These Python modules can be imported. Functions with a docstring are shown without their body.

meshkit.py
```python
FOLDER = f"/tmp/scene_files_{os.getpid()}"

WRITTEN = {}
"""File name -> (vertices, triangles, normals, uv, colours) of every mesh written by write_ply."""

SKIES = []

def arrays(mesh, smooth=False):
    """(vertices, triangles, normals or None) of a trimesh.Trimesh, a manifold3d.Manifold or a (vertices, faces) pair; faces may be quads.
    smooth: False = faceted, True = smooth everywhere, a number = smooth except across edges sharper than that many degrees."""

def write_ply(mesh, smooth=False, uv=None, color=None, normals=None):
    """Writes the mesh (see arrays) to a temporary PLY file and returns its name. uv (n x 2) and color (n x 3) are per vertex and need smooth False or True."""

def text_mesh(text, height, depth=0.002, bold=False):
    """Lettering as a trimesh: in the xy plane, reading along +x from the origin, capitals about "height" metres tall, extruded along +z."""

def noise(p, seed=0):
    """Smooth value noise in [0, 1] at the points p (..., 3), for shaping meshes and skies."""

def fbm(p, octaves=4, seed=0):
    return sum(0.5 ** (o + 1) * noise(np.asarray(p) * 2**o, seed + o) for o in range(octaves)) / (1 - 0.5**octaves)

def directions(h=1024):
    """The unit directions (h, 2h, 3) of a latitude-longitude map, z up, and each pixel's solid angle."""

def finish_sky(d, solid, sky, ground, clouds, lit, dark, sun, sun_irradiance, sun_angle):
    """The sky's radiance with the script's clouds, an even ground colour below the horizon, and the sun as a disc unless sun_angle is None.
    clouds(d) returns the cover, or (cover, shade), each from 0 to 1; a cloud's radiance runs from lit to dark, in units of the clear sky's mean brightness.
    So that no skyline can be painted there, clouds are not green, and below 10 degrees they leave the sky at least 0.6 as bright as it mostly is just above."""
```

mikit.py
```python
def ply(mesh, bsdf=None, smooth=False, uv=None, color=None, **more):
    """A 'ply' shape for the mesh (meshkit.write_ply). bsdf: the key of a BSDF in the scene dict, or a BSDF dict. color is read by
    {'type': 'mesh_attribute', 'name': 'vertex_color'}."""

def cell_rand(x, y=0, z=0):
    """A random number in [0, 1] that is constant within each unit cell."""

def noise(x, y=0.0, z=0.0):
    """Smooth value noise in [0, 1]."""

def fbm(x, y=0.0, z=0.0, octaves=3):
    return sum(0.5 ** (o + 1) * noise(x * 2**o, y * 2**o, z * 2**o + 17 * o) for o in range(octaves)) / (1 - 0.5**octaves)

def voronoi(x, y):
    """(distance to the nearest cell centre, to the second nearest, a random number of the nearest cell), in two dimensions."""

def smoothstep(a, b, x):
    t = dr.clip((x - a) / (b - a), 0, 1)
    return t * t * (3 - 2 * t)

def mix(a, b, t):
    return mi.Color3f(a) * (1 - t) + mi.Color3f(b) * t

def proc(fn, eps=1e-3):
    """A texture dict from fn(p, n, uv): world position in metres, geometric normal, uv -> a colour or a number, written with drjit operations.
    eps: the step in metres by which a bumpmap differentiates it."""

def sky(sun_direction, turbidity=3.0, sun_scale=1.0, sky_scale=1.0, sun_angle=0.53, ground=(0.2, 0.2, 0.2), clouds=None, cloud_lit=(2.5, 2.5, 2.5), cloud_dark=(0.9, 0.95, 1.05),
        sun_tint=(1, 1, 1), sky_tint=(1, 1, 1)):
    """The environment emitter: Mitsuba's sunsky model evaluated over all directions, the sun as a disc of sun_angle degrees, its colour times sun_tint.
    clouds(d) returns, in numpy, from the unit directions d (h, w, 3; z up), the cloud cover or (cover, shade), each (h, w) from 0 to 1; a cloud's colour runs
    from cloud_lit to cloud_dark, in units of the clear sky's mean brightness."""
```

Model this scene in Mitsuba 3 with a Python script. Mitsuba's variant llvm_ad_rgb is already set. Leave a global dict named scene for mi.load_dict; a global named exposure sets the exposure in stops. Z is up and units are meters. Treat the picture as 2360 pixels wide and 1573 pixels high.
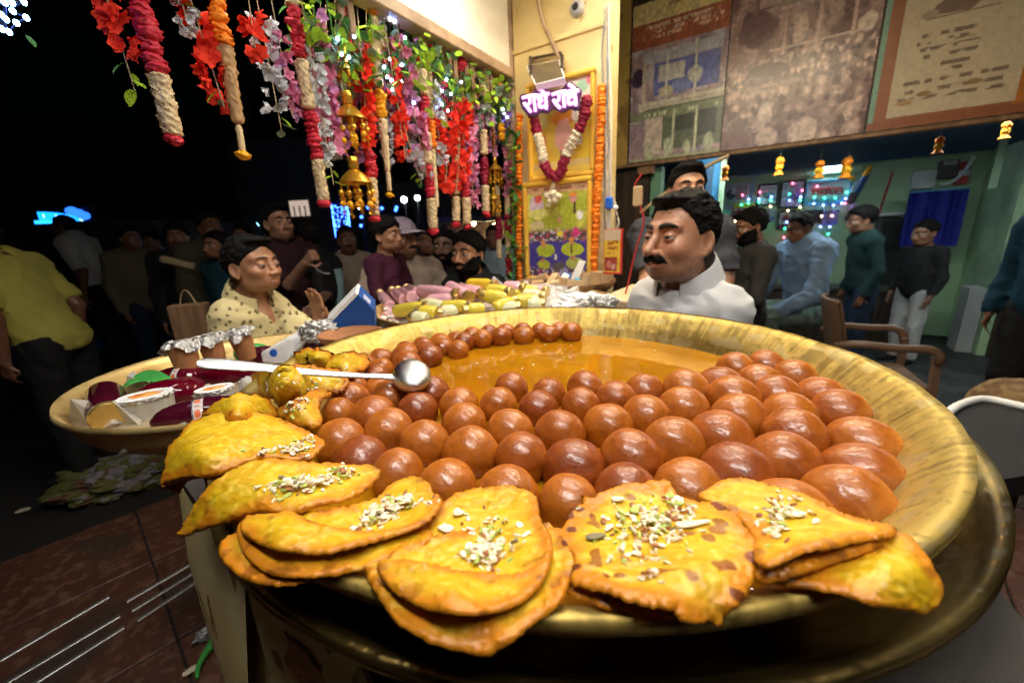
import math, random, numpy as np, trimesh, mitsuba as mi, drjit as dr, mikit, meshkit
from shapely.geometry import Polygon, Point, LineString
from scipy.spatial import cKDTree
from mikit import noise, fbm, voronoi, cell_rand, smoothstep, mix, proc
T = mi.ScalarTransform4f
PI = math.pi
scene, labels = {}, {}

# ------------------------------------------------------------------ camera, sky, lamps, exposure
CAM = np.array([0.0, 0.0, 1.45])
PITCH, ROLL, F, W, H = math.radians(14.9), math.radians(-2.4), 918.0, 2360, 1573
AX_R = np.array([math.cos(ROLL), math.sin(ROLL) * math.sin(PITCH), math.sin(ROLL) * math.cos(PITCH)])
AX_U = np.array([-math.sin(ROLL), math.cos(ROLL) * math.sin(PITCH), math.cos(ROLL) * math.cos(PITCH)])
AX_F = np.array([0, math.cos(PITCH), -math.sin(PITCH)])
scene['camera'] = {'type': 'thinlens', 'fov': 2 * math.degrees(math.atan(W / 2 / F)), 'fov_axis': 'x', 'aperture_radius': 0.0013,
                   'focus_distance': 0.44, 'near_clip': 0.02, 'far_clip': 300.0,
                   'to_world': T().look_at(origin=CAM.tolist(), target=(CAM + AX_F).tolist(), up=AX_U.tolist())}
exposure = 0.0
scene['sky'] = {**mikit.sky((0.3, -0.6, 0.12), turbidity=3, sun_scale=0.0, sky_scale=0.0022, ground=(0.05, 0.05, 0.05)), 'sampling_weight': 0.4}
LED_FRONT, LED_MID, LED_BACK, LED_WALL, LED_LANE = (29.0, 28.2, 26.0), (46.0, 44.5, 40.0), (36.0, 32.5, 25.0), (105.0, 86.0, 56.0), (50.0, 46.5, 40.0)      # battens under the canopy roof
SHOP_TUBE, SHOP_SPOT = (58.0, 68.0, 66.0), (18.0, 24.0, 28.0)                                # cool lights in the shop across the lane
NEON = (2.0, .62, 1.9)
STREET_LAMP, BLUE_SIGN, BLUE_LED, WARM_BULB = (30.0, 36.0, 36.0), (0.02, 0.75, 3.2), (1.5, 5.0, 40.0), (26.0, 20.0, 10.0)

# ------------------------------------------------------------------ helpers
def ray(x, y):
    return (x - W / 2) / F * AX_R - (y - H / 2) / F * AX_U + AX_F
def atZ(x, y, z):
    d = ray(x, y); return CAM + d * ((z - CAM[2]) / d[2])
def atY(x, y, Y):
    d = ray(x, y); return CAM + d * (Y / d[1])
def atP(x, y, p0, n):
    d = ray(x, y); return CAM + d * (np.dot(np.asarray(p0) - CAM, n) / np.dot(d, n))

COUNT = {}
def numbered(k):
    n = COUNT.get(k, 0); COUNT[k] = n + 1
    return k if n == 0 else f'{k}_{n:03d}'
def bsdf(key, d):
    scene['mat_' + key] = d; return key
def plyd(mesh, mat=None, smooth=False, **k):
    return mikit.ply(mesh, None if mat is None else 'mat_' + mat, smooth, **k)
def rgb(*c):
    return {'type': 'rgb', 'value': list(c)}
def pr(c, rough=0.6, **k):
    d = {'type': 'principled', 'base_color': c if isinstance(c, dict) else rgb(*c), 'roughness': rough, 'specular': k.pop('specular', 0.5)}
    d.update(k); return {'type': 'twosided', 'b': d}
def lab(key, label=None, cat=None, group=None, kind=None):
    d = labels.setdefault(key, {})
    if label: d['label'] = label
    if cat: d['category'] = cat
    if group: d['group'] = group
    if kind: d['kind'] = kind
    return key
def thing(name, label, cat, group=None):
    return lab(numbered(name), label, cat, group)
def put(name, mesh, mat, parent=None, smooth=False, to=None, label=None, cat=None, group=None, kind=None, **k):
    key = numbered((parent + '__' if parent else '') + name)
    sh = dict(mesh) if isinstance(mesh, dict) else plyd(mesh, mat, smooth, **k)
    if isinstance(mesh, dict) and mat: sh['bsdf'] = {'type': 'ref', 'id': 'mat_' + mat}
    if to is not None: sh['to_world'] = to
    scene[key] = sh
    if label or cat or group or kind: lab(key, label, cat, group, kind)
    return key
def area(name, mesh, mat, rad, parent=None, weight=1.0, **k):
    key = put(name, mesh, mat, parent, **k)
    scene[key]['emitter'] = {'type': 'area', 'radiance': rgb(*rad), 'sampling_weight': weight}
    return key
def struct(name, mesh, mat, **k):
    return put(name, mesh, mat, kind='structure', **k)
def TM(M):
    return T(np.asarray(M, float).tolist())
def mat4(R=np.eye(3), t=(0, 0, 0), s=1.0):
    M = np.eye(4); M[:3, :3] = np.asarray(R) * (np.asarray(s) if np.ndim(s) else s); M[:3, 3] = t; return M
def rotz(a): c, s = math.cos(a), math.sin(a); return np.array([[c, -s, 0], [s, c, 0], [0, 0, 1.0]])
def rotx(a): c, s = math.cos(a), math.sin(a); return np.array([[1, 0, 0], [0, c, -s], [0, s, c.real]])
def roty(a): c, s = math.cos(a), math.sin(a); return np.array([[c, 0, s], [0, 1, 0], [-s, 0, c]])
def frame_to(d, up=(0, 0, 1)):
    """columns x, y, z with z along d"""
    z = np.asarray(d, float) / np.linalg.norm(d)
    u = np.asarray(up, float)
    if abs(z @ u) > 0.95: u = np.array([1.0, 0, 0])
    x = np.cross(u, z); x /= np.linalg.norm(x)
    return np.stack([x, np.cross(z, x), z], 1)
def box(lo, hi):
    lo, hi = np.minimum(lo, hi), np.maximum(lo, hi)
    return trimesh.creation.box(bounds=[lo, hi])
def bbox(sx, sy, sz, c=(0, 0, 0), bev=0.004):
    """bevelled box centred at c"""
    import manifold3d as m3
    b = min(bev, sx * .3, sy * .3, sz * .3)
    P = [[x * (sx / 2 - (b if a != 0 else 0)), y * (sy / 2 - (b if a != 1 else 0)), z * (sz / 2 - (b if a != 2 else 0))]
         for a in range(3) for x in (-1, 1) for y in (-1, 1) for z in (-1, 1)]
    m = trimesh.convex.convex_hull(np.array(P)); m.apply_translation(c); return m
def moved(m, R=np.eye(3), t=(0, 0, 0)):
    m = m.copy(); m.apply_transform(mat4(R, t)); return m
def cat(ms):
    return trimesh.util.concatenate([m for m in ms if m is not None])
def lathe(prof, n=48, close=False):
    p = np.asarray(prof, float)
    a = np.linspace(0, 2 * PI, n, endpoint=False)
    v = np.stack([p[:, 0, None] * np.cos(a), p[:, 0, None] * np.sin(a), np.repeat(p[:, 1, None], n, 1)], -1).reshape(-1, 3)
    f, m = [], len(p)
    i, j = np.meshgrid(np.arange(m if close else m - 1), np.arange(n), indexing='ij')
    i2, j2 = (i + 1) % m, (j + 1) % n
    q = np.stack([i * n + j, i * n + j2, i2 * n + j2, i2 * n + j], -1).reshape(-1, 4)
    f = np.vstack([q[:, [0, 1, 2]], q[:, [0, 2, 3]]])
    return trimesh.Trimesh(v, f, process=False)
def tube(pts, r, sides=8, caps=True):
    p = np.asarray(pts, float); n = len(p)
    r = np.broadcast_to(np.asarray(r, float), (n,))
    t = np.gradient(p, axis=0); t /= np.linalg.norm(t, axis=1, keepdims=True) + 1e-12
    ref = np.array([0, 0, 1.0]) if abs(t[0][2]) < 0.9 else np.array([1.0, 0, 0])
    a = np.cross(t[0], ref); a /= np.linalg.norm(a); A = []
    for k in range(n):
        a = a - t[k] * (a @ t[k]); a = a / (np.linalg.norm(a) + 1e-12); A.append(a)
    A = np.array(A); B = np.cross(t, A)
    g = np.arange(sides) * 2 * PI / sides
    v = (p[:, None] + r[:, None, None] * (np.cos(g)[None, :, None] * A[:, None] + np.sin(g)[None, :, None] * B[:, None])).reshape(-1, 3)
    i, j = np.meshgrid(np.arange(n - 1), np.arange(sides), indexing='ij'); j2 = (j + 1) % sides
    q = np.stack([i * sides + j, i * sides + j2, (i + 1) * sides + j2, (i + 1) * sides + j], -1).reshape(-1, 4)
    f = [q[:, [0, 1, 2]], q[:, [0, 2, 3]]]
    if caps:
        v = np.vstack([v, p[0], p[-1]]); s = np.arange(sides); s2 = (s + 1) % sides
        f += [np.stack([s2, s, s * 0 + n * sides], 1), np.stack([(n - 1) * sides + s, (n - 1) * sides + s2, s * 0 + n * sides + 1], 1)]
    return trimesh.Trimesh(v, np.vstack(f), process=False)
def ico(n=2, r=1.0, s=(1, 1, 1), c=(0, 0, 0)):
    m = trimesh.creation.icosphere(subdivisions=n, radius=r); m.vertices = m.vertices * np.asarray(s) + np.asarray(c); return m
def spline(pts, n=24):
    from scipy.interpolate import CubicSpline
    p = np.asarray(pts, float); d = np.r_[0, np.cumsum(np.linalg.norm(np.diff(p, axis=0), axis=1))]
    return CubicSpline(d, p)(np.linspace(0, d[-1], n))
def closed_spline(pts, n=120):
    from scipy.interpolate import CubicSpline
    p = np.asarray(pts, float); p = np.vstack([p, p[:1]]); d = np.r_[0, np.cumsum(np.linalg.norm(np.diff(p, axis=0), axis=1) ** 0.7)]
    return CubicSpline(d, p, bc_type='periodic')(np.linspace(0, d[-1], n, endpoint=False))
ORD = ['first', 'second', 'third', 'fourth', 'fifth', 'sixth', 'seventh', 'eighth', 'ninth', 'tenth', 'eleventh', 'twelfth', 'thirteenth', 'fourteenth', 'fifteenth', 'sixteenth', 'seventeenth', 'eighteenth', 'nineteenth', 'twentieth', 'twenty first', 'twenty second', 'twenty third', 'twenty fourth', 'twenty fifth', 'twenty sixth']

def surface_nets(f, lo, hi, h):
    """polygon surface of f = 0 (negative inside) on a grid of spacing h, refined only near the surface"""
    lo = np.asarray(lo, float); K = 4
    nb = np.ceil((np.asarray(hi) - lo) / (h * K)).astype(int)
    n = nb * K + 1
    bc = np.stack(np.meshgrid(*[np.arange(b) for b in nb], indexing='ij'), -1).reshape(-1, 3)
    cen = lo + (bc + 0.5) * h * K
    dc = f(cen)
    V = np.empty(tuple(n)); V[:] = 1.0
    big = np.where(dc > 0, 1.0, -1.0).reshape(tuple(nb))
    V[:-1, :-1, :-1] = np.repeat(np.repeat(np.repeat(big, K, 0), K, 1), K, 2)
    act = bc[np.abs(dc) < h * K * 1.25]
    if len(act):
        o = np.stack(np.meshgrid(*[np.arange(K + 1)] * 3, indexing='ij'), -1).reshape(-1, 3)
        idx = (act[:, None] * K + o[None]).reshape(-1, 3)
        lin = np.unique(np.ravel_multi_index(idx.T, tuple(n)))
        ii = np.stack(np.unravel_index(lin, tuple(n)), 1)
        V.ravel()[lin] = f(lo + ii * h)
    V[0], V[-1], V[:, 0], V[:, -1], V[:, :, 0], V[:, :, -1] = (np.maximum(x, 1e-4) for x in (V[0], V[-1], V[:, 0], V[:, -1], V[:, :, 0], V[:, :, -1]))
    s = V < 0
    c = np.zeros(tuple(n - 1), int)
    for a in (0, 1):
        for b in (0, 1):
            for d in (0, 1):
                c += s[a:n[0] - 1 + a, b:n[1] - 1 + b, d:n[2] - 1 + d]
    cells = np.argwhere((c > 0) & (c < 8))
    cid = -np.ones(tuple(n - 1), int); cid[tuple(cells.T)] = np.arange(len(cells))
    acc, cnt = np.zeros((len(cells), 3)), np.zeros(len(cells))
    for ax in range(3):
        oth = [k for k in range(3) if k != ax]
        for a in (0, 1):
            for b in (0, 1):
                o = np.zeros(3, int); o[oth[0]], o[oth[1]] = a, b
                p0 = cells + o; p1 = p0.copy(); p1[:, ax] += 1
                v0, v1 = V[tuple(p0.T)], V[tuple(p1.T)]
                x = (v0 < 0) != (v1 < 0)
                t = np.where(x, v0 / np.where(x, v0 - v1, 1), 0)
                q = p0.astype(float); q[:, ax] += t
                acc[x] += q[x]; cnt[x] += 1
    vert = lo + acc / cnt[:, None] * h
    F_ = []
    for ax in range(3):
        u, w = [(1, 2), (2, 0), (0, 1)][ax]
        sl0 = [slice(1, n[k] - 1) for k in range(3)]; sl0[ax] = slice(0, n[ax] - 1)
        sl1 = list(sl0); sl1[ax] = slice(1, n[ax])
        a, b = s[tuple(sl0)], s[tuple(sl1)]
        e = np.argwhere(a != b)
        inside0 = a[tuple(e.T)]
        e = e + 1; e[:, ax] -= 1
        du, dw = np.zeros(3, int), np.zeros(3, int); du[u] = 1; dw[w] = 1
        q = np.stack([cid[tuple((e - du - dw).T)], cid[tuple((e - dw).T)], cid[tuple(e.T)], cid[tuple((e - du).T)]], 1)
        q = np.where(inside0[:, None], q, q[:, ::-1])
        F_.append(q)
    q = np.vstack(F_); q = q[(q >= 0).all(1)]
    return trimesh.Trimesh(vert, np.vstack([q[:, [0, 1, 2]], q[:, [0, 2, 3]]]), process=False)
def smin(a, b, k):
    h = np.clip(0.5 + 0.5 * (b - a) / k, 0, 1)
    return b * (1 - h) + a * h - k * h * (1 - h)
def smax(a, b, k): return -smin(-a, -b, k)
def s_ell(p, c, r, R=None):
    q = p - np.asarray(c)
    if R is not None: q = q @ R
    r = np.asarray(r, float)
    k0 = np.linalg.norm(q / r, axis=1); k1 = np.linalg.norm(q / (r * r), axis=1)
    return k0 * (k0 - 1.0) / np.maximum(k1, 1e-9)
def s_cap(p, a, b, ra, rb=None):
    rb = ra if rb is None else rb
    a, b = np.asarray(a, float), np.asarray(b, float)
    d = b - a; t = np.clip((p - a) @ d / max(d @ d, 1e-12), 0, 1)
    return np.linalg.norm(p - a - t[:, None] * d, axis=1) - (ra + (rb - ra) * t)
# ------------------------------------------------------------------ the big brass pan, its tray, the syrup
RNG = np.random.default_rng(11)
PC, RIM = np.array([0.060, 0.577]), 1.270
SYRUP_Z = RIM - 0.062
def brass_fn(p, n, uv):
    ang = dr.atan2(p.y - 0.577, p.x - 0.06)
    rad = dr.sqrt(dr.square(p.y - 0.577) + dr.square(p.x - 0.06))
    streak = fbm(ang * 60.0, rad * 9.0, p.z * 20.0, 3)
    blot = fbm(p.x * 11.0, p.y * 11.0, p.z * 14.0 + 3.0, 4)
    t = smoothstep(0.44, 0.66, blot * 0.55 + streak * 0.45)
    c = mix((0.54, 0.375, 0.095), (0.27, 0.18, 0.04), t)
    c = mix(c, (.20, .14, .05), smoothstep(.56, .72, fbm(p.x * 150.0, p.y * 150.0, p.z * 150.0, 3)) * .35)
    return mix(c, (0.48, 0.38, 0.18), smoothstep(0.62, 0.72, noise(p.x * 45.0, p.y * 45.0, p.z * 60.0)) * 0.55)
def brass_rough(p, n, uv):
    return 0.38 + 0.26 * fbm(p.x * 30.0, p.y * 30.0, p.z * 30.0, 3)
def brass_bump(p, n, uv):
    ang = dr.atan2(p.y - 0.577, p.x - 0.06)
    return fbm(ang * 55.0, p.z * 90.0, 0.0, 3) + 0.8 * noise(p.x * 90.0, p.y * 90.0, p.z * 90.0)
bsdf('brass', {'type': 'twosided', 'b': {'type': 'bumpmap', 'bump': {**proc(brass_bump, 6e-4)}, 'scale': 0.0009,
     'b': {'type': 'principled', 'base_color': proc(brass_fn), 'metallic': 0.70, 'roughness': proc(brass_rough), 'specular': 0.5}}})
bsdf('brass_dark', {'type': 'twosided', 'b': {'type': 'bumpmap', 'bump': proc(brass_bump, 6e-4), 'scale': 0.0012, 'b': {'type': 'principled', 'base_color': proc(lambda p, n, uv: mix((.40, .29, .10), (.13, .085, .025), smoothstep(.36, .58, fbm(p.x * 9.0, p.y * 9.0, p.z * 40.0, 4)))), 'metallic': .9, 'roughness': .34}}})  # tray brass: tarnish, with the shade under the pan put into its colour
def thali(R, z0, prof):
    p = np.array(prof, float); return [(r * R, z0 + z) for r, z in p]
pan = thing('sweet_pan', 'wide shallow brass pan full of syrup and brown sweet balls', 'pan')
prof = [(0.0005, -.103), (.29, -.103), (.335, -.096), (.362, -.080), (.378, -.060), (.385, -.043), (.397, -.026), (.413, -.008), (.420, -.0015), (.425, 0), (.4285, -.003), (.4288, -.008),
        (.425, -.0125), (.419, -.0135), (.404, -.030), (.391, -.046), (.384, -.064), (.367, -.086), (.338, -.103), (.29, -.110), (0.0005, -.110)]
pr_ = np.array(prof)
from scipy.interpolate import PchipInterpolator
s_ = np.r_[0, np.cumsum(np.hypot(*np.diff(pr_, axis=0).T))]
ss = np.linspace(0, s_[-1], 90)
pr2 = np.stack([PchipInterpolator(s_, pr_[:, 0])(ss), PchipInterpolator(s_, pr_[:, 1])(ss)], 1)
m = lathe(pr2, 220)
v = m.vertices
nn = meshkit.fbm(np.c_[v[:, :2] * 22, v[:, 2] * 10], 3, 4) - 0.5
v = v * np.c_[1 + nn * .006, 1 + nn * .006, np.ones(len(v))]; v[:, 2] += nn * .003
m.vertices = v + [PC[0], PC[1], RIM]
put('pan_body', m, 'brass', pan, True)

tray = thing('brass_tray', 'larger brass tray lying under the sweet pan, its rim showing at right and below', 'tray')
TC, TRIM = np.array([0.077, 0.612]), RIM - 0.045
tp = np.array([(0.0005, -.062), (.30, -.062), (.385, -.056), (.425, -.042), (.452, -.014), (.460, -.003), (.4655, 0), (.470, -.003), (.471, -.008), (.468, -.012), (.462, -.012), (.45, -.022), (.43, -.048), (.385, -.066), (.0005, -.068)])
s_ = np.r_[0, np.cumsum(np.hypot(*np.diff(tp, axis=0).T))]; ss = np.linspace(0, s_[-1], 80)
m = lathe(np.stack([PchipInterpolator(s_, tp[:, 0])(ss), PchipInterpolator(s_, tp[:, 1])(ss)], 1), 200)
v = m.vertices; nn = meshkit.fbm(np.c_[v[:, :2] * 18, v[:, 2] * 10], 3, 9) - 0.5
v = v * np.c_[1 + nn * .006, 1 + nn * .006, np.ones(len(v))]
m.vertices = v + [TC[0], TC[1], TRIM]
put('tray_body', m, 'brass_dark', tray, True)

def syrup_col(p, n, uv):
    return mix((0.66, 0.34, 0.010), (0.44, 0.20, 0.006), fbm(p.x * 9.0, p.y * 14.0, 0.0, 3))
bsdf('syrup', {'type': 'bumpmap', 'bump': proc(lambda p, n, uv: noise(p.x * 26.0, p.y * 26.0, 1.0), 1e-3), 'scale': 0.0006,
     'b': {'type': 'plastic', 'diffuse_reflectance': proc(syrup_col), 'int_ior': 1.45, 'nonlinear': True}})
a_ = np.linspace(0, 2 * PI, 160, endpoint=False)
sv = np.vstack([[[PC[0], PC[1], SYRUP_Z]], np.c_[PC[0] + .379 * np.cos(a_), PC[1] + .379 * np.sin(a_), np.full(160, SYRUP_Z)]])
sf = np.stack([np.zeros(160, int), 1 + np.arange(160), 1 + (np.arange(160) + 1) % 160], 1)
put('syrup', (sv, sf), 'syrup', pan, label='clear amber sugar syrup in the pan', kind='stuff')

# ------------------------------------------------------------------ gulab jamuns: (centre x, top y, width) in photograph pixels, row by row
def zz(o, s, L): return [(o[0] + x / s, o[1] + y / s, w / s) for x, y, w in L]
rowsA = {}
rowsA['row touching the front fritters'] = zz((700, 700), 2.904, [(625, 980, 350), (960, 1038, 400), (1360, 1075, 420), (1780, 1130, 410)]) + zz((1400, 700), 2.45, [(165, 910, 350), (510, 858, 360), (1090, 1008, 380)])
rowsA['second front row'] = zz((700, 700), 2.904, [(390, 882, 380), (810, 770, 350), (1120, 822, 385), (1485, 872, 375), (1885, 880, 410)]) + zz((1400, 700), 2.45, [(150, 700, 350), (760, 760, 400), (1310, 893, 430)])
rowsA['third front row'] = zz((700, 700), 2.904, [(250, 780, 320), (575, 712, 320), (1075, 655, 310), (1380, 680, 325), (1715, 715, 345), (2035, 665, 330)]) + zz((1400, 700), 2.45, [(395, 635, 345), (955, 690, 365), (1385, 775, 420)])
rowsA['fourth front row'] = zz((700, 700), 2.904, [(245, 630, 230), (465, 612, 300), (765, 583, 270), (1040, 550, 270), (1305, 553, 270), (1570, 570, 280), (1855, 557, 280)]) + zz((1400, 700), 2.45, [(230, 510, 275), (600, 580, 325), (1065, 606, 350), (1405, 650, 360)])
rowsA['fifth front row'] = zz((700, 700), 2.904, [(300, 530, 265), (575, 512, 265), (850, 475, 255), (1390, 450, 245), (1640, 478, 245), (1880, 440, 250), (2085, 505, 270)]) + zz((1400, 700), 2.45, [(215, 390, 220), (420, 460, 275), (735, 505, 320), (1045, 500, 310), (1265, 480, 300)])
rowsA['sixth row, right side'] = zz((1400, 700), 2.45, [(455, 390, 255), (735, 430, 285), (945, 408, 250), (1165, 405, 250)])
rowsA['back row, right side'] = zz((1400, 700), 2.45, [(670, 335, 245), (885, 335, 215), (1030, 323, 200)])
rowsA['rearmost pair, right side'] = zz((1400, 700), 2.45, [(750, 292, 190), (905, 280, 180)])
far = [(370, 402, 165), (535, 343, 180), (550, 410, 150), (655, 408, 200), (670, 325, 140), (700, 360, 130), (787, 278, 135), (800, 365, 180), (840, 322, 125), (925, 277, 120), (940, 335, 140), (1000, 303, 105), (1075, 270, 110), (1095, 315, 140), (1170, 232, 130), (1170, 275, 130), (1285, 255, 110), (1320, 270, 150), (1395, 235, 110), (1485, 248, 150), (1525, 217, 95), (1605, 237, 120), (1665, 212, 95), (1745, 232, 150)]
rowsA['far left rim cluster'] = zz((700, 660), 2.941, far)
rowsA['clump under the spoon bowl'] = zz((700, 700), 2.904, [(350, 475, 190), (480, 500, 150), (490, 400, 150)]) + zz((700, 660), 2.941, [(505, 480, 110)])
JZ = SYRUP_Z + 0.014
spec = []
for row, L in rowsA.items():
    for x, y, w in sorted(L):
        d = ray(x, y + w * .49); t = (JZ - CAM[2]) / d[2]
        r = np.clip(w / 2 * t * np.linalg.norm(d) / F * 0.93, .0235, .0325)
        spec.append([row, *(CAM + d * t)[:2], r])
P = np.array([s[1:3] for s in spec]); R_ = np.array([s[3] for s in spec])
for _ in range(40):
    for i, j in cKDTree(P).query_pairs(.066):
        d = P[j] - P[i]; L = np.linalg.norm(d) + 1e-9; o = (R_[i] + R_[j]) * .93 - L
        if o > 0: P[i] -= d / L * o * .35; P[j] += d / L * o * .35
    q = P - PC; L = np.linalg.norm(q, axis=1, keepdims=True); lim = (.383 - R_ * .55)[:, None]
    P = np.where(L > lim, PC + q / L * lim, P)
def jam_fn(tone):
    a, b = {'light': ((.38, .105, .006), (.31, .080, .005)), 'mid': ((.33, .082, .005), (.26, .058, .004)), 'dark': ((.25, .053, .005), (.19, .036, .003))}[tone]
    def fn(p, n, uv):
        t = fbm(p.x * 70.0, p.y * 70.0, p.z * 70.0, 4)
        c = mix(a, b, smoothstep(.35, .68, t))
        return mix(c, (b[0] * .45, b[1] * .4, b[2] * .5), smoothstep(.72, .84, noise(p.x * 260.0, p.y * 260.0, p.z * 260.0)) * .22)
    return fn
def jam_bump(p, n, uv):
    return noise(p.x * 380.0, p.y * 380.0, p.z * 380.0) + 1.0 * noise(p.x * 170.0, p.y * 170.0, p.z * 170.0)
for tone in ('light', 'mid', 'dark'):
    bsdf('jamun_' + tone, {'type': 'bumpmap', 'bump': proc(jam_bump, 4e-4), 'scale': 0.00026,
         'b': {'type': 'principled', 'base_color': proc(jam_fn(tone)), 'roughness': .36, 'specular': .45, 'clearcoat': 1.0, 'clearcoat_gloss': .92}})
JV = []
for k in range(7):
    m = trimesh.creation.icosphere(subdivisions=4)
    v = m.vertices
    d = 1 + .042 * (meshkit.fbm(v * 1.5 + k * 7.3, 2, k) - .5) * 2 + .007 * (meshkit.fbm(v * 7 + k, 2, k + 3) - .5)
    m.vertices = v * d[:, None]
    JV.append(plyd(m, 'jamun_mid', True))
TONE = {'dark': 'dark reddish brown', 'mid': 'golden brown', 'light': 'pale orange brown'}
k = 0
for row in rowsA:
    L = [i for i in range(len(spec)) if spec[i][0] == row]
    for q, i in enumerate(L):
        tone = RNG.choice(['light', 'mid', 'dark'], p=[.38, .45, .17]); r = R_[i]
        Rm = rotz(RNG.uniform(0, 6.28)) @ rotx(RNG.normal(0, .25)); sc = np.array([1, 1, 1]) * r * np.array([RNG.uniform(.96, 1.06), RNG.uniform(.96, 1.05), RNG.uniform(.95, 1.03)])
        M = mat4(Rm @ np.diag(sc), (P[i, 0], P[i, 1], JZ + RNG.normal(0, .0016)))
        t_ = f'{TONE[tone]} gulab jamun, {ORD[q]} from the left in the {row}'
        put('gulab_jamun', JV[k % 7], 'jamun_' + tone, to=TM(M), label=t_, cat='sweet', group='gulab jamuns in the brass pan'); k += 1

# ------------------------------------------------------------------ fried malpua sheets draped over the rim
from scipy.interpolate import RBFInterpolator
def crust_fn(p, n, uv):
    b = fbm(p.x * 55.0, p.y * 55.0, p.z * 40.0, 4)
    f = noise(p.x * 240.0, p.y * 240.0, p.z * 200.0)
    edge = 1 - smoothstep(0.0, 0.012, uv.x + (b - .5) * .022 + .001 - uv.y * .005)
    c = mix((.56, .365, .008), (.50, .29, .007), smoothstep(.42, .68, b))
    c = mix(c, (.64, .46, .05), smoothstep(.50, .78, f) * .65)
    c = mix(c, (.50, .165, .006), edge * .95)
    return mix(c, (.27, .085, .006), smoothstep(.74 - uv.y * .08, .82 - uv.y * .08, noise(p.x * 120.0, p.y * 120.0, p.z * 120.0 + 9.0)) * .8 * (.15 + .85 * edge + smoothstep(.9, 1.1, uv.y)))
bsdf('malpua', {'type': 'twosided', 'b': {'type': 'bumpmap', 'bump': proc(lambda p, n, uv: fbm(p.x * 150.0, p.y * 150.0, p.z * 150.0, 3), 6e-4), 'scale': .0018,
     'b': {'type': 'principled', 'base_color': proc(crust_fn), 'roughness': .40, 'specular': .45, 'clearcoat': .15, 'clearcoat_gloss': .8}}})
def rays(xy):
    xy = np.atleast_2d(np.asarray(xy, float))
    return ((xy[:, :1] - W / 2) / F) * AX_R - ((xy[:, 1:2] - H / 2) / F) * AX_U + AX_F
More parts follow.
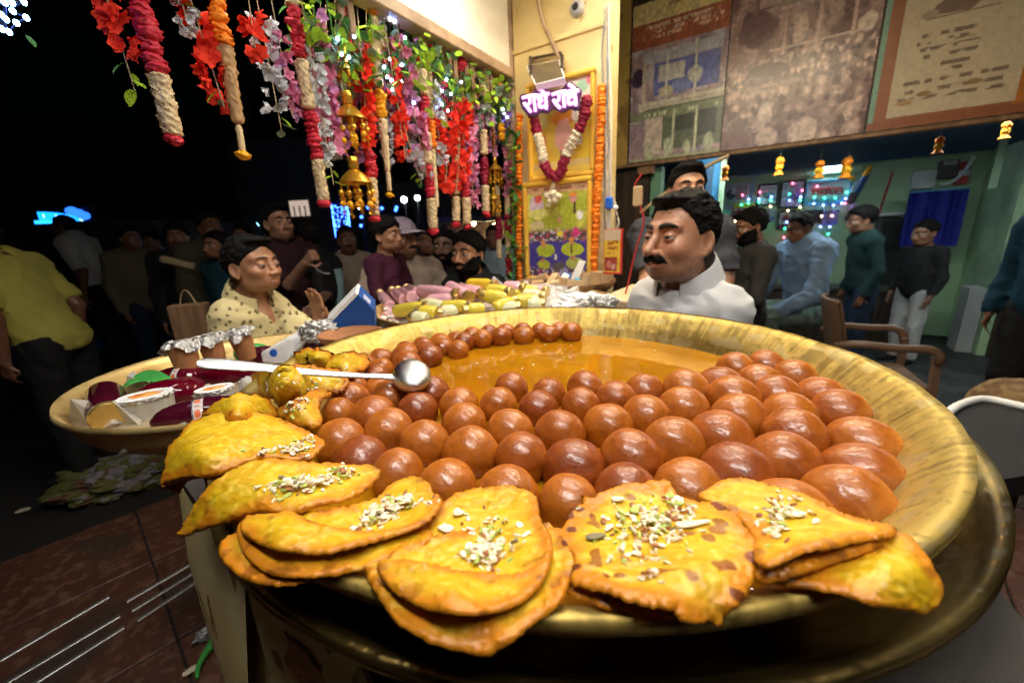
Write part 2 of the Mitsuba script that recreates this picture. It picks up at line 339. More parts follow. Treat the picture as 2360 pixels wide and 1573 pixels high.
class Sheet:
    """a thin fried sheet with its own thickness: outline, and heights of some of its points over the floor"""
    def __init__(s, outline, ctrl, th=.0045, seed=0, ruffle=.0014, puff=.0022):
        s.th, s.seed, s.puff = th, seed, puff
        c = np.array(ctrl, float)
        s.rbf = RBFInterpolator(c[:, :2] / 100, c[:, 2], kernel='thin_plate_spline', smoothing=1e-4, degree=1)
        s.lim = c[:, 2].min() - .006, c[:, 2].max() + .006
        px = closed_spline(outline, 420)
        t = px; nrm = np.c_[np.roll(t, -1, 0)[:, 1] - np.roll(t, 1, 0)[:, 1], -(np.roll(t, -1, 0)[:, 0] - np.roll(t, 1, 0)[:, 0])]
        nrm /= np.linalg.norm(nrm, axis=1, keepdims=True) + 1e-9
        nz = lambda f, k: (meshkit.fbm(np.c_[t * f, np.full(len(t), seed * 1.3)], 2, seed + k) - .5) * 2
        s.px = t + nrm * (ruffle * 2500 * (nz(.075, 0) + .8 * nz(.022, 1) + .55 * nz(.21, 2)))[:, None]
        s.poly = Polygon(s.px).buffer(0)
        if s.poly.geom_type != 'Polygon': s.poly = max(s.poly.geoms, key=lambda g: g.area)
    def pos(s, xy):
        xy = np.atleast_2d(np.asarray(xy, float)); z = np.clip(s.rbf(xy / 100), *s.lim)
        d = rays(xy); p = CAM + d * ((z - CAM[2]) / d[:, 2])[:, None]
        z = z + s.puff * 2 * (meshkit.fbm(np.c_[p[:, :2] * 38, np.full(len(p), s.seed * 1.7)], 3, s.seed) - .5)
        return CAM + d * ((z - CAM[2]) / d[:, 2])[:, None]
    def mesh(s, step=5.6, brown=.4):
        s.th *= .72
        from shapely import contains_xy
        L = s.poly.exterior; c = np.array(L.coords); d = np.r_[0, np.cumsum(np.hypot(*np.diff(c, axis=0).T))]
        u = np.linspace(0, d[-1], int(d[-1] / step), endpoint=False)
        ring = np.c_[np.interp(u, d, c[:, 0]), np.interp(u, d, c[:, 1])]
        lo, hi = ring.min(0), ring.max(0)
        g = np.stack(np.meshgrid(np.arange(lo[0], hi[0], step), np.arange(lo[1], hi[1], step * .75)), -1).reshape(-1, 2)
        g = g + np.random.default_rng(s.seed).uniform(-.25, .25, g.shape) * step
        g = g[contains_xy(s.poly.buffer(-step * .5), g[:, 0], g[:, 1])]
        pts = np.vstack([ring, g]); nr = len(ring); n = len(pts)
        from scipy.spatial import Delaunay
        tri = Delaunay(pts).simplices
        cen = pts[tri].mean(1); tri = tri[contains_xy(s.poly, cen[:, 0], cen[:, 1])]
        p = s.pos(pts)
        a = np.cross(p[tri[:, 1]] - p[tri[:, 0]], p[tri[:, 2]] - p[tri[:, 0]])
        out = (a * (CAM - p[tri[:, 0]])).sum(1) < 0; tri[out] = tri[out][:, ::-1]; a[out] *= -1
        nm = np.zeros_like(p)
        for k in range(3): np.add.at(nm, tri[:, k], a)
        nm /= np.linalg.norm(nm, axis=1, keepdims=True) + 1e-12
        dense = s.pos(np.array([L.interpolate(x).coords[0] for x in np.linspace(0, L.length, 500)]))
        e, _ = cKDTree(dense).query(p); e[:nr] = 0
        w = s.th * .8; q = np.clip(e / w, 0, 1); hgt = s.th * .5 * np.sqrt(1 - (1 - q) ** 2)
        lip = s.th * .16 * np.exp(-((e - .004) / .0035) ** 2) * q
        fine = (.0010 * (meshkit.fbm(np.c_[p * 150], 2, s.seed + 5) - .5) + (.0005 + .0011 * np.exp(-e / .007)) * np.maximum(0, meshkit.noise(p * 330, s.seed + 9) - .45) * 2 - .0006 * np.maximum(0, meshkit.noise(p * 210, s.seed + 12) - .62) * 3) * q
        top = p + nm * (hgt + lip + fine)[:, None]; bot = p - nm * hgt[:, None]
        idx = np.arange(n); bm = idx + n; bm[:nr] = idx[:nr]
        s.kd, s.top, s.nm = cKDTree(pts), top, nm
        return trimesh.Trimesh(np.vstack([top, bot]), np.vstack([tri, bm[tri][:, ::-1]]), process=False), np.c_[np.r_[e, e * .3], np.full(2 * n, brown)]
    def on(s, x, y):
        _, i = s.kd.query([x, y], 3); return s.top[i].mean(0), s.nm[i[0]]
for nm, c, r in (('almond_flesh', (.80, .70, .52), .5), ('pistachio_flesh', (.42, .50, .11), .5), ('almond_skin', (.33, .12, .04), .6), ('pistachio_skin', (.20, .17, .09), .6)):
    bsdf(nm, pr(c, r))
NV = {}
def nut_mesh(seed, L, Wd, Th, kind):
    g = np.random.default_rng(seed)
    if kind == 'chip':
        pts = g.normal(0, 1, (11, 3)); pts /= np.linalg.norm(pts, axis=1, keepdims=True); pts = np.sign(pts) * np.abs(pts) ** .6
        m = trimesh.convex.convex_hull(pts * [L / 2, Wd / 2, Th / 2])
    elif kind == 'sliver':
        m = trimesh.creation.box((L, Wd, Th)).subdivide(); v = m.vertices; v[:, 1] *= 1 - .6 * (2 * v[:, 0] / L) ** 2 * g.uniform(.2, 1); v[:, 2] += .25 * L * (v[:, 0] / L) ** 2 * g.uniform(-1, 1)
        m.vertices = v + g.normal(0, Th * .06, v.shape)
    else:
        m = ico(2, 1, (L / 2, Wd / 2, Th / 2)); v = m.vertices; v[:, 1] *= 1 - .35 * (v[:, 0] / L * 2); m.vertices = v
    return m
def sprinkle(sh, parent, clusters, seed, big=()):
    g = np.random.default_rng(seed); crumbs = {'almond_flesh': [], 'pistachio_flesh': [], 'almond_skin': []}
    from shapely import contains_xy
    layer = []
    for cx, cy, rx, ry, rot, n in clusters:
        for _ in range(n):
            q = np.clip(g.normal(0, .5, 2), -1.25, 1.25) * [rx, ry]; c, s_ = math.cos(math.radians(rot)), math.sin(math.radians(rot))
            x, y = cx + q[0] * c - q[1] * s_, cy + q[0] * s_ + q[1] * c
            p, nr = sh.on(x, y)
            if not contains_xy(sh.poly.buffer(-7), x, y): continue
            near = sum(np.hypot(*(p[:2] - o)) < .0035 for o in layer); layer.append(p[:2])
            kind = g.choice(['chip', 'sliver', 'slice'], p=[.45, .42, .13])
            mat = g.choice(['almond_flesh', 'pistachio_flesh', 'almond_skin', 'pistachio_skin'], p=[.70, .19, .09, .02])
            L = g.uniform(.003, .0062) if kind != 'slice' else g.uniform(.005, .0085)
            W_ = L * (g.uniform(.55, .9) if kind == 'chip' else g.uniform(.22, .4) if kind == 'sliver' else g.uniform(.45, .7)); Th = g.uniform(.0009, .0017) if kind != 'chip' else L * .45
            R = frame_to(nr + g.normal(0, .28, 3)) @ rotz(g.uniform(0, 6.28))
            m = moved(nut_mesh(int(g.integers(1e6)), L, W_, Th, kind), R, p + nr * (Th * .35 + .0011 * min(near, 4)))
            if L > .0036: put('almond_sliver' if 'almond' in mat else 'pistachio_sliver', m, mat, parent, 40 if kind != 'slice' else True)
            else: crumbs.get(mat, crumbs['almond_flesh']).append(m)
    for x, y, L, W_, rot, mat in big:
        p, nr = sh.on(x, y); R = frame_to(nr) @ rotz(0)
        ex = AX_R * math.cos(math.radians(rot)) + AX_U * math.sin(math.radians(rot)); ex = ex - nr * (ex @ nr); ex /= np.linalg.norm(ex)
        R = np.stack([ex, np.cross(nr, ex), nr], 1)
        put('almond_slice' if 'almond' in mat else 'pistachio_half', moved(nut_mesh(7, L, W_, .003, 'slice'), R, p + nr * .002), mat, parent, True)
    for mat, L in crumbs.items():
        if L: put('nut_crumbs', cat(L), mat, parent, kind='stuff')
def malpua(label, layers, nuts=None, seed=1, big=()):
    t = None; root = thing('malpua', label, 'fritter', 'malpuas around the rim of the brass pan'); top = None
    for nm, out, ctrl, kw in layers:
        br = kw.pop('brown', .4); sh = Sheet(out, ctrl, seed=seed + len(nm), **kw); m, uv = sh.mesh(brown=br)
        put(nm, m, 'malpua', root, True, uv=uv); top = sh
        if nm == 'fried_sheet': base = sh
    if nuts: sprinkle(base, root, nuts, seed, big)
    return root
Z4 = lambda L: [(360 + x / 2.33, 900 + y / 2.33, *r) for x, y, *r in L]
FR = lambda L: [(x * 1.0034, y * 1.0034, *r) for x, y, *r in L]
malpua('orange brown bubbled malpua folded in half over the far left of the rim', [
    ('lower_half', Z4([(30, 520), (60, 440), (200, 300), (500, 250), (700, 300), (800, 380), (640, 400), (480, 420), (300, 470), (160, 500), (110, 560), (95, 540), (40, 530)]), Z4([(40, 525, 1.237), (130, 520, 1.243), (300, 420, 1.262), (600, 300, 1.262), (780, 370, 1.252)]), dict(brown=.9)),
    ('fried_sheet', Z4([(25, 505), (50, 400), (60, 310), (110, 255), (160, 190), (280, 130), (420, 100), (560, 115), (680, 150), (790, 200), (860, 240), (905, 285), (870, 335), (790, 385), (700, 380), (600, 365), (480, 400), (330, 455), (200, 472), (90, 490)]),
     Z4([(30, 500, 1.247), (90, 330, 1.268), (200, 200, 1.279), (230, 330, 1.285), (420, 110, 1.281), (450, 300, 1.279), (650, 160, 1.271), (650, 300, 1.268), (880, 290, 1.254), (780, 380, 1.256), (330, 450, 1.272)]), dict(th=.0038, puff=.0050, brown=.85))],
    [(700, 1030, 70, 22, -22, 60), (620, 1045, 55, 10, -8, 16)], 3)
malpua('long pointed yellow malpua second from the left along the front rim', [
    ('fried_sheet', Z4([(125, 775), (150, 700), (200, 620), (280, 520), (400, 430), (480, 385), (620, 365), (800, 385), (930, 385), (1100, 400), (1190, 408), (1207, 440), (1170, 500), (1100, 560), (980, 600), (800, 645), (700, 668), (600, 650), (470, 675), (380, 710), (250, 752), (150, 782)]),
     Z4([(130, 775, 1.250), (300, 560, 1.281), (400, 690, 1.272), (480, 400, 1.291), (620, 520, 1.286), (800, 400, 1.282), (800, 630, 1.279), (1100, 420, 1.266), (1190, 420, 1.262), (1100, 550, 1.268)]), dict(th=.0038, puff=.0016, brown=.35))],
    [(700, 1122, 85, 20, -12, 95), (790, 1090, 36, 14, 0, 26), (640, 1130, 50, 10, 0, 14)], 5)
malpua('bright yellow malpua with a smooth folded flap, on top of two browner ones', [
    ('fried_sheet', Z4([(460, 735), (500, 672), (740, 655), (1000, 620), (1200, 555), (1250, 500), (1300, 475), (1390, 458), (1470, 500), (1490, 545), (1530, 570), (1532, 620), (1480, 690), (1390, 740), (1250, 790), (1100, 830), (950, 866), (800, 872), (650, 850), (520, 800)]),
     Z4([(470, 735, 1.274), (740, 660, 1.274), (1000, 640, 1.271), (1390, 465, 1.263), (1520, 600, 1.268), (1200, 650, 1.263), (1100, 700, 1.266), (1100, 820, 1.276), (800, 868, 1.277), (600, 820, 1.276), (1400, 720, 1.272)]), dict(th=.0034, puff=.001, brown=.2)),
    ('folded_flap', Z4([(450, 730), (480, 680), (560, 662), (740, 652), (810, 690), (900, 718), (1020, 745), (1120, 758), (1300, 735), (1420, 695), (1500, 672), (1480, 692), (1390, 742), (1250, 792), (1100, 832), (950, 870), (800, 880), (650, 860), (520, 808), (460, 762)]),
     Z4([(455, 735, 1.279), (740, 656, 1.281), (900, 720, 1.279), (1120, 760, 1.273), (1400, 700, 1.274), (1400, 738, 1.2745), (1100, 830, 1.280), (800, 876, 1.281), (560, 810, 1.280), (700, 770, 1.286)]), dict(th=.0034, puff=.0012, brown=.15))],
    [(880, 1190, 62, 22, -25, 110), (960, 1165, 40, 10, -15, 24), (905, 1165, 35, 18, -30, 30)], 7, [(868, 1180, .011, .008, -40, 'pistachio_flesh')])
malpua('browner malpua directly under the bright yellow folded one at the front left', [
    ('fried_sheet', Z4([(450, 700), (436, 770), (450, 830), (500, 910), (560, 960), (650, 998), (800, 1005), (1000, 985), (1200, 930), (1350, 870), (1480, 810), (1492, 770), (1420, 720), (1200, 700), (900, 700), (600, 690)]),
     Z4([(440, 770, 1.271), (600, 960, 1.272), (800, 1000, 1.2735), (1200, 920, 1.2715), (1480, 790, 1.268), (1000, 760, 1.266), (600, 740, 1.270), (900, 870, 1.272)]), dict(th=.0036, puff=.0018, brown=.75))], None, 11)
malpua('lowest orange edged malpua in the stack at the front left of the rim', [
    ('fried_sheet', Z4([(335, 850), (370, 790), (440, 760), (700, 760), (1000, 850), (1080, 940), (990, 985), (850, 1022), (700, 1050), (560, 1037), (450, 1000), (370, 930)]),
     Z4([(340, 860, 1.264), (440, 790, 1.265), (560, 1030, 1.267), (700, 1045, 1.268), (1000, 975, 1.267), (800, 880, 1.264)]), dict(th=.0036, puff=.0020, brown=.85))], None, 13)
malpua('round yellow malpua in the middle front with a raised lip and scattered nuts', [
    ('fried_sheet', FR([(885, 1290), (905, 1262), (985, 1185), (1020, 1150), (1080, 1122), (1150, 1113), (1200, 1120), (1232, 1142), (1242, 1185), (1266, 1230), (1266, 1290), (1240, 1340), (1195, 1380), (1130, 1402), (1060, 1408), (980, 1398), (920, 1368), (885, 1330)]),
     FR([(890, 1300, 1.276), (990, 1190, 1.261), (1080, 1130, 1.257), (1200, 1125, 1.257), (1100, 1270, 1.264), (1080, 1310, 1.267), (1250, 1230, 1.268), (1255, 1290, 1.274), (1130, 1395, 1.279), (980, 1390, 1.279)]), dict(th=.0034, puff=.0016, brown=.5)),
    ('folded_flap', FR([(866, 1305), (872, 1290), (905, 1285), (950, 1288), (1000, 1298), (1070, 1312), (1150, 1318), (1225, 1300), (1262, 1262), (1268, 1290), (1242, 1342), (1198, 1383), (1130, 1406), (1060, 1412), (980, 1402), (920, 1372), (882, 1335)]),
     FR([(868, 1303, 1.281), (950, 1290, 1.281), (1070, 1314, 1.273), (1150, 1320, 1.273), (1255, 1280, 1.2755), (1130, 1402, 1.283), (980, 1398, 1.284), (920, 1366, 1.282), (1040, 1355, 1.288)]), dict(th=.0034, puff=.0018, brown=.5))],
    [(1115, 1292, 55, 26, -10, 100), (1100, 1215, 85, 55, 0, 34), (1150, 1262, 50, 40, 0, 34)], 17, [(1025, 1228, .011, .008, 110, 'almond_flesh'), (1104, 1268, .012, .006, 5, 'pistachio_flesh'), (1058, 1190, .008, .006, 0, 'almond_flesh')])
malpua('pointed golden malpua hanging lowest over the middle of the front rim', [
    ('fried_sheet', FR([(838, 1300), (855, 1290), (950, 1250), (1150, 1200), (1290, 1215), (1322, 1260), (1328, 1285), (1318, 1325), (1290, 1382), (1230, 1432), (1165, 1480), (1108, 1506), (1085, 1500), (1030, 1490), (960, 1460), (900, 1420), (862, 1360)]),
     FR([(845, 1300, 1.272), (1000, 1300, 1.270), (1150, 1230, 1.260), (1315, 1270, 1.268), (1290, 1370, 1.275), (1165, 1475, 1.274), (1100, 1500, 1.270), (950, 1450, 1.274), (870, 1370, 1.273), (1080, 1400, 1.275)]), dict(th=.0038, puff=.0018, brown=.65))], None, 19)
malpua('ragged deep fried malpua right of centre with dark crisp edges and most nuts', [
    ('fried_sheet', FR([(1282, 1232), (1300, 1195), (1318, 1160), (1335, 1150), (1330, 1135), (1345, 1140), (1380, 1130), (1440, 1110), (1500, 1103), (1538, 1103), (1552, 1130), (1590, 1150), (1640, 1155), (1690, 1180), (1722, 1215), (1748, 1250), (1757, 1285), (1740, 1320), (1722, 1360), (1692, 1400), (1662, 1430), (1648, 1445), (1627, 1425), (1600, 1437), (1560, 1417), (1520, 1400), (1430, 1377), (1360, 1352), (1308, 1335), (1318, 1285), (1295, 1262)]),
     FR([(1290, 1235, 1.262), (1340, 1145, 1.259), (1500, 1108, 1.262), (1540, 1108, 1.262), (1640, 1160, 1.266), (1720, 1220, 1.272), (1750, 1285, 1.274), (1690, 1395, 1.279), (1645, 1440, 1.272), (1520, 1395, 1.284), (1360, 1345, 1.281), (1500, 1230, 1.266), (1450, 1300, 1.276), (1600, 1300, 1.283)]), dict(th=.0042, puff=.0040, ruffle=.0030, brown=1.15))],
    [(1510, 1215, 95, 45, 10, 120), (1450, 1260, 110, 70, 20, 60), (1560, 1180, 60, 40, 30, 40)], 23, [(1563, 1163, .013, .008, 100, 'almond_flesh'), (1603, 1218, .021, .006, 42, 'almond_flesh'), (1375, 1248, .013, .007, -20, 'pistachio_skin'), (1463, 1183, .009, .006, 80, 'pistachio_flesh'), (1530, 1225, .011, .006, -55, 'pistachio_flesh'), (1425, 1158, .010, .005, 5, 'almond_flesh')])
malpua('narrow orange rim of a malpua peeping out below the ragged one on the brass edge', [
    ('fried_sheet', FR([(1295, 1352), (1310, 1340), (1400, 1330), (1550, 1380), (1575, 1402), (1540, 1412), (1500, 1424), (1460, 1424), (1430, 1408), (1380, 1394), (1330, 1374)]),
     FR([(1300, 1352, 1.270), (1400, 1340, 1.272), (1560, 1400, 1.271), (1460, 1420, 1.269), (1380, 1390, 1.272)]), dict(th=.0036, puff=.002, ruffle=.002, brown=1.0))], None, 29)
malpua('yellow malpua at the right folded into a thick half moon with an orange side', [
    ('lower_half', FR([(1740, 1300), (1850, 1262), (1960, 1235), (2040, 1222), (2035, 1242), (1960, 1276), (1850, 1312), (1750, 1338), (1730, 1330)]),
     FR([(1745, 1310, 1.274), (1850, 1270, 1.276), (2030, 1232, 1.280), (1960, 1272, 1.282), (1850, 1308, 1.282), (1750, 1335, 1.278)]), dict(th=.007, puff=.002, brown=.9)),
    ('fried_sheet', FR([(1600, 1140), (1622, 1122), (1650, 1106), (1690, 1098), (1760, 1108), (1850, 1138), (1920, 1172), (1990, 1198), (2062, 1216), (2055, 1228), (2000, 1240), (1930, 1254), (1830, 1276), (1760, 1302), (1735, 1290), (1730, 1250), (1700, 1200), (1660, 1172)]),
     FR([(1610, 1140, 1.261), (1690, 1102, 1.262), (1850, 1142, 1.266), (1760, 1200, 1.272), (1990, 1202, 1.276), (2055, 1220, 1.284), (1930, 1250, 1.290), (1830, 1272, 1.290), (1750, 1295, 1.286), (1720, 1240, 1.274)]), dict(th=.0042, puff=.0014, brown=.35))],
    [(1795, 1205, 42, 40, 60, 60), (1820, 1170, 60, 20, 20, 14)], 31, [(1803, 1188, .015, .007, -25, 'pistachio_flesh'), (1842, 1196, .010, .007, 15, 'almond_flesh')])
malpua('rightmost orange malpua lolling over the rim with a bare underside', [
    ('fried_sheet', FR([(1775, 1338), (1820, 1320), (1950, 1270), (2040, 1228), (2075, 1225), (2110, 1250), (2142, 1300), (2163, 1350), (2155, 1385), (2130, 1407), (2095, 1410), (2060, 1400), (2000, 1392), (1950, 1372), (1900, 1360), (1830, 1348)]),
     FR([(1785, 1338, 1.272), (1950, 1280, 1.274), (2060, 1232, 1.278), (2150, 1340, 1.276), (2130, 1400, 1.268), (2000, 1385, 1.275), (1900, 1355, 1.276), (2040, 1310, 1.284)]), dict(th=.0038, puff=.002, brown=.6))], None, 37)
for i, (lb, out, ct, nu) in enumerate([
    ('crumpled malpua leaning upright at the left rim beside the spoon handle', FR([(583, 862), (600, 850), (690, 838), (790, 858), (800, 885), (760, 905), (700, 925), (650, 948), (630, 915), (610, 915), (590, 890)]), FR([(585, 865, 1.262), (620, 850, 1.292), (700, 845, 1.285), (640, 930, 1.254), (790, 870, 1.258), (700, 915, 1.258), (655, 880, 1.298)]), [(690, 885, 60, 20, 0, 20)]),
    ('rounded malpua lump behind the spoon handle, against the rim', FR([(672, 835), (680, 808), (722, 796), (760, 808), (775, 835), (740, 850), (700, 850)]), FR([(675, 838, 1.258), (720, 798, 1.283), (770, 836, 1.258), (720, 848, 1.256), (725, 820, 1.288)]), []),
    ('oily malpua piece between the spoon handle and the far sweet balls', FR([(735, 842), (780, 812), (838, 812), (850, 832), (810, 865), (760, 872)]), FR([(740, 845, 1.262), (838, 815, 1.258), (845, 835, 1.250), (770, 868, 1.255), (790, 838, 1.272)]), [(765, 852, 30, 10, 0, 14)]),
    ('small curled malpua between the crumpled one and the nearer sweet balls', FR([(632, 948), (680, 912), (740, 895), (758, 902), (735, 925), (742, 960), (728, 985), (690, 978), (650, 965)]), FR([(640, 950, 1.254), (745, 900, 1.258), (735, 960, 1.250), (690, 972, 1.250), (690, 930, 1.268)]), [(680, 935, 40, 22, -20, 40)]),
    ('small yellow malpua behind the largest left one, on the outer rim', FR([(463, 950), (482, 925), (520, 906), (575, 905), (625, 925), (640, 950), (590, 968), (520, 972)]), FR([(468, 952, 1.262), (520, 908, 1.278), (620, 928, 1.266), (600, 965, 1.264), (540, 935, 1.290)]), []),
]):
    malpua(lb, [('fried_sheet', out, ct, dict(th=.0038, puff=.007, ruffle=.003, brown=.9))], nu, 41 + i * 3)

# nuts floating on the syrup and stuck on the balls
g = np.random.default_rng(5); fl = []
for _ in range(44):
    x, y = g.uniform(960, 1600), g.uniform(770, 880); p = atZ(x, y, SYRUP_Z + .0006)
    if np.min(np.hypot(*(P - p[:2]).T) - R_) < .004 or np.hypot(*(p[:2] - PC)) > .37: continue
    L = g.uniform(.002, .007); fl.append(moved(nut_mesh(int(g.integers(1e5)), L, L * g.uniform(.3, .6), .0012, 'slice'), rotz(g.uniform(0, 6)), p))
put('floating_nuts', cat(fl), 'almond_flesh', pan, True, kind='stuff')

# ------------------------------------------------------------------ the long serving spoon
bsdf('steel', {'type': 'twosided', 'b': {'type': 'bumpmap', 'bump': proc(lambda p, n, uv: fbm(p.x * 120.0, p.y * 400.0, p.z * 300.0, 2), 6e-4), 'scale': .0006, 'b': {'type': 'roughconductor', 'alpha': .27, 'specular_reflectance': rgb(.62, .63, .65)}}})
sp = thing('serving_spoon', 'long dented steel spoon resting across the left rim, bowl over the sweet balls', 'spoon')
h0, h1, h2, b0 = atZ(455, 836, 1.318), atZ(700, 856, 1.290), atZ(868, 867, 1.268), atZ(908, 868, 1.262)
line = spline([h0, (h0 + h1) / 2 + [0, 0, .001], h1, h2, b0], 40)
wid = np.interp(np.linspace(0, 1, 40), [0, .03, .12, .3, .6, .85, 1], [.0045, .0092, .0092, .0070, .0055, .0045, .006])
tt = np.gradient(line, axis=0); tt /= np.linalg.norm(tt, axis=1, keepdims=True)
sd = np.cross(tt, [.1, -.55, .85]); sd /= np.linalg.norm(sd, axis=1, keepdims=True); upv = np.cross(sd, tt)
a_ = np.linspace(0, 2 * PI, 12, endpoint=False)
ring = line[:, None] + wid[:, None, None] * np.cos(a_)[None, :, None] * sd[:, None] + .0024 * np.sin(a_)[None, :, None] * upv[:, None]
i, j = np.meshgrid(np.arange(39), np.arange(12), indexing='ij'); j2 = (j + 1) % 12
q = np.stack([i * 12 + j, i * 12 + j2, (i + 1) * 12 + j2, (i + 1) * 12 + j], -1).reshape(-1, 4)
capf = np.vstack([[[k, k + 1, 0] for k in range(1, 11)]])
put('handle', trimesh.Trimesh(ring.reshape(-1, 3), np.vstack([q[:, [0, 1, 2]], q[:, [0, 2, 3]], capf]), process=False), 'steel', sp, True)
bm = ico(4, 1.0); v = bm.vertices; shell = np.where(v[:, 2:3] > .1, v * [1, 1, 1], v)
out_ = v.copy(); R = frame_to((0.05, -.25, 1.0))
R = R @ rotz(.35)
put('bowl', moved(bm, R @ np.diag([.036, .027, .018]), b0 + np.array([.024, .006, -.001])), 'steel', sp, True)
# ------------------------------------------------------------------ the place: stall turned 33 degrees to the camera
TH = math.radians(33)
U = np.array([math.cos(TH), -math.sin(TH), 0]); V = np.array([math.sin(TH), math.cos(TH), 0]); Z = np.array([0, 0, 1.0])
class Wall:
    """upright plane with its own axes: a to the right along U, b up, c out of the wall towards the viewer"""
    def __init__(s, p0, yaw=TH):
        s.p = np.array([p0[0], p0[1], 0.0]); s.u = np.array([math.cos(yaw), -math.sin(yaw), 0]); s.n = np.array([-math.sin(yaw), -math.cos(yaw), 0])
    def at(s, a, b, c=0): return s.p + s.u * a + Z * b + s.n * c
    def px(s, x, y, c=0):
        q = atP(x, y, s.p + s.n * c, s.n); return np.array([(q - s.p) @ s.u, q[2]])
    def R(s): return np.stack([s.u, Z, s.n], 1)          # local x, y, z -> world
    def put3(s, m, a=0, b=0, c=0): return moved(m, s.R(), s.at(a, b, c))
    def box(s, a0, a1, b0, b1, c0, c1, bev=.003): return s.put3(bbox(abs(a1 - a0), abs(b1 - b0), abs(c1 - c0), (0, 0, 0), bev), (a0 + a1) / 2, (b0 + b1) / 2, (c0 + c1) / 2)
    def sheet(s, a0, a1, b0, b1, c, n=1):
        m = trimesh.Trimesh([s.at(a0, b0, c), s.at(a1, b0, c), s.at(a1, b1, c), s.at(a0, b1, c)], [[0, 1, 2], [0, 2, 3]], process=False)
        return m, np.array([[0, 0], [1, 0], [1, 1], [0, 1.0]])
    def quad(s, pts, c):
        L = [s.px(x, y, c) for x, y in pts]     # tl, tr, br, bl
        a0, a1 = (L[0][0] + L[3][0]) / 2, (L[1][0] + L[2][0]) / 2; b1, b0 = (L[0][1] + L[1][1]) / 2, (L[2][1] + L[3][1]) / 2
        return a0, a1, b0, b1
def paint(bg, items, grain=0.0, soft=.012):
    """a flat print: ellipses (e), bars (b), scribbled lettering rows (t) in uv"""
    def fn(p, n, uv):
        x, y = uv.x, uv.y
        c = bg(x, y) if callable(bg) else mi.Color3f(*bg)
        for it in items:
            k, cx, cy, rx, ry, col = it[:6]
            if k == 'e': d = dr.sqrt(dr.square((x - cx) / rx) + dr.square((y - cy) / ry)) - 1 + .55 * (fbm(x * 17.0, y * 17.0, cx * 9, 2) - .5); m = 1 - smoothstep(-soft / rx, soft / rx, d)
            elif k == 'b': d = dr.maximum(dr.abs(x - cx) - rx, dr.abs(y - cy) - ry); m = 1 - smoothstep(-soft * .3, soft * .3, d)
            else:
                d = dr.maximum(dr.abs(x - cx) - rx, dr.abs(y - cy) - ry); f = it[6] if len(it) > 6 else 90.0
                m = (1 - smoothstep(-.002, .002, d)) * smoothstep(.38, .52, noise(x * f, y * 30.0, cy * 31)) * smoothstep(.25, .35, noise(x * f * .23, cy * 17, 4.0))
            c = mix(c, col, m)
        return c * (1 - grain + 2 * grain * fbm(x * 38.0, y * 44.0, 2.0, 3))
    return fn
# materials of the place
def plaster_fn(a, b, st):
    def fn(p, n, uv):
        t = fbm(p.x * 3.1 + p.y * 2.0, p.z * 3.0, p.y * 2.2, 4); f = fbm(p.x * 16.0, p.y * 16.0, p.z * 12.0, 3)
        c = mix(a, b, smoothstep(.40, .66, t))
        c = mix(c, st, smoothstep(.58, .72, fbm(p.x * 7.0, p.y * 7.0, p.z * 2.2 + 5.0, 4)) * .75)
        return mix(c, st, smoothstep(.68, .78, f) * .7)
    return fn
bump = lambda key, b, fn, s, eps=1e-3: bsdf(key, {'type': 'twosided', 'b': {'type': 'bumpmap', 'bump': proc(fn, eps), 'scale': s, 'b': b}})
bump('yellow_plaster', {'type': 'principled', 'base_color': proc(plaster_fn((.72, .58, .30), (.63, .47, .20), (.25, .15, .06))), 'roughness': .75, 'specular': .3}, lambda p, n, uv: fbm(p.x * 30.0, p.y * 30.0, p.z * 30.0, 3), .004)
bump('painted_board', {'type': 'principled', 'base_color': proc(plaster_fn((.52, .36, .10), (.46, .30, .08), (.20, .11, .04))), 'roughness': .5, 'specular': .4}, lambda p, n, uv: fbm(p.x * 20.0, p.y * 20.0, p.z * 5.0, 2), .002)
def wood_fn(a, b):
    return lambda p, n, uv: mix(a, b, smoothstep(.3, .7, fbm(p.x * 40.0, p.y * 40.0, p.z * 3.0, 3)))
bsdf('dark_wood', pr(proc(wood_fn((.055, .03, .017), (.02, .012, .008))), .55))
bsdf('brown_wood', pr(proc(wood_fn((.26, .15, .08), (.16, .085, .04))), .55))
bsdf('cream_board', pr(proc(lambda p, n, uv: mix((.66, .62, .53), (.56, .51, .41), smoothstep(.45, .7, fbm(p.x * 5.0, p.y * 5.0, p.z * 5.0, 3)))), .5))
bsdf('beam_paint', pr(proc(lambda p, n, uv: mix((.36, .24, .15), (.24, .15, .09), smoothstep(.4, .65, fbm(p.x * 9.0, p.y * 9.0, p.z * 9.0, 4)))), .55))
def granite(p, n, uv):
    x, y = p.x * .669 + p.y * .743, -p.x * .743 + p.y * .669
    t = cell_rand(dr.floor(x / .6), dr.floor(y / .6), 3)
    c = mix((.125, .048, .030), (.085, .034, .022), t)
    c = mix(c, (.17, .085, .055), smoothstep(.52, .72, fbm(p.x * 34.0, p.y * 34.0, 0.0, 3)) * .8)
    return mix(c, (.05, .035, .028), smoothstep(.52, .68, fbm(p.x * 2.3, p.y * 2.3, 7.0, 4)) * .8)
bsdf('granite', {'type': 'twosided', 'b': {'type': 'principled', 'base_color': proc(granite), 'roughness': proc(lambda p, n, uv: .34 + .35 * fbm(p.x * 6.0, p.y * 6.0, 2.0, 3)), 'specular': .4}})
bsdf('street', pr(proc(lambda p, n, uv: mix((.045, .044, .045), (.026, .025, .026), smoothstep(.35, .65, fbm(p.x * 1.7, p.y * 1.7, 0.0, 4)))), .7))
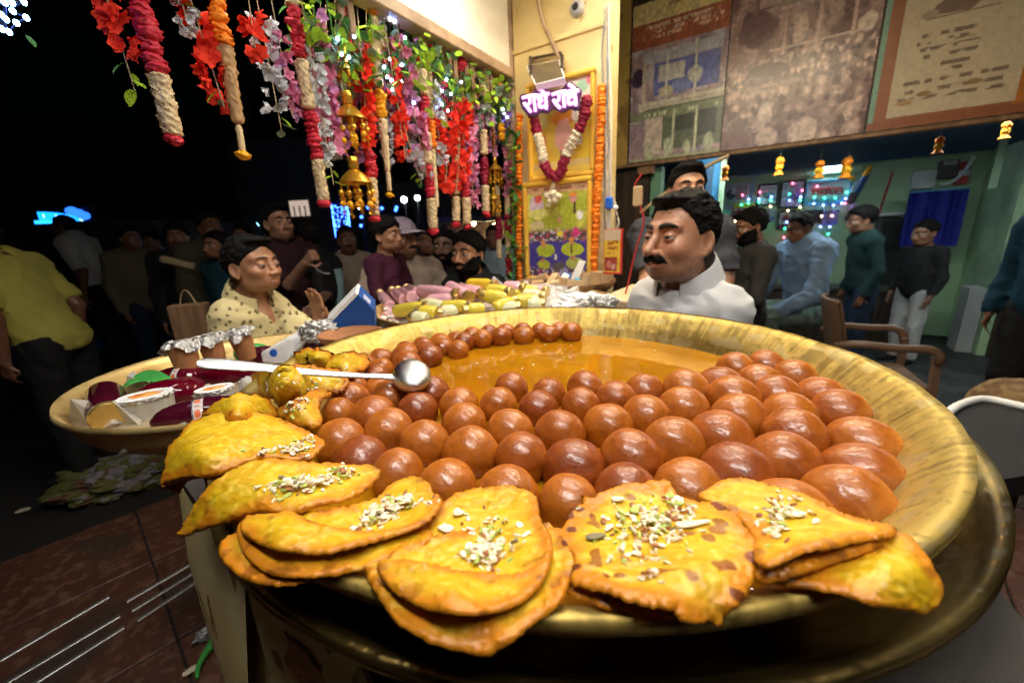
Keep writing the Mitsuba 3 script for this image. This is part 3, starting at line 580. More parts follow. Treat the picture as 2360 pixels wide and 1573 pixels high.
bsdf('grey_tile', pr(proc(lambda p, n, uv: mix((.045, .045, .045), (.028, .03, .031), smoothstep(.35, .65, fbm(p.x * 5.0, p.y * 5.0, 0.0, 4)))), .6, specular=.3))
bsdf('grout', pr((.012, .01, .009), .9))
for k, c, r in (('black', (.010, .010, .011), .75), ('white_plastic', (.78, .78, .78), .4), ('grey_plastic', (.30, .30, .31), .5), ('brown_plastic', (.17, .10, .065), .42), ('dark_plastic', (.06, .035, .03), .4), ('gold_frame', (.74, .45, .06), .32),
                ('cable_white', (.60, .54, .45), .6), ('cable_red', (.45, .03, .03), .5), ('blue_plastic', (.02, .13, .62), .4), ('navy_card', (.012, .075, .30), .5), ('green_jamb', (.13, .30, .19), .55), ('shop_green', (.42, .62, .40), .7),
                ('ceil_blue', (.055, .115, .20), .6), ('door_blue', (.06, .28, .52), .5), ('royal_blue', (.012, .018, .25), .8), ('kraft', (.50, .33, .17), .7), ('kraft_b', (.60, .44, .26), .7), ('white_card', (.80, .80, .78), .5), ('cyan_card', (.02, .38, .68), .5),
                ('brown_clay', (.36, .15, .06), .65), ('maroon', (.25, .012, .03), .6), ('green_plastic', (.06, .36, .07), .35), ('sack', (.34, .20, .10), .9), ('counter_dark', (.05, .042, .035), .6), ('pale_stone', (.42, .42, .42), .6), ('lavender_card', (.40, .44, .62), .5)):
    bsdf(k, pr(c, r))
bsdf('gold_metal', {'type': 'twosided', 'b': {'type': 'principled', 'base_color': rgb(.85, .50, .06), 'metallic': .85, 'roughness': .3}})
bsdf('cap_brass', {'type': 'twosided', 'b': {'type': 'principled', 'base_color': rgb(.62, .45, .17), 'metallic': .85, 'roughness': .32}})
bump('foil', {'type': 'roughconductor', 'alpha': .30, 'specular_reflectance': rgb(.90, .90, .90)}, lambda p, n, uv: noise(p.x * 160.0, p.y * 160.0, p.z * 160.0) + .6 * noise(p.x * 380.0, p.y * 380.0, p.z * 380.0), .006, 5e-4)

# ---- ground
struct('street', box((-60, -20, -.05), (40, 90, -.012)), 'street')
SX, SY = np.array([.669, .743, 0]), np.array([-.743, .669, 0])           # directions of the paving
pav = thing('stone_pavement', 'dark reddish polished stone paving of the stall front with steel strips', 'pavement')
labels[pav] = {'kind': 'structure'}
put('paving_bed', box((-3.6, -2.0, -.012), (6.0, 4.0, -.006)), 'grout', pav)
tile = bbox(.592, .592, .02, (0, 0, -.010), .004)
td = plyd(tile, 'granite', False)
Rt = np.stack([SX, SY, Z], 1); nt = 0
for i in range(-9, 9):
    for j in range(-8, 9):
        q = SX * (i * .6 + .30) + SY * (j * .6 + .30)
        if -3.45 < q[0] < 5.2 and -1.2 < q[1] < 3.5 and (q @ SY) < 2.9:
            put('paving_tile', td, None, pav, to=TM(mat4(Rt, q + [0, 0, np.random.default_rng(nt).uniform(-.001, .001)]))); nt += 1
bsdf('strip_steel', {'type': 'twosided', 'b': {'type': 'principled', 'base_color': rgb(.62, .61, .60), 'metallic': .9, 'roughness': .38}})
for (x0, y0), (x1, y1) in (((290, 1386), (450, 1293)), ((303, 1407), (457, 1312)), ((314, 1430), (462, 1333)), ((0, 1521), (251, 1374)), ((14, 1573), (276, 1418)), ((80, 1573), (287, 1443))):
    a, b = atZ(x0, y0, .004), atZ(x1, y1, .004)
    if y0 > 1500: a = b + (a - b) * 1.6
    elif x0 < 330: b = a + (b - a) * 2.3
    d = (b - a) / np.linalg.norm(b - a); L = np.linalg.norm(b - a)
    put('steel_strip', moved(bbox(L, .020, .006, (L / 2, 0, 0), .0025), np.stack([d, np.cross(Z, d), Z], 1), a), 'strip_steel', pav)
gt = thing('grey_shop_floor', None, None); labels[gt] = {'kind': 'structure'}
gtd = plyd(bbox(.594, .594, .02, (0, 0, -.010), .003), 'grey_tile', False)
Rg = np.stack([U, V, Z], 1)
for i in range(0, 9):
    for j in range(0, 6):
        q = np.array([2.9, 2.2, .002]) + U * (i * .6 - 1.5) + V * (j * .6 - .2)
        if q[1] > 2.35: put('floor_tile', gtd, None, gt, to=TM(mat4(Rg, q + [0, 0, .004])))

# ---- counter, canopy, lamps
bump('cream_laminate', {'type': 'principled', 'base_color': proc(lambda p, n, uv: mix(mix((.62, .52, .27), (.50, .40, .17), smoothstep(.4, .65, fbm(p.x * 6.0, p.y * 6.0, p.z * 5.0, 4))), (.26, .12, .03), smoothstep(.70, .76, fbm(p.x * 21.0, p.y * 21.0, p.z * 14.0 + 2.0, 3)))), 'roughness': .38, 'specular': .5}, lambda p, n, uv: fbm(p.x * 40.0, p.y * 40.0, p.z * 40.0, 2), .001)
ct = thing('serving_counter', 'cream laminated counter with brown leaf print under the brass tray', 'counter')
top = TRIM - .066
pts_t = [atZ(412, 1120, top - .02), atZ(568, 1352, top - .02)]
k1 = pts_t[1] + (U * .80) + V * -.02
poly_top = np.array([pts_t[0][:2], pts_t[1][:2], (pts_t[1] + U * .45)[:2], (pts_t[1] + U * .58 + V * .25)[:2], (pts_t[1] + U * .52 + V * .62)[:2], (pts_t[0] + V * .40 + U * .1)[:2]])
cen = poly_top.mean(0)
poly_bot = cen + (poly_top - cen) * .80; poly_bot[2] = poly_top[2] + (poly_bot[2] - poly_top[2]) * .3; poly_bot[1] = poly_top[1]
n_ = len(poly_top); vv, ff = [], []
def panel(a, b, a2, b2, thick=.02, bulge=0.0):
    n = 10; g = np.linspace(0, 1, n); rows = []
    for t in g:
        w = .25 * bulge * math.sin(PI * t ** .7)
        l, r = a + (a2 - a) * t, b + (b2 - b) * t; nn = np.cross(b - a, Z); nn /= np.linalg.norm(nn) + 1e-9
        rows += [l + nn * w, r + nn * w]
    rows = np.array(rows); f = []
    for k in range(n - 1): f += [[2 * k, 2 * k + 1, 2 * k + 3], [2 * k, 2 * k + 3, 2 * k + 2]]
    nn = np.cross(b - a, Z); nn /= np.linalg.norm(nn) + 1e-9
    m = trimesh.Trimesh(np.vstack([rows, rows - nn * thick]), np.vstack([f, (np.array(f) + 2 * n)[:, ::-1]]), process=False); return m
for k in range(n_):
    a, b = np.r_[poly_top[k], top - .012], np.r_[poly_top[(k + 1) % n_], top - .012]; a2, b2 = np.r_[poly_bot[k], .10], np.r_[poly_bot[(k + 1) % n_], .10]
    put('side_panel', panel(a, b, a2, b2, bulge=.12 if k == 0 else 0), 'cream_laminate', ct, 40)
put('counter_top', trimesh.creation.extrude_polygon(Polygon(cen + (poly_top - cen) * .995), .011).apply_translation((0, 0, top - .0115)), 'counter_dark', ct)
put('plinth', trimesh.creation.extrude_polygon(Polygon(cen + (poly_bot - cen) * .94), .10), 'counter_dark', ct)
# brown leaf shapes of the front sheet, thin inlays
bsdf('leaf_print', pr((.24, .10, .02), .4)); bsdf('leaf_print_b', pr((.58, .38, .06), .4)); bsdf('lime_print', pr((.50, .55, .18), .4))
fa, fb = np.r_[poly_top[1], 0], np.r_[poly_top[2], 0]; fn_ = np.cross(fb - fa, Z); fn_ /= np.linalg.norm(fn_)
def onfront(x, y, off): return atP(x, y, fa + fn_ * off, fn_)
for L, mt in (([(655, 1456), (672, 1480), (700, 1500), (735, 1560), (760, 1640), (722, 1660), (700, 1600), (672, 1545), (655, 1520), (664, 1490)], 'leaf_print'), ([(668, 1530), (690, 1540), (722, 1600), (740, 1660), (715, 1665), (690, 1600)], 'leaf_print_b'), ([(765, 1500), (825, 1528), (828, 1700), (770, 1700)], 'lime_print'), ([(722, 1535), (740, 1552), (758, 1600), (745, 1640), (730, 1580)], 'leaf_print'), ([(828, 1530), (846, 1540), (850, 1700), (830, 1700)], 'dark_wood')):
    P3 = np.array([onfront(x, y, .0028) for x, y in closed_spline(L, 40)]); c3 = P3.mean(0)
    m = trimesh.Trimesh(np.vstack([P3, c3, P3 - fn_ * .0016]), np.array([[i, (i + 1) % 40, 40] for i in range(40)] + [[i, i + 41, (i + 1) % 40] for i in range(40)] + [[(i + 1) % 40, i + 41, (i + 1) % 40 + 41] for i in range(40)]), process=False)
    put('leaf_inlay' if mt != 'lime_print' else 'lime_inlay', m, mt, ct)
sc_ = thing('stall_counter', 'dark table top behind the sweet pan carrying the bottle tray', 'counter')
cc = np.array([-.02, 1.52, 0])
def slab(c, sx, sy, z0, z1, mat, name, parent, yaw=TH, bev=.006):
    put(name, moved(bbox(sx, sy, z1 - z0, (0, 0, (z0 + z1) / 2), bev), rotz(-yaw), c), mat, parent)
slab(np.array([.02, 1.62, 0]), 1.05, .78, 1.10, 1.14, 'counter_dark', 'table_top', sc_)
slab(np.array([.02, 1.62, 0]), 1.00, .72, .02, 1.098, 'dark_wood', 'cabinet', sc_)
sl2 = thing('side_counter', 'pale worn counter slab beside the vendor', 'counter')
slab(np.array([.62, 1.70, 0]), .34, .50, 1.155, 1.19, 'kraft_b', 'top_slab', sl2)
slab(np.array([.62, 1.70, 0]), .31, .46, .02, 1.154, 'dark_wood', 'cabinet', sl2)

FP = np.array([.047, 2.34, 0])                                   # where the side fascia meets the picture wall
PW = Wall((.26, 2.20)); BW = Wall((.95, 3.30))
wl = thing('picture_wall', 'stained yellow plaster wall section holding the framed pictures', 'wall')
a0, a1 = PW.px(1200, 400)[0], PW.px(1398, 400)[0]
put('plaster', PW.box(a0 - .02, a1, 0, 3.2, -.14, 0), 'yellow_plaster', wl)
put('corner_post', PW.box(a0 - .062, a0 - .022, 0, 3.2, -.10, .012), 'beam_paint', wl)
put('ledge', PW.box(a0 - .02, a1, PW.px(1300, 92)[1], PW.px(1300, 92)[1] + .02, 0, .012), 'yellow_plaster', wl)
q = [(1300, 160), (1268, 90), (1248, 40), (1238, -40)]
put('conduit', tube(spline([PW.at(*PW.px(x, y, .02), .02) for x, y in q], 20), .009, 8), 'beam_paint', wl, True)
bx = PW.px(1332, 22)
cam_ = thing('wall_junction_box', 'small round grey fitting high on the yellow wall', 'junction box')
put('base', PW.put3(lathe([(.0005, .03), (.02, .03), (.03, .022), (.034, 0), (.0005, 0)], 20), bx[0], bx[1], .0005), 'grey_plastic', cam_, 40)
put('lens', PW.put3(lathe([(.0005, .004), (.012, .004), (.015, 0), (.0005, 0)], 16), bx[0], bx[1], .0306), 'black', cam_, 40)
bsdf('flood_glass', pr((.10, .075, .045), .12)); fl = thing('flood_lamp', 'unlit square floodlight on a bracket above the neon sign', 'lamp')
L4 = [(1213, 152), (1288, 138), (1300, 178), (1232, 195)]
Q = [PW.at(*PW.px(x, y, .16), .16) + np.array([0, 0, 0]) for x, y in L4]
Q[0] = PW.at(*PW.px(1213, 152, .08), .08); Q[1] = PW.at(*PW.px(1288, 138, .08), .08); Q[2] = PW.at(*PW.px(1302, 178, .19), .19); Q[3] = PW.at(*PW.px(1234, 195, .19), .19)
Q = np.array(Q); nq = np.cross(Q[1] - Q[0], Q[3] - Q[0]); nq /= np.linalg.norm(nq); nq = nq if nq @ (CAM - Q[0]) > 0 else -nq
def prism(Q, n, t):
    Q = np.asarray(Q); m = trimesh.convex.convex_hull(np.vstack([Q, Q - n * t])); return m
cq = Q.mean(0)
put('housing', prism(Q, nq, .03), 'white_plastic', fl); put('glass', prism(cq + (Q - cq) * .93 + nq * .002, nq, .0016), 'flood_glass', fl)
put('bracket', cat([tube([PW.at(*PW.px(1226, 142, .0), 0), PW.at(*PW.px(1222, 132, .08), .08), (Q[0] + Q[3]) / 2], .007, 6), tube([PW.at(*PW.px(1292, 128, 0), 0), PW.at(*PW.px(1296, 128, .08), .08), (Q[1] + Q[2]) / 2], .007, 6), tube([PW.at(*PW.px(1224, 136, .02), .02), PW.at(*PW.px(1294, 122, .02), .02)], .006, 6)]), 'dark_wood', fl)

cp = thing('canopy', 'cream side board and roof of the stall canopy over the counter', 'canopy')
zb = 2.27
def along(t, off=0.0): return FP - V * t + U * off
pts = [along(-.02), along(3.6)]
Rf = np.stack([-V, U, Z], 1)
put('side_board', moved(bbox(3.6, .022, .80, (1.8, 0, zb + .40), .003), Rf, FP + U * -.002), 'cream_board', cp)
put('edge_beam', moved(bbox(3.6, .075, .045, (1.8, -.01, zb - .024), .004), Rf, FP), 'beam_paint', cp)
slab(FP + U * 1.6 - V * 1.65 + Z * 0, 3.2, 3.3, zb + .803, zb + .84, 'cream_board', 'roof_sheet', cp)
for t in (.95, .42, .30, .14):
    hk = thing('hook_clip', f'brown wooden clip hanging below the canopy beam, {ORD[[.95,.42,.30,.14].index(t)]} from the camera', 'clip', 'clips under the canopy beam')
    g_ = along(t, -.02)
    put('front_leg', moved(bbox(.030, .012, .11, (0, 0, zb - .105), .003), Rf @ rotz(.2), g_), 'brown_wood', hk)
    put('rear_leg', moved(bbox(.024, .012, .09, (.034, 0, zb - .095), .003), Rf @ rotz(-.1), g_), 'brown_wood', hk)
def tube_lamp(c, d, L, rad, w, name, label, hw=.05, weight=3.0, mat='white_plastic'):
    t = thing(name, label, 'lamp'); d = np.asarray(d, float); R = np.stack([d, np.cross(Z, d), Z], 1)
    put('housing', moved(bbox(L + .06, hw + .02, .035, (0, 0, .0195), .006), R, c), mat, t)
    if c[2] > 2.4 and 'ceiling_lamp' in t: [put('suspension_rod', tube([c + d * k + [0, 0, .037], [*(c + d * k)[:2], zb + .80]], .004, 5), 'grey_plastic', t) for k in (-L * .4, L * .4)]
    area('diffuser', moved(bbox(L, hw, .012, (0, 0, -.006), .003), R, c), 'white_plastic', rad, t, weight); return t
zl = 2.50
tube_lamp(np.array([.10, -.14, zl]), U, 1.15, LED_FRONT, 3, 'ceiling_lamp', 'long white LED batten hung under the canopy on the customer side', .18)
tube_lamp(np.array([.26, .78, zl]), U, 1.0, LED_MID, 3, 'ceiling_lamp', 'long white LED batten hung under the canopy above the pan', .08)
tube_lamp(np.array([.22, 1.62, zl]), U, .9, LED_BACK, 3, 'ceiling_lamp', 'white LED batten hung under the canopy before the picture wall', .08)
tube_lamp(np.array([.95, 1.62, 2.72]), U, .9, LED_WALL, 3, 'ceiling_lamp', 'warm batten hung under the canopy before the signboard', .08)
tube_lamp(np.array([-.80, 1.30, 2.50]), V, 1.0, LED_LANE, 3, 'ceiling_lamp', 'white LED batten outside the canopy side board, above the garlands', .08)
# ---- frames on the wall, neon sign, garlands
def framed(name, label, quad, mat, c=.02, w=.022, d=.03, fm='gold_frame'):
    a0, a1, b0, b1 = PW.quad(quad, c); t = thing(name, label, 'picture')
    for A in ((a0, a1, b1 - w, b1), (a0, a1, b0, b0 + w)): put('frame_rail', PW.box(*A, c, c + d, .006), fm, t)
    for A in ((a0, a0 + w, b0 + w + .0005, b1 - w - .0005), (a1 - w, a1, b0 + w + .0005, b1 - w - .0005)): put('frame_stile', PW.box(*A, c, c + d, .006), fm, t)
    m, uv = PW.sheet(a0 + w - .004, a1 - w + .004, b0 + w - .004, b1 - w + .004, c + .008); put('print', m, mat, t, uv=uv)
    put('backing', PW.box(a0 + .004, a1 - .004, b0 + .004, b1 - .004, .002, c + .004, .002), 'kraft', t)
    return a0, a1, b0, b1
Y, YD, OR, PK, WH, BL, MG, GR, SK, BK = (.78, .55, .05), (.62, .42, .06), (.70, .26, .05), (.75, .42, .34), (.8, .78, .72), (.05, .045, .32), (.62, .05, .22), (.40, .44, .05), (.36, .18, .10), (.05, .03, .035)
up = paint((.72, .55, .22), [('b', .5, .88, .5, .12, (.78, .66, .55)), ('e', .3, .86, .14, .05, (.55, .5, .62)), ('e', .85, .9, .10, .06, (.35, .55, .40)), ('e', .95, .95, .05, .05, (.7, .2, .25)), ('b', .5, .62, .5, .05, YD), ('b', .5, .36, .5, .20, Y), ('e', .5, .40, .24, .22, (.80, .58, .10)),
        ('e', .56, .74, .09, .055, BK), ('e', .55, .62, .17, .10, OR), ('e', .54, .42, .15, .19, PK), ('e', .53, .20, .05, .12, (.30, .18, .06)), ('e', .54, .33, .09, .06, (.72, .36, .26)), ('e', .78, .62, .10, .08, WH), ('b', .22, .38, .03, .09, (.75, .30, .10)), ('b', .80, .36, .05, .05, WH), ('e', .15, .62, .12, .10, (.60, .55, .2)), ('b', .5, .04, .5, .05, (.80, .58, .10))])
bsdf('upper_print', pr(proc(up), .25)); 
def low_bg(x, y):
    c = mix((.62, .60, .10), (.40, .42, .06), noise(x * 9.0, y * 12.0, 1.0)); c = mix(c, (.06, .05, .30), 1 - smoothstep(.40, .42, y))
    sp_ = voronoi(x * 16.0, y * 26.0); crowd = mix(mix((.55, .45, .62), (.50, .06, .16), smoothstep(.55, .6, sp_[2])), (.08, .05, .08), smoothstep(.25, .5, sp_[0]))
    return mix(c, crowd, dr.maximum((1 - smoothstep(.02, .10, dr.abs(y - .46))), (1 - smoothstep(.08, .13, y))) * .95)
low = paint(low_bg, grain=.35, items=[('b', .5, .955, .5, .045, (.72, .46, .26)), ('t', .28, .955, .2, .012, (.35, .15, .08), 40.0), ('t', .74, .95, .2, .012, (.35, .15, .08), 40.0), ('e', .16, .80, .13, .10, (.62, .48, .58)), ('e', .20, .86, .07, .05, (.65, .12, .1)), ('e', .22, .70, .20, .06, (.68, .66, .20)), ('e', .78, .76, .24, .10, GR), ('e', .76, .84, .06, .05, (.62, .30, .28)), ('e', .76, .875, .055, .022, OR), ('b', .78, .74, .015, .06, BK),
        ('e', .42, .62, .16, .07, GR), ('e', .66, .60, .16, .07, GR), ('e', .54, .63, .03, .04, (.6, .28, .2)), ('e', .86, .66, .05, .05, WH), ('e', .16, .58, .12, .05, (.66, .58, .30)), ('e', .55, .48, .05, .03, (.7, .6, .05)), ('e', .80, .49, .05, .05, MG), ('e', .30, .30, .16, .075, (.42, .50, .05)), ('e', .27, .37, .04, .035, (.50, .24, .12)), ('e', .26, .395, .04, .015, OR), ('e', .74, .31, .18, .075, (.46, .54, .05)), ('e', .73, .39, .04, .035, (.5, .24, .12)), ('e', .73, .415, .04, .015, OR), ('b', .73, .31, .012, .05, BK),
        ('e', .26, .14, .11, .055, (.44, .48, .05)), ('e', .25, .19, .03, .025, (.45, .2, .1)), ('e', .78, .16, .13, .06, (.40, .46, .10)), ('e', .76, .215, .03, .025, (.45, .2, .1)), ('e', .52, .12, .10, .06, (.10, .09, .10)), ('e', .60, .06, .08, .04, (.3, .3, .5)), ('b', .47, .225, .02, .03, WH)])
bsdf('lower_print', pr(proc(low), .25))
framed('framed_picture', 'upper gold framed poster of an orange robed figure behind the rose garland', [(1219, 190), (1377, 165), (1372, 400), (1222, 425)], 'upper_print', .012)
framed('framed_picture', 'lower gold framed poster of many people in yellow green clothes', [(1203, 429), (1369, 399), (1364, 636), (1222, 655)], 'lower_print', .044)
bsdf('rose_red', pr((.50, .012, .035), .6, sheen=.5)); bsdf('rose_dark', pr((.28, .005, .035), .6, sheen=.5)); bsdf('jasmine', pr((.72, .64, .46), .65)); bsdf('tuberose', pr((.62, .48, .28), .65)); bsdf('tuberose_brown', pr((.42, .25, .11), .65))
bsdf('marigold', pr((.88, .24, .008), .65)); bsdf('marigold_yellow', pr((.85, .42, .01), .65)); bsdf('thread', pr((.42, .34, .2), .8))
def petal_ball(seed, r=1.0, n=1, amp=.34):
    m = ico(2 if n == 1 else n); v = m.vertices; m.vertices = v * (1 + amp * (meshkit.noise(v * 3.2 + seed * 5, seed) - .5) * 2 + .26 * (meshkit.noise(v * 6 + seed, seed) - .5))[:, None] * r; return m
MB = [plyd(petal_ball(k), 'marigold', True) for k in range(4)]
def bead_string(name, label, pts, r, step, mats, seed, squash=.72, part='flower', group=None, cat_='garland'):
    t = thing(name, label, cat_, group); p = np.asarray(pts, float); d = np.r_[0, np.cumsum(np.linalg.norm(np.diff(p, axis=0), axis=1))]; g = np.random.default_rng(seed)
    put('thread', tube(p[:: max(1, len(p) // 12)] if len(p) > 12 else p, .0012, 4), 'thread', t)
    for s in np.arange(step / 2, d[-1], step):
        q = np.array([np.interp(s, d, p[:, k]) for k in range(3)]); q2 = np.array([np.interp(s + step * .3, d, p[:, k]) for k in range(3)])
        dd = q2 - q if np.linalg.norm(q2 - q) > 1e-6 else np.array([0, 0, 1.0]); R = frame_to(dd) @ rotz(g.uniform(0, 6.3)); rr = r * g.uniform(.88, 1.12)
        mt = mats(s / d[-1], g) if callable(mats) else g.choice(mats)
        put(part, MB[g.integers(4)], str(mt), t, to=TM(mat4(R @ rotx(g.normal(0, .15)), q + g.normal(0, r * .08, 3), np.array([rr, rr, rr * squash]))))
    return t
wp = lambda L, c: [PW.at(*PW.px(x, y, c), c) for x, y in L]
bead_string('marigold_string', 'orange marigold string hanging left of the framed posters', spline(wp([(1197, 262), (1196, 400), (1196, 520), (1198, 648)], .07), 40), .0165, .0205, ['marigold'] * 12 + ['marigold_yellow'], 1)
bead_string('marigold_string', 'orange marigold string hanging right of the framed posters', spline(wp([(1386, 196), (1383, 330), (1375, 480), (1369, 645)], .05), 40), .0185, .0175, ['marigold'], 2)
vg = spline(wp([(1352, 222), (1348, 262), (1330, 310), (1304, 360), (1280, 408), (1264, 395), (1248, 350), (1237, 300), (1228, 262)], .10), 90)
bead_string('rose_garland', 'maroon and white flower garland hung in a V over the upper poster', vg, .0225, .0085, lambda s, g: 'rose_dark' if s < .20 or .38 < s < .66 or s > .86 else 'jasmine', 3, .55)
tas = thing('white_tassel', 'white flower tassel hanging from the tip of the V garland', 'tassel')
put('cords', cat([tube(wp([(1278, 412), (1272 + dx, 446)], .10), .004, 5) for dx in (-6, 4)]), 'jasmine', tas)
for k, (x, y, r) in enumerate([(1262, 452, .018), (1276, 448, .019), (1287, 452, .015), (1268, 463, .017), (1280, 462, .015), (1264, 472, .011)]):
    put('flower', MB[k % 4], 'jasmine', tas, to=TM(mat4(np.eye(3), wp([(x, y)], .10)[0], r)))
# neon sign: Devanagari lettering of bent tube on a black board
ns = thing('neon_sign', 'glowing pink neon lettering on a dark cut out board over the upper poster', 'sign')
N0 = lambda L: [(1180 + x / 9.8, 150 + y / 9.8) for x, y in L]
strokes = [[(235, 745), (330, 715), (480, 690), (590, 682)], [(385, 745), (405, 800), (395, 860), (350, 905), (300, 900), (275, 850)], [(290, 880), (350, 965), (430, 1060)], [(520, 700), (500, 760), (510, 900), (525, 1055)],
           [(680, 700), (640, 690), (600, 735), (605, 790), (650, 800), (690, 780)], [(690, 800), (640, 830), (610, 900), (640, 950), (700, 945), (760, 900)], [(770, 665), (765, 780), (775, 900), (770, 1005)], [(700, 690), (770, 665), (840, 640)], [(610, 545), (660, 570), (720, 630), (760, 665)],
           [(905, 670), (1000, 640), (1120, 610), (1230, 595)], [(1050, 655), (1065, 720), (1050, 790), (1000, 830), (950, 810), (935, 780)], [(950, 820), (1010, 900), (1090, 975)], [(1180, 620), (1165, 720), (1175, 850), (1180, 960)],
           [(1340, 610), (1290, 600), (1250, 650), (1260, 700), (1310, 710), (1370, 690)], [(1370, 710), (1300, 740), (1265, 810), (1300, 880), (1360, 870), (1420, 830)], [(1430, 590), (1425, 700), (1440, 830), (1435, 925)], [(1350, 640), (1430, 605), (1510, 575)], [(1280, 450), (1340, 475), (1400, 540), (1425, 590)]]
bd = np.array([PW.px(x, y, .145) for x, y in N0([(175, 700), (230, 655), (440, 640), (520, 560), (580, 470), (690, 460), (760, 540), (850, 580), (1100, 560), (1180, 470), (1260, 400), (1370, 400), (1440, 470), (1540, 540), (1560, 650), (1530, 800), (1535, 950), (1490, 1020), (1380, 1020), (1280, 1000), (1200, 1060), (1080, 1070), (960, 1000), (870, 1020), (800, 1095), (620, 1080), (560, 1150), (420, 1160), (300, 1080), (190, 900)])])
bp = Polygon(closed_spline(bd, 120)).buffer(0)
bsdf('neon_board', pr((.055, .02, .055), .3)); bsdf('neon_tube', pr((.9, .6, .85), .4))
put('backboard', PW.put3(trimesh.creation.extrude_polygon(bp, .008), 0, 0, .137), 'neon_board', ns)
nt_ = []
for L in strokes:
    ab = np.array([PW.px(x, y, .158) for x, y in N0(L)]); cu = spline(np.c_[ab, np.zeros(len(ab))], 18)
    nt_.append(tube([PW.at(a, b, .158) for a, b, _ in cu], .0075, 8))
area('lettering', cat(nt_), 'neon_tube', NEON, ns, .15)
put('fixings', cat([tube([PW.at(*PW.px(x, y, .137), .0505 if y > 230 else .04), PW.at(*PW.px(x, y, .137), .137)], .004, 6) for x, y in ((1230, 215), (1320, 205))]), 'black', ns)
# vine column beside the left marigold string comes with the garlands

# ---- pillar, wires, signboard with historic pictures
bp_ = thing('signboard', 'long printed signboard of old photographs and a certificate above the shop opening', 'signboard')
aL = BW.px(1450, 300)[0]; aR = BW.px(2420, 250)[0] + .5
zB = BW.px(1450, 376)[1]
zT = 3.35
def bw_quad(pts): return [BW.px(x, y, .03) for x, y in pts]
put('backing_board', BW.box(aL - .002, aR, zB - .01, zT, -.04, .022), 'dark_wood', bp_)
put('bottom_batten', BW.box(aL - .25, aR, zB - .035, zB - .011, -.02, .035), 'brown_wood', bp_)
side = put('yellow_side_panel', BW.box(BW.px(1398, 300)[0], aL - .004, zB - .02, zT, -.05, .024), 'painted_board', bp_)
def hist_bg(x, y):
    c = mix((.50, .36, .36), (.30, .22, .29), noise(x * 5.0, y * 6.0)); return mix(c, (.62, .62, .66), smoothstep(.5, .7, fbm(x * 9.0, y * 14.0, 1.0, 3)) * .7)
h_items = [('b', .5, .94, .5, .08, (.70, .57, .26)), ('t', .52, .955, .2, .012, (.42, .24, .08), 30.0), ('b', .5, .80, .5, .075, (.34, .10, .05)), ('t', .50, .845, .40, .012, (.66, .46, .32), 55.0), ('t', .52, .815, .42, .012, (.66, .46, .32), 55.0), ('t', .55, .785, .42, .012, (.66, .46, .32), 55.0), ('e', .08, .55, .08, .06, (.07, .04, .09)),
           ('b', .55, .66, .40, .035, (.50, .50, .58)), ('b', .60, .52, .34, .10, (.16, .18, .46)), ('b', .45, .55, .14, .05, (.62, .60, .58)), ('e', .82, .52, .09, .07, (.12, .16, .45)), ('e', .70, .50, .08, .05, (.58, .58, .56)), ('e', .55, .45, .10, .04, (.22, .26, .52)), ('e', .40, .44, .08, .03, (.60, .55, .40)), ('b', .40, .52, .012, .16, (.70, .68, .62)), ('b', .70, .55, .012, .16, (.70, .68, .62)), ('b', .15, .50, .02, .14, (.66, .56, .50)),
           ('b', .55, .375, .45, .012, (.62, .60, .50)), ('b', .55, .345, .45, .014, (.55, .52, .40)), ('b', .6, .20, .42, .14, (.13, .16, .11)), ('b', .5, .30, .5, .028, (.22, .25, .16)), ('t', .55, .30, .40, .012, (.60, .62, .45), 50.0), ('b', .28, .16, .10, .12, (.60, .50, .45)), ('b', .50, .17, .012, .14, (.56, .58, .42)), ('b', .74, .17, .012, .14, (.56, .58, .42)), ('b', .62, .22, .10, .05, (.06, .07, .06)), ('b', .85, .20, .09, .08, (.04, .05, .05)), ('e', .45, .07, .05, .06, (.50, .54, .40)), ('e', .66, .06, .04, .05, (.50, .54, .40)), ('e', .88, .07, .05, .06, (.50, .54, .40)), ('e', .24, .05, .06, .06, (.50, .50, .38)), ('b', .5, .008, .5, .01, (.40, .42, .26))]
bsdf('historic_print', pr(proc(paint(hist_bg, h_items, .45)), .3))
def crowd_bg(x, y):
    pd, lt = (.15, .075, .068), (.60, .43, .36)
    c = mix(pd, (.33, .215, .20), smoothstep(.25, .75, fbm(x * 4.0, y * 5.0, 3.0, 3)))
    c = mix(c, lt, smoothstep(.35, .7, fbm(x * 16.0, y * 12.0, 4.0, 3)) * smoothstep(.40, .5, y) * .5)
    s1 = voronoi(x * 10.0, y * 9.0); s2 = voronoi(x * 19.0 + 3.0, y * 15.0); s3 = voronoi(x * 26.0, y * 22.0 + 7.0)
    def heads(c, s, a, b, m):
        h = (1 - smoothstep(.22, .38, s[0])) * m; c = mix(c, mix((.10, .055, .055), lt, s[2]), smoothstep(.0, .2, m) * (1 - smoothstep(.5, .75, s[0])) * .7)
        return mix(c, mix((.15, .08, .08), (.60, .46, .40), smoothstep(.3, .7, s[2])), h)
    c = heads(c, s3, 0, 0, smoothstep(.34, .40, y) * (1 - smoothstep(.50, .56, y - x * .08)))
    c = heads(c, s2, 0, 0, smoothstep(.12, .2, y) * (1 - smoothstep(.36, .42, y)))
    return heads(c, s1, 0, 0, (1 - smoothstep(.16, .22, y)) * smoothstep(.12, .25, x + y))
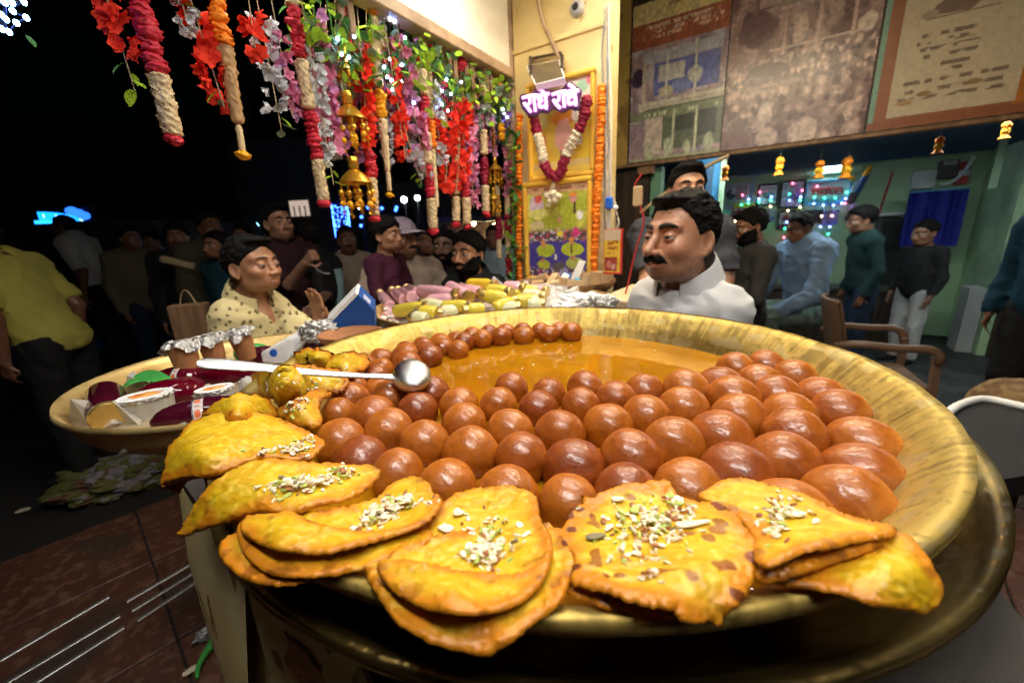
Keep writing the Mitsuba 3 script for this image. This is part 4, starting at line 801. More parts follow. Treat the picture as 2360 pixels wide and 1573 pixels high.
c_items = [('b', .55, .93, .35, .035, (.44, .31, .28)), ('t', .55, .93, .30, .016, (.62, .47, .40), 40.0), ('b', .45, .86, .40, .022, (.40, .28, .25)), ('t', .45, .862, .35, .010, (.6, .45, .38), 50.0), ('b', .40, .72, .010, .14, (.52, .38, .33)), ('b', .62, .72, .012, .16, (.52, .38, .33)), ('b', .84, .76, .012, .16, (.52, .38, .33)), ('e', .50, .72, .05, .09, (.55, .42, .36)), ('e', .72, .78, .045, .10, (.40, .28, .25)), ('b', .60, .62, .30, .008, (.50, .37, .32)), ('e', .92, .66, .055, .05, (.66, .53, .46)), ('e', .20, .78, .14, .12, (.15, .08, .085)), ('e', .32, .50, .14, .05, (.13, .07, .07)), ('b', .36, .40, .2, .012, (.42, .29, .26)), ('e', .60, .06, .10, .09, (.56, .43, .37)), ('e', .35, .05, .08, .07, (.50, .37, .32)), ('e', .10, .05, .12, .08, (.20, .11, .11)), ('e', .32, .22, .05, .07, (.60, .48, .42))]
bsdf('crowd_print', pr(proc(paint(crowd_bg, c_items, .5)), .3))
cert = [('b', .5, .5, .46, .46, (.30, .12, .06)), ('b', .955, .45, .045, .5, (.42, .15, .03)), ('b', .53, .52, .40, .44, (.56, .47, .33)), ('e', .42, .84, .07, .05, (.24, .16, .12)), ('e', .45, .76, .14, .05, (.22, .15, .12)), ('e', .58, .85, .06, .06, (.60, .48, .30)), ('e', .68, .82, .08, .05, (.22, .24, .26)), ('e', .30, .73, .05, .03, (.40, .32, .22)), ('b', .5, .705, .22, .006, (.30, .22, .15)), ('e', .85, .88, .06, .06, (.45, .36, .22)), ('b', .84, .83, .05, .008, (.42, .14, .08))] + \
    [('t', .53, y, w, .013, (.22, .16, .11), 24.0) for y, w in ((.60, .26), (.555, .28), (.51, .25), (.46, .22), (.40, .10), (.36, .06), (.30, .32), (.24, .30), (.19, .34))] + [('e', .24, .17, .05, .02, (.40, .26, .10)), ('e', .36, .215, .05, .018, (.32, .2, .08)), ('e', .66, .245, .06, .018, (.30, .19, .09)), ('b', .5, .03, .5, .03, (.28, .10, .05))]
bsdf('cert_print', pr(proc(paint((.20, .36, .28), cert, .12)), .35)); bsdf('orange_print', pr((.62, .13, .03), .4))
def pane(name, x0, x1, mat, yb=300):
    a, b = BW.px(x0, yb, .025)[0], BW.px(x1, yb - 30, .025)[0]; m, uv = BW.sheet(a, b, zB - .005, zT, .0245); put(name, m, mat, bp_, uv=uv)
# prints reach their full height above the frame of the picture
def pane2(name, xl, xr, ytop, mat):
    a, b = BW.px(xl, 330, .0245)[0], BW.px(xr, 300, .0245)[0]; zt = BW.px((xl + xr) / 2, ytop, .0245)[1]
    m, uv = BW.sheet(a + .001, b - .001, zB - .004, zt, .0245); put(name, m, mat, bp_, uv=uv); return a, b, zt
r1 = pane2('old_shop_print', 1450, 1662, -15, 'historic_print'); r2 = pane2('crowd_print', 1662, 1990, -40, 'crowd_print'); r3 = pane2('certificate_print', 1990, 2350, -70, 'cert_print'); r4 = pane2('orange_print', 2350, 2420, -70, 'orange_print')
pl = thing('timber_post', 'dark timber post below the signboard, hung with wires', 'post')
put('post', BW.box(BW.px(1400, 450)[0] - .25, BW.px(1492, 450)[0], 0, zB - .037, -.12, -.02), 'dark_wood', pl)
put('socket_board', BW.box(BW.px(1471, 400)[0], BW.px(1508, 400)[0], BW.px(1490, 402)[1], BW.px(1490, 385)[1], -.019, .03), 'brown_wood', pl)
gj = thing('door_jamb', 'green painted door jamb behind the vendor', 'door frame')
put('jamb', BW.box(BW.px(1494, 450)[0], BW.px(1518, 450)[0], 0, zB - .04, -.16, -.05), 'green_jamb', gj)
wr = thing('wire_bundle', 'tangle of white and grey wires down the wall beside the posters', 'wires')
g = np.random.default_rng(3)
for k in range(6):
    x0 = 1394 + k * 3; pts = [PW.at(PW.px(x0 + g.normal(0, 3), y)[0] + .01, PW.px(x0, y)[1], .02 + .006 * k) for y in (20, 150, 300, 420, 520, 620)]
    put('wire', tube(spline(pts, 24), .0045, 6), 'cable_white' if k % 3 else 'grey_plastic', wr, True)
cl_ = [PW.at(*PW.px(1412 + 12 * math.cos(t) * (1 + .3 * math.sin(3 * t)), 500 + 38 * math.sin(t), .05), .05) for t in np.linspace(0, 6.2, 20)]
put('wire_loop', tube(cl_, .004, 6), 'cable_white', wr, True)
rw = thing('red_wire', 'thin red wire dangling in front of the dark post', 'wire')
put('strand', tube(spline([PW.at(*PW.px(x, y, .3), .3) for x, y in ((1480, 400), (1472, 470), (1482, 492), (1470, 560), (1455, 620), (1440, 680))], 24), .0035, 6), 'cable_red', rw, True)
put('wood_block', PW.put3(bbox(.035, .075, .02, bev=.004), *PW.px(1470, 452, .3), .3), 'kraft', rw)
pk = thing('bamboo_pole', 'thin bamboo pole slanting up to the signboard edge', 'pole')
put('cane', tube(spline([BW.at(*BW.px(x, y, .25), .25) for x, y in ((1476, 490), (1540, 440), (1600, 400), (1680, 358))], 16), [.012] * 16, 8), 'kraft_b', pk, True)
cb = thing('hanging_clip', 'blue plastic clip hanging among the wires', 'clip')
put('body', PW.put3(bbox(.035, .055, .025, bev=.008), *PW.px(1404, 468, .06), .06), 'blue_plastic', cb); put('bulb', moved(ico(2, .012), t=PW.at(*PW.px(1419, 478, .06), .06)), 'white_plastic', cb, True)
wp_card = thing('wall_placard', 'yellow and red notice card hanging beside the posters', 'sign')
card = paint((.62, .40, .04), [('b', .5, .88, .5, .12, (.55, .42, .30)), ('t', .45, .70, .34, .05, (.30, .06, .02), 16.0), ('t', .45, .58, .30, .035, (.30, .06, .02), 16.0), ('t', .45, .47, .36, .02, (.40, .14, .03), 26.0), ('b', .40, .22, .36, .16, (.30, .04, .03)), ('e', .30, .22, .14, .09, (.45, .16, .12)), ('e', .55, .16, .12, .07, (.55, .32, .28)), ('b', .97, .5, .04, .5, (.60, .03, .03)), ('b', .5, .012, .5, .018, (.60, .03, .03))])
bsdf('card_print', pr(proc(card), .35))
A = PW.quad([(1396, 525), (1438, 532), (1428, 632), (1390, 628)], .16); m, uv = PW.sheet(*A, .165); put('print', m, 'card_print', wp_card, uv=uv); put('backing', PW.box(A[0] - .003, A[1] + .003, A[2] - .003, A[3] + .003, .155, .1635, .002), 'cable_red', wp_card)
put('cord', tube([PW.at(A[0] + .03, A[3], .16), PW.at((A[0] + A[1]) / 2, A[3] + .07, .14), PW.at(A[1] - .03, A[3], .16)], .002, 5), 'thread', wp_card)
# ------------------------------------------------------------------ the smaller brass pan on the left with cups, pouches and pots
CC, CZ, CR = np.array([-.632, .948]), 1.170, .348
lp = thing('small_brass_pan', 'smaller brass pan at the left holding drinks and foil topped cups in water', 'pan')
cprof = np.array([(0.0005, -.075), (.26, -.075), (.30, -.066), (.322, -.045), (.334, -.016), (.342, -.002), (.345, 0), (.349, -.003), (.349, -.009), (.345, -.012), (.338, -.024), (.327, -.05), (.304, -.073), (.262, -.083), (.0005, -.083)])
s_ = np.r_[0, np.cumsum(np.hypot(*np.diff(cprof, axis=0).T))]; ss = np.linspace(0, s_[-1], 70)
bsdf('brass_plain', {'type': 'twosided', 'b': {'type': 'principled', 'base_color': proc(lambda p, n, uv: mix((.66, .48, .20), (.46, .31, .11), smoothstep(.4, .68, fbm(p.x * 16.0, p.y * 16.0, p.z * 22.0, 4)))), 'metallic': .55, 'roughness': .42}})
put('pan_body', lathe(np.stack([PchipInterpolator(s_, cprof[:, 0])(ss), PchipInterpolator(s_, cprof[:, 1])(ss)], 1), 140).apply_translation((CC[0], CC[1], CZ)), 'brass_plain', lp, True)
bsdf('clear_plastic', {'type': 'twosided', 'b': {'type': 'principled', 'base_color': rgb(.42, .40, .36), 'roughness': .12, 'clearcoat': .8, 'specular': .6}})
bsdf('murky_water', {'type': 'twosided', 'b': {'type': 'bumpmap', 'bump': proc(lambda p, n, uv: noise(p.x * 30.0, p.y * 30.0, 2.0)), 'scale': .0012, 'b': {'type': 'plastic', 'diffuse_reflectance': proc(lambda p, n, uv: mix((.44, .36, .24), (.30, .22, .14), fbm(p.x * 10.0, p.y * 10.0, 0.0, 3))), 'int_ior': 1.33}}})
WZ = CZ - .040
put('water', lathe([(.0005, 0), (.15, 0), (.324, 0)], 80).apply_translation((CC[0], CC[1], WZ)), 'murky_water', lp, label='cloudy cold water in the pan', kind='stuff')
g = np.random.default_rng(66); put('floating_ice', cat([moved(trimesh.convex.convex_hull(g.normal(0, 1, (10, 3)) * g.uniform(.008, .02)), t=[CC[0] + r_ * math.cos(a_i), CC[1] + r_ * math.sin(a_i), WZ + .002]) for a_i, r_ in zip(g.uniform(0, 6.28, 40), .30 * np.sqrt(g.uniform(0, 1, 40)))]), 'clear_plastic', lp, kind='stuff')
lt = thing('left_table', 'dark stand under the smaller brass pan', 'stand')
put('stand_top', lathe([(.0005, 0), (.20, 0), (.20, -.02), (.0005, -.02)], 40).apply_translation((CC[0] + .02, CC[1] + .02, CZ - .0835)), 'counter_dark', lt, 40)
put('column', lathe([(.12, 0), (.10, -.5), (.13, -1.05), (.0005, -1.05)], 30).apply_translation((CC[0] + .02, CC[1] + .02, CZ - .104)), 'dark_wood', lt, 40)
lid_print = paint((.80, .81, .82), [('e', .5, .5, .30, .24, (.75, .30, .08)), ('e', .56, .46, .16, .14, (.80, .45, .12)), ('e', .40, .55, .10, .08, (.60, .16, .04)), ('e', .2, .35, .10, .05, (.40, .50, .66)), ('e', .78, .62, .10, .06, (.40, .50, .66))])
bsdf('cup_lid', pr(proc(lid_print), .3))
bsdf('ruby_drink', {'type': 'plastic', 'diffuse_reflectance': rgb(.20, .003, .025), 'int_ior': 1.45, 'nonlinear': True}); bsdf('ruby_dark', {'type': 'plastic', 'diffuse_reflectance': rgb(.11, .008, .03), 'int_ior': 1.45, 'nonlinear': True})
def disk(r, z, n=40):
    a = np.linspace(0, 2 * PI, n, endpoint=False); v = np.vstack([[[0, 0, z]], np.c_[r * np.cos(a), r * np.sin(a), np.full(n, z)]]); f = np.stack([np.zeros(n, int), 1 + np.arange(n), 1 + (np.arange(n) + 1) % n], 1)
    return trimesh.Trimesh(v, f, process=False), v[:, :2] / (2 * r) + .5
for (x, y, w), lb in (((334, 909, 117), 'silver lidded cup with an orange fruit print, nearer the pan edge'), ((494, 893, 93), 'silver lidded cup with an orange fruit print, beside the crumpled malpua')):
    c = atZ(x, y, WZ + .040); r = w / 2 * np.linalg.norm(c - CAM) / F * .64; t = thing('foil_cup', lb, 'cup', 'lidded cups in the smaller brass pan')
    R = rotz(.6) @ rotx(-.06); m, uv = disk(r, 0); put('lid', moved(m, R, c), 'cup_lid', t, uv=uv)
    put('lid_rim', moved(lathe([(r * .985, -.001), (r * 1.03, .0), (r * 1.03, -.006), (r * .96, -.007)], 40), R, c), 'foil', t, 40)
    mm = lathe([(r * .96, -.006), (r * .94, -.02), (r * .86, -.055), (r * .8, -.075), (.0005, -.075)], 48); v = mm.vertices; v = v * np.c_[np.tile(1 + .03 * np.sin(np.arctan2(v[:, 1], v[:, 0]) * 14), (2, 1)).T, np.ones(len(v))]; mm.vertices = v
    put('cup_body', moved(mm, R, c), 'clear_plastic', t, 40)
def blob(sx, sy, sz, seed, amp=.08, f=2.0):
    m = ico(4, 1); v = m.vertices; v = np.sign(v) * np.abs(v) ** .82; v = v * (1 + amp * 2 * (meshkit.fbm(v * f + seed, 3, seed) - .5))[:, None]; m.vertices = v * [sx, sy, sz]; return m
wrap = paint((.10, .01, .03), [('b', .5, .5, .12, .5, (.55, .50, .50)), ('e', .5, .3, .09, .10, (.62, .15, .04)), ('e', .5, .6, .08, .08, (.10, .25, .08)), ('e', .5, .8, .09, .10, (.62, .2, .08))])
bsdf('label_print', pr(proc(paint((.55, .50, .52), [('e', .25, .5, .12, .3, (.60, .12, .03)), ('e', .55, .5, .10, .3, (.08, .22, .06)), ('e', .8, .5, .1, .3, (.62, .15, .04)), ('b', .5, .06, .5, .05, (.04, .03, .05))])), .35))
def bottle_lying(name, label, p0, p1, r, mat, capmat='cap_brass', group=None, cat_='bottle', lab_=None, neck=.32):
    """a bottle from its bottom p0 to its cap p1"""
    L = np.linalg.norm(p1 - p0); R = frame_to(p1 - p0); t = thing(name, label, cat_, group)
    b = L * (1 - neck)
    prof = [(.0005, 0), (r * .8, .0), (r * .97, .006), (r, .016), (r, b * .86), (r * .93, b * .95), (r * .74, b + L * .08), (r * .62, b + L * .13), (r * .60, L - .020), (r * .62, L - .019), (r * .58, L - .012), (.0005, L - .012)]
    put('glass_body', moved(lathe(prof, 28), R, p0), mat, t, 50)
    put('cap', moved(lathe([(r * .49, L - .020), (r * .84, L - .017), (r * .84, L - .003), (r * .76, L), (.0005, L)], 20), R, p0), capmat, t, 40)
    if lab_: put('label', moved(lathe([(r * 1.008, b * .30), (r * 1.008, b * .72)], 28), R, p0), lab_, t, True)
    return t
w3 = lambda x, y, dz: atZ(x, y, WZ + dz)
bottle_lying('drink_bottle', 'dark red drink bottle lying with its brass cap towards the pan edge', w3(212, 930, .012) + [-.02, .05, 0], w3(250, 962, .018), .034, 'ruby_dark', lab_=None, neck=.2)
for (x, y, sx, sy, yaw, mt, lb) in ((395, 905, .062, .045, .5, 'ruby_drink', 'shiny red drink pouch lying between the two silver lidded cups'), (458, 955, .070, .034, .55, 'ruby_dark', 'dark red pouch with a printed band nearest the large malpua'), (415, 872, .058, .036, .2, 'ruby_drink', 'red drink pouch with a printed band behind the right hand cup'), (530, 860, .075, .045, .1, 'ruby_drink', 'bright red drink pouch beneath the spoon handle'), (600, 822, .05, .03, .3, 'ruby_dark', 'small dark red pouch behind the spoon handle')):
    t = thing('drink_pouch', lb, 'pouch', 'red drink pouches in the smaller pan'); c = w3(x, y, .012)
    put('pouch_body', moved(blob(sx, sy, .030, int(x), .05), rotz(yaw), c), mt, t, True)
    if 'band' in lb:
        m = lathe([(1.012, -.11), (1.02, 0), (1.012, .11)], 40); uv = np.c_[np.tile(np.arange(40) / 40 * 3 % 1, 3), np.repeat([0, .5, 1], 40)]
        v = m.vertices[:, [2, 0, 1]]; v = np.sign(v) * np.abs(v) ** .95; m.vertices = v * [sx, sy * .99, .031]
        put('printed_band', moved(m, rotz(yaw), c + U * .012), 'label_print', t, True, uv=uv)
gl = thing('banana_leaf', 'folded green leaf behind the nearer silver lidded cup', 'leaf'); q = [w3(272, 905, .006), w3(300, 886, .02), w3(345, 877, .026), w3(395, 880, .02)]
P_ = spline(q, 20); wd = .022 * np.sin(np.linspace(.25, 2.8, 20)); m = np.vstack([P_ + np.c_[wd * .2, -wd, wd * .3], P_, P_ + np.c_[-wd * .2, wd, wd * .9]]); f = []
for r_ in (0, 1):
    for k in range(19): a = r_ * 20 + k; f += [[a, a + 1, a + 21], [a, a + 21, a + 20]]
put('blade', trimesh.Trimesh(m, f, process=False), 'green_plastic', gl, True)
def foil_cap(r, seed):
    n, k = 90, 16; a = np.linspace(0, 2 * PI, n, endpoint=False); rr = np.r_[np.linspace(.02, 1, 6), np.linspace(1.04, 1.28, k - 6)]; zz_ = np.r_[np.full(6, 0.0), -np.linspace(.10, .62, k - 6)]
    g = np.random.default_rng(seed); v = []
    for i in range(k):
        wob = 1 + (.10 * max(0, i - 5) / 6) * np.sin(a * 7 + seed) + .05 * max(0, i - 5) / 6 * np.sin(a * 13 + 2 * seed)
        hang = zz_[i] * (1 + .45 * np.sin(a * 2 + seed) + .25 * np.sin(a * 5 + seed * 2) if i > 6 else np.ones(n))
        v.append(np.c_[rr[i] * wob * np.cos(a), rr[i] * wob * np.sin(a), hang])
    v = np.vstack(v); v += (meshkit.fbm(v * 6 + seed, 3, seed)[:, None] - .5) * [.22, .22, .34]; v += (meshkit.noise(v * 17 + seed, seed)[:, None] - .5) * [.10, .10, .10]
    i, j = np.meshgrid(np.arange(k - 1), np.arange(n), indexing='ij'); j2 = (j + 1) % n; q = np.stack([i * n + j, i * n + j2, (i + 1) * n + j2, (i + 1) * n + j], -1).reshape(-1, 4)
    return trimesh.Trimesh(v * r, np.vstack([q[:, [0, 1, 2]], q[:, [0, 2, 3]], [[0, k_, k_ + 1] for k_ in range(1, n - 1)]]), process=False)
for i, (x, y, w, lb) in enumerate(((415, 786, 70, 'foil covered clay pot standing leftmost on the far rim'), (478, 772, 62, 'foil covered clay pot in the middle of the three'), (547, 760, 62, 'foil covered clay pot nearest the boy'))):
    c = atZ(x, y, CZ + .062); r = w / 2 * np.linalg.norm(c - CAM) / F * .66; t = thing('clay_pot', lb, 'pot', 'foil covered clay pots'); R = rotx(.08 * (i - 1)) @ roty(-.10)
    put('pot_body', moved(lathe([(r * .9, 0), (r * .94, -.02), (r * .86, -.05), (r * .7, -.085), (.0005, -.085)], 32), R, c), 'brown_clay', t, 50)
    put('foil_cover', moved(foil_cap(r, i + 2), R, c + [0, 0, .002]), 'foil', t, True)
gb = thing('green_pouch', 'small bright green drink pouch with a white label behind the spoon handle', 'pouch'); c = w3(580, 812, .02)
put('pouch_body', moved(blob(.045, .026, .026, 4, .05), rotz(.25), c), 'green_plastic', gb, True); put('label', moved(blob(.018, .0262, .0262, 4, .05), rotz(.25), c + [-.006, -.003, .001]), 'white_plastic', gb, True)
bsdf('milk_film', pr((.88, .88, .88), .35)); mp = thing('milk_pouch', 'white plastic milk pouch with blue print leaning against the large pan', 'pouch')
pq = [atZ(604, 836, WZ + .012), atZ(600, 812, WZ + .04), atZ(696, 757, WZ + .095), atZ(716, 770, WZ + .085), atZ(714, 800, WZ + .04), atZ(655, 838, WZ + .012)]
c3 = np.mean(pq, 0); fr = np.array([0.05, -.8, .55]); fr /= np.linalg.norm(fr); hull = trimesh.convex.convex_hull(np.vstack([pq, [c3 + fr * .022, c3 - fr * .02, c3 + fr * .02 + [.02, 0, .02], c3 + fr * .02 - [.025, 0, .01]]]))
hull = hull.subdivide().subdivide().subdivide(); trimesh.smoothing.filter_taubin(hull, iterations=6)
v = hull.vertices; hull.vertices = v + hull.vertex_normals * (.004 * (meshkit.fbm(v * 40, 3, 2) - .5))[:, None]
put('pouch_body', hull, 'milk_film', mp, True)
def decal(hull, pts, off=.0006):
    from trimesh.ray.ray_triangle import RayMeshIntersector
    out = []
    ri = RayMeshIntersector(hull); o = np.repeat(CAM[None], len(pts), 0); d = rays(pts); loc, ir, _ = ri.intersects_location(o, d, multiple_hits=False)
    P_ = np.full((len(pts), 3), np.nan); P_[ir] = loc
    if np.isnan(P_).any(): P_ = np.where(np.isnan(P_), np.nanmean(P_, 0), P_)
    return P_ - d / np.linalg.norm(d, axis=1, keepdims=True) * off
for cx, cy, rx, ry in ((630, 813, 9, 9), (693, 797, 12, 8)):
    a = np.linspace(0, 2 * PI, 16, endpoint=False); P_ = decal(hull, np.c_[cx + rx * np.cos(a), cy + ry * np.sin(a)]); put('blue_print', trimesh.Trimesh(np.vstack([P_, P_.mean(0) - fr * 0 + (CAM - P_.mean(0)) * .002]), [[i, (i + 1) % 16, 16] for i in range(16)], process=False), 'blue_plastic', mp)
pu = thing('clear_wrapped_pouch', 'purple drink pouch in shiny clear wrap beside the blue box', 'pouch'); c = atZ(738, 790, CZ + .01)
put('pouch_body', moved(blob(.050, .035, .035, 9, .1), rotz(.3), c), 'ruby_dark', pu, True); put('wrap_top', moved(blob(.046, .03, .030, 12, .5, 3.5), rotz(.3), atZ(738, 765, CZ + .045)), 'foil', pu, True)
cb_ = thing('clay_bowl', 'shallow orange brown clay bowl under the blue box', 'bowl'); c = atZ(808, 772, 1.215)
put('bowl_body', lathe([(.0005, -.03), (.05, -.03), (.075, -.005), (.08, .008), (.074, .010), (.06, -.006), (.0005, -.012)], 40).apply_translation(c), 'brown_clay', cb_, 50)
bb = thing('blue_box', 'tilted blue cardboard dispenser with a white edge behind the pan rim', 'box')
pl_ = [(756, 752), (826, 680), (862, 715), (866, 757)]; B0 = np.array([atY(x, y, 1.10) for x, y in pl_]); nb = np.array([-.25, .95, .15]); nb /= np.linalg.norm(nb)
put('box_body', trimesh.convex.convex_hull(np.vstack([B0, B0 + nb * .10])), 'navy_card', bb)
e0, e1 = B0[0], B0[1]; dn = np.array([-.6, 0, .55]) * .0135
put('white_flap', trimesh.convex.convex_hull(np.vstack([e0 + dn * .15, e1 + dn * .15, e0 + dn, e1 + dn, e0 + dn * .15 + nb * .10, e1 + dn * .15 + nb * .1, e0 + dn + nb * .1, e1 + dn + nb * .1])), 'white_card', bb)
e2 = B0[2]; put('label_patch', trimesh.convex.convex_hull(np.vstack([(e1 * .7 + e2 * .3) + [.0, -.0, .003] + nb * k for k in (.01, .05)] + [(e1 * .25 + e2 * .75) + [.0, 0, .003] + nb * k for k in (.01, .05)] + [(e1 * .5 + e2 * .5) + [.002, 0, .0045] + nb * .03])), 'lavender_card', bb)

# ------------------------------------------------------------------ tray of milk bottles on ice
BC = np.array([-.06, 1.56]); BZ = 1.150
bt = thing('bottle_tray', 'wide brass tray heaped with ice and small milk bottles behind the pan', 'tray')
put('tray_body', lathe([(.0005, .002), (.40, .004), (.44, .03), (.458, .055), (.464, .055), (.45, .025), (.40, -.006), (.0005, -.008)], 90).apply_translation((BC[0], BC[1], BZ)), 'brass_plain', bt, 40)
bsdf('ice', {'type': 'twosided', 'b': {'type': 'principled', 'base_color': rgb(.62, .60, .58), 'roughness': .12, 'clearcoat': .8, 'specular': .7}}); bsdf('ice_pink', {'type': 'twosided', 'b': {'type': 'principled', 'base_color': rgb(.66, .42, .46), 'roughness': .15, 'clearcoat': .8}})
def dome(xy): r = np.hypot(*(np.asarray(xy) - BC)) / .44; return BZ + .028 + .075 * max(0, 1 - r ** 2)
def ondome(x, y, up):
    d = ray(x, y); t = (1.23 - CAM[2]) / d[2]
    for _ in range(20):
        p = CAM + d * t; t += .5 * ((dome(p[:2]) + up - CAM[2]) / d[2] - t)
    return CAM + d * t
g = np.random.default_rng(21); chunks, pinks = [], []
for _ in range(420):
    a, r = g.uniform(0, 6.283), .43 * math.sqrt(g.uniform()); xy = BC + r * np.array([math.cos(a), math.sin(a)]); s = g.uniform(.008, .022)
    m = trimesh.convex.convex_hull(g.normal(0, 1, (9, 3)) * s * [1, 1, .7]); m.apply_translation([*xy, dome(xy) - .012 + g.uniform(0, .012)]); (pinks if xy[0] < -.12 and g.uniform() < .6 else chunks).append(m)
put('ice', cat(chunks), 'ice', bt, kind='stuff', label='crushed ice between the bottles'); put('pink_ice', cat(pinks), 'ice_pink', bt, kind='stuff')
m = lathe([(.0005, .075), (.15, .066), (.30, .040), (.40, .012), (.43, .0)], 60).apply_translation((BC[0], BC[1], BZ + .010)); put('ice_heap', m, 'ice', bt, 40, kind='stuff')
for k, c in (('milk_pink', (.74, .40, .46)), ('milk_yellow', (.70, .56, .07)), ('milk_pale', (.68, .68, .42)), ('milk_deep', (.66, .44, .03))):
    bsdf(k, {'type': 'plastic', 'diffuse_reflectance': rgb(*c), 'int_ior': 1.5, 'nonlinear': False})
Z7 = lambda x, y: (800 + x / 5.226, 460 + y / 5.226)
bots = [('milk_pink', (520, 1290), (395, 1120), 0), ('milk_pink', (690, 1210), (540, 1090), .012), ('milk_pink', (780, 1180), (615, 1085), .02), ('milk_pink', (850, 1130), (715, 1060), .025), ('milk_pink', (880, 1095), (1335, 1140), .03), ('milk_pink', (990, 1225), (1350, 1200), .015), ('milk_pink', (1240, 1050), (1480, 1170), .03), ('milk_pink', (1440, 1095), (1640, 1140), .025),
        ('milk_deep', (1470, 1025), (1800, 1035), .035), ('milk_yellow', (1930, 1200), (1605, 1150), .02), ('milk_yellow', (1700, 1095), (1980, 1120), .03), ('milk_yellow', (590, 1345), (985, 1285), .006), ('milk_yellow', (1080, 1365), (830, 1350), .004), ('milk_pale', (1330, 1345), (1085, 1365), .006), ('milk_yellow', (1160, 1300), (1515, 1285), .012), ('milk_pale', (1170, 1310), (890, 1240), .008), ('milk_yellow', (1780, 1320), (2045, 1215), .012), ('milk_pale', (960, 1450), (765, 1410), 0), ('milk_yellow', (1640, 1320), (1390, 1345), .006),
        ('milk_pink', (1900, 1060), (2150, 1070), .03), ('milk_yellow', (2010, 1130), (2290, 1090), .02), ('milk_yellow', (2030, 1230), (2300, 1210), .012), ('milk_pale', (2110, 1150), (2390, 1170), .015), ('milk_pale', (2180, 1280), (2380, 1255), .008), ('milk_pale', (1860, 1330), (2090, 1290), .006), ('milk_pink', (2200, 1090), (2420, 1110), .015)]
names = {'milk_pink': 'pink', 'milk_yellow': 'yellow', 'milk_pale': 'pale greenish', 'milk_deep': 'deep yellow'}; cnt = {}
order = sorted(range(len(bots)), key=lambda i: bots[i][1][0] + bots[i][2][0])
for i in order:
    mt, b0_, b1_, upz = bots[i]; cnt[mt] = cnt.get(mt, 0) + 1
    bottle_lying('milk_bottle', f'{names[mt]} milk bottle with brass cap on ice, ' + (f'{ORD[cnt[mt] - 1]} of its colour from the left' if mt != 'milk_deep' else 'lying on top of the heap'), ondome(*Z7(*b0_), upz + .012), ondome(*Z7(*b1_), upz + .022), .0235, mt, group='milk bottles on the ice tray', neck=.26)
wpk = thing('plastic_bag', 'crumpled white plastic packets beside the bottle tray', 'bag'); c = atZ(1342, 692, 1.21)
put('bag_body', moved(blob(.085, .06, .025, 31, .6, 3.0), rotz(.3), c), 'white_plastic', wpk, True); put('dark_film', moved(blob(.05, .04, .03, 35, .7, 3.5), rotz(.3), atZ(1385, 700, 1.21)), 'foil', wpk, True)
# cardboard packs in a cane basket
cbk = thing('cane_basket', 'shallow cane basket of cardboard packs below the posters', 'basket'); c = atZ(1310, 664, 1.20)
put('basket_body', lathe([(.0005, .0), (.20, .004), (.235, .04), (.242, .042), (.238, .03), (.205, -.008), (.0005, -.010)], 60).apply_translation(c + [0, .10, -.015]), 'brown_wood', cbk, 40)
g = np.random.default_rng(8)
packs = [(1215, 640, .07, .045, .05, .5, 'kraft'), (1228, 628, .05, .03, .06, .2, 'kraft_b'), (1246, 648, .08, .05, .03, -.2, 'kraft'), (1255, 632, .09, .05, .025, .3, 'kraft'), (1280, 655, .07, .04, .05, .9, 'kraft_b'), (1240, 660, .06, .05, .02, .1, 'kraft'), (1270, 664, .09, .05, .02, .0, 'kraft_b'), (1300, 660, .06, .05, .05, .4, 'kraft'), (1330, 664, .07, .04, .04, .7, 'kraft_b'), (1352, 652, .05, .03, .07, .3, 'kraft_b'), (1376, 652, .06, .02, .08, .5, 'kraft'), (1398, 648, .08, .02, .07, -.3, 'kraft_b')]
for i, (x, y, sx, sy, sz, yaw, mt) in enumerate(packs):
    put('cardboard_pack', moved(bbox(sx, sy, sz, bev=.002), rotz(yaw) @ roty(g.normal(0, .25)), atZ(x, y, 1.215) + [0, .05, .01]), mt, label=f'small brown cardboard pack in the cane basket, {ORD[i]} from the left', cat='box', group='cardboard packs in the cane basket')
def slant_card(name, label, P4, t, mt, face=None):
    th_ = thing(name, label, 'card'); Q = np.array([PW.at(*PW.px(x, y, c), c) for x, y, c in P4]); n = np.cross(Q[1] - Q[0], Q[3] - Q[0]); n /= np.linalg.norm(n); n = n if n @ (CAM - Q[0]) > 0 else -n
    put('card', prism(Q, n, t), mt, th_)
    if face: c = Q.mean(0); put('face', prism(c + (Q - c) * .86 + n * .0016, n, .0012), face, th_)
slant_card('blue_card_box', 'slanted white and blue card box standing in the cane basket', [(1300, 624, .22), (1316, 632, .22), (1296, 666, .26), (1279, 660, .26)], .03, 'blue_plastic', 'white_card')
slant_card('navy_card', 'navy blue card behind the slanted white box', [(1316, 630, .21), (1324, 655, .21), (1316, 668, .24), (1298, 666, .24)], .01, 'navy_card')
slant_card('white_price_card', 'tall white card leaning right in the cane basket', [(1336, 598, .20), (1350, 602, .20), (1330, 650, .22), (1315, 640, .22)], .004, 'white_card')
slant_card('cyan_card', 'small bright cyan card at the front of the cane basket', [(1325, 640, .23), (1338, 642, .23), (1328, 660, .25), (1320, 656, .25)], .006, 'cyan_card')

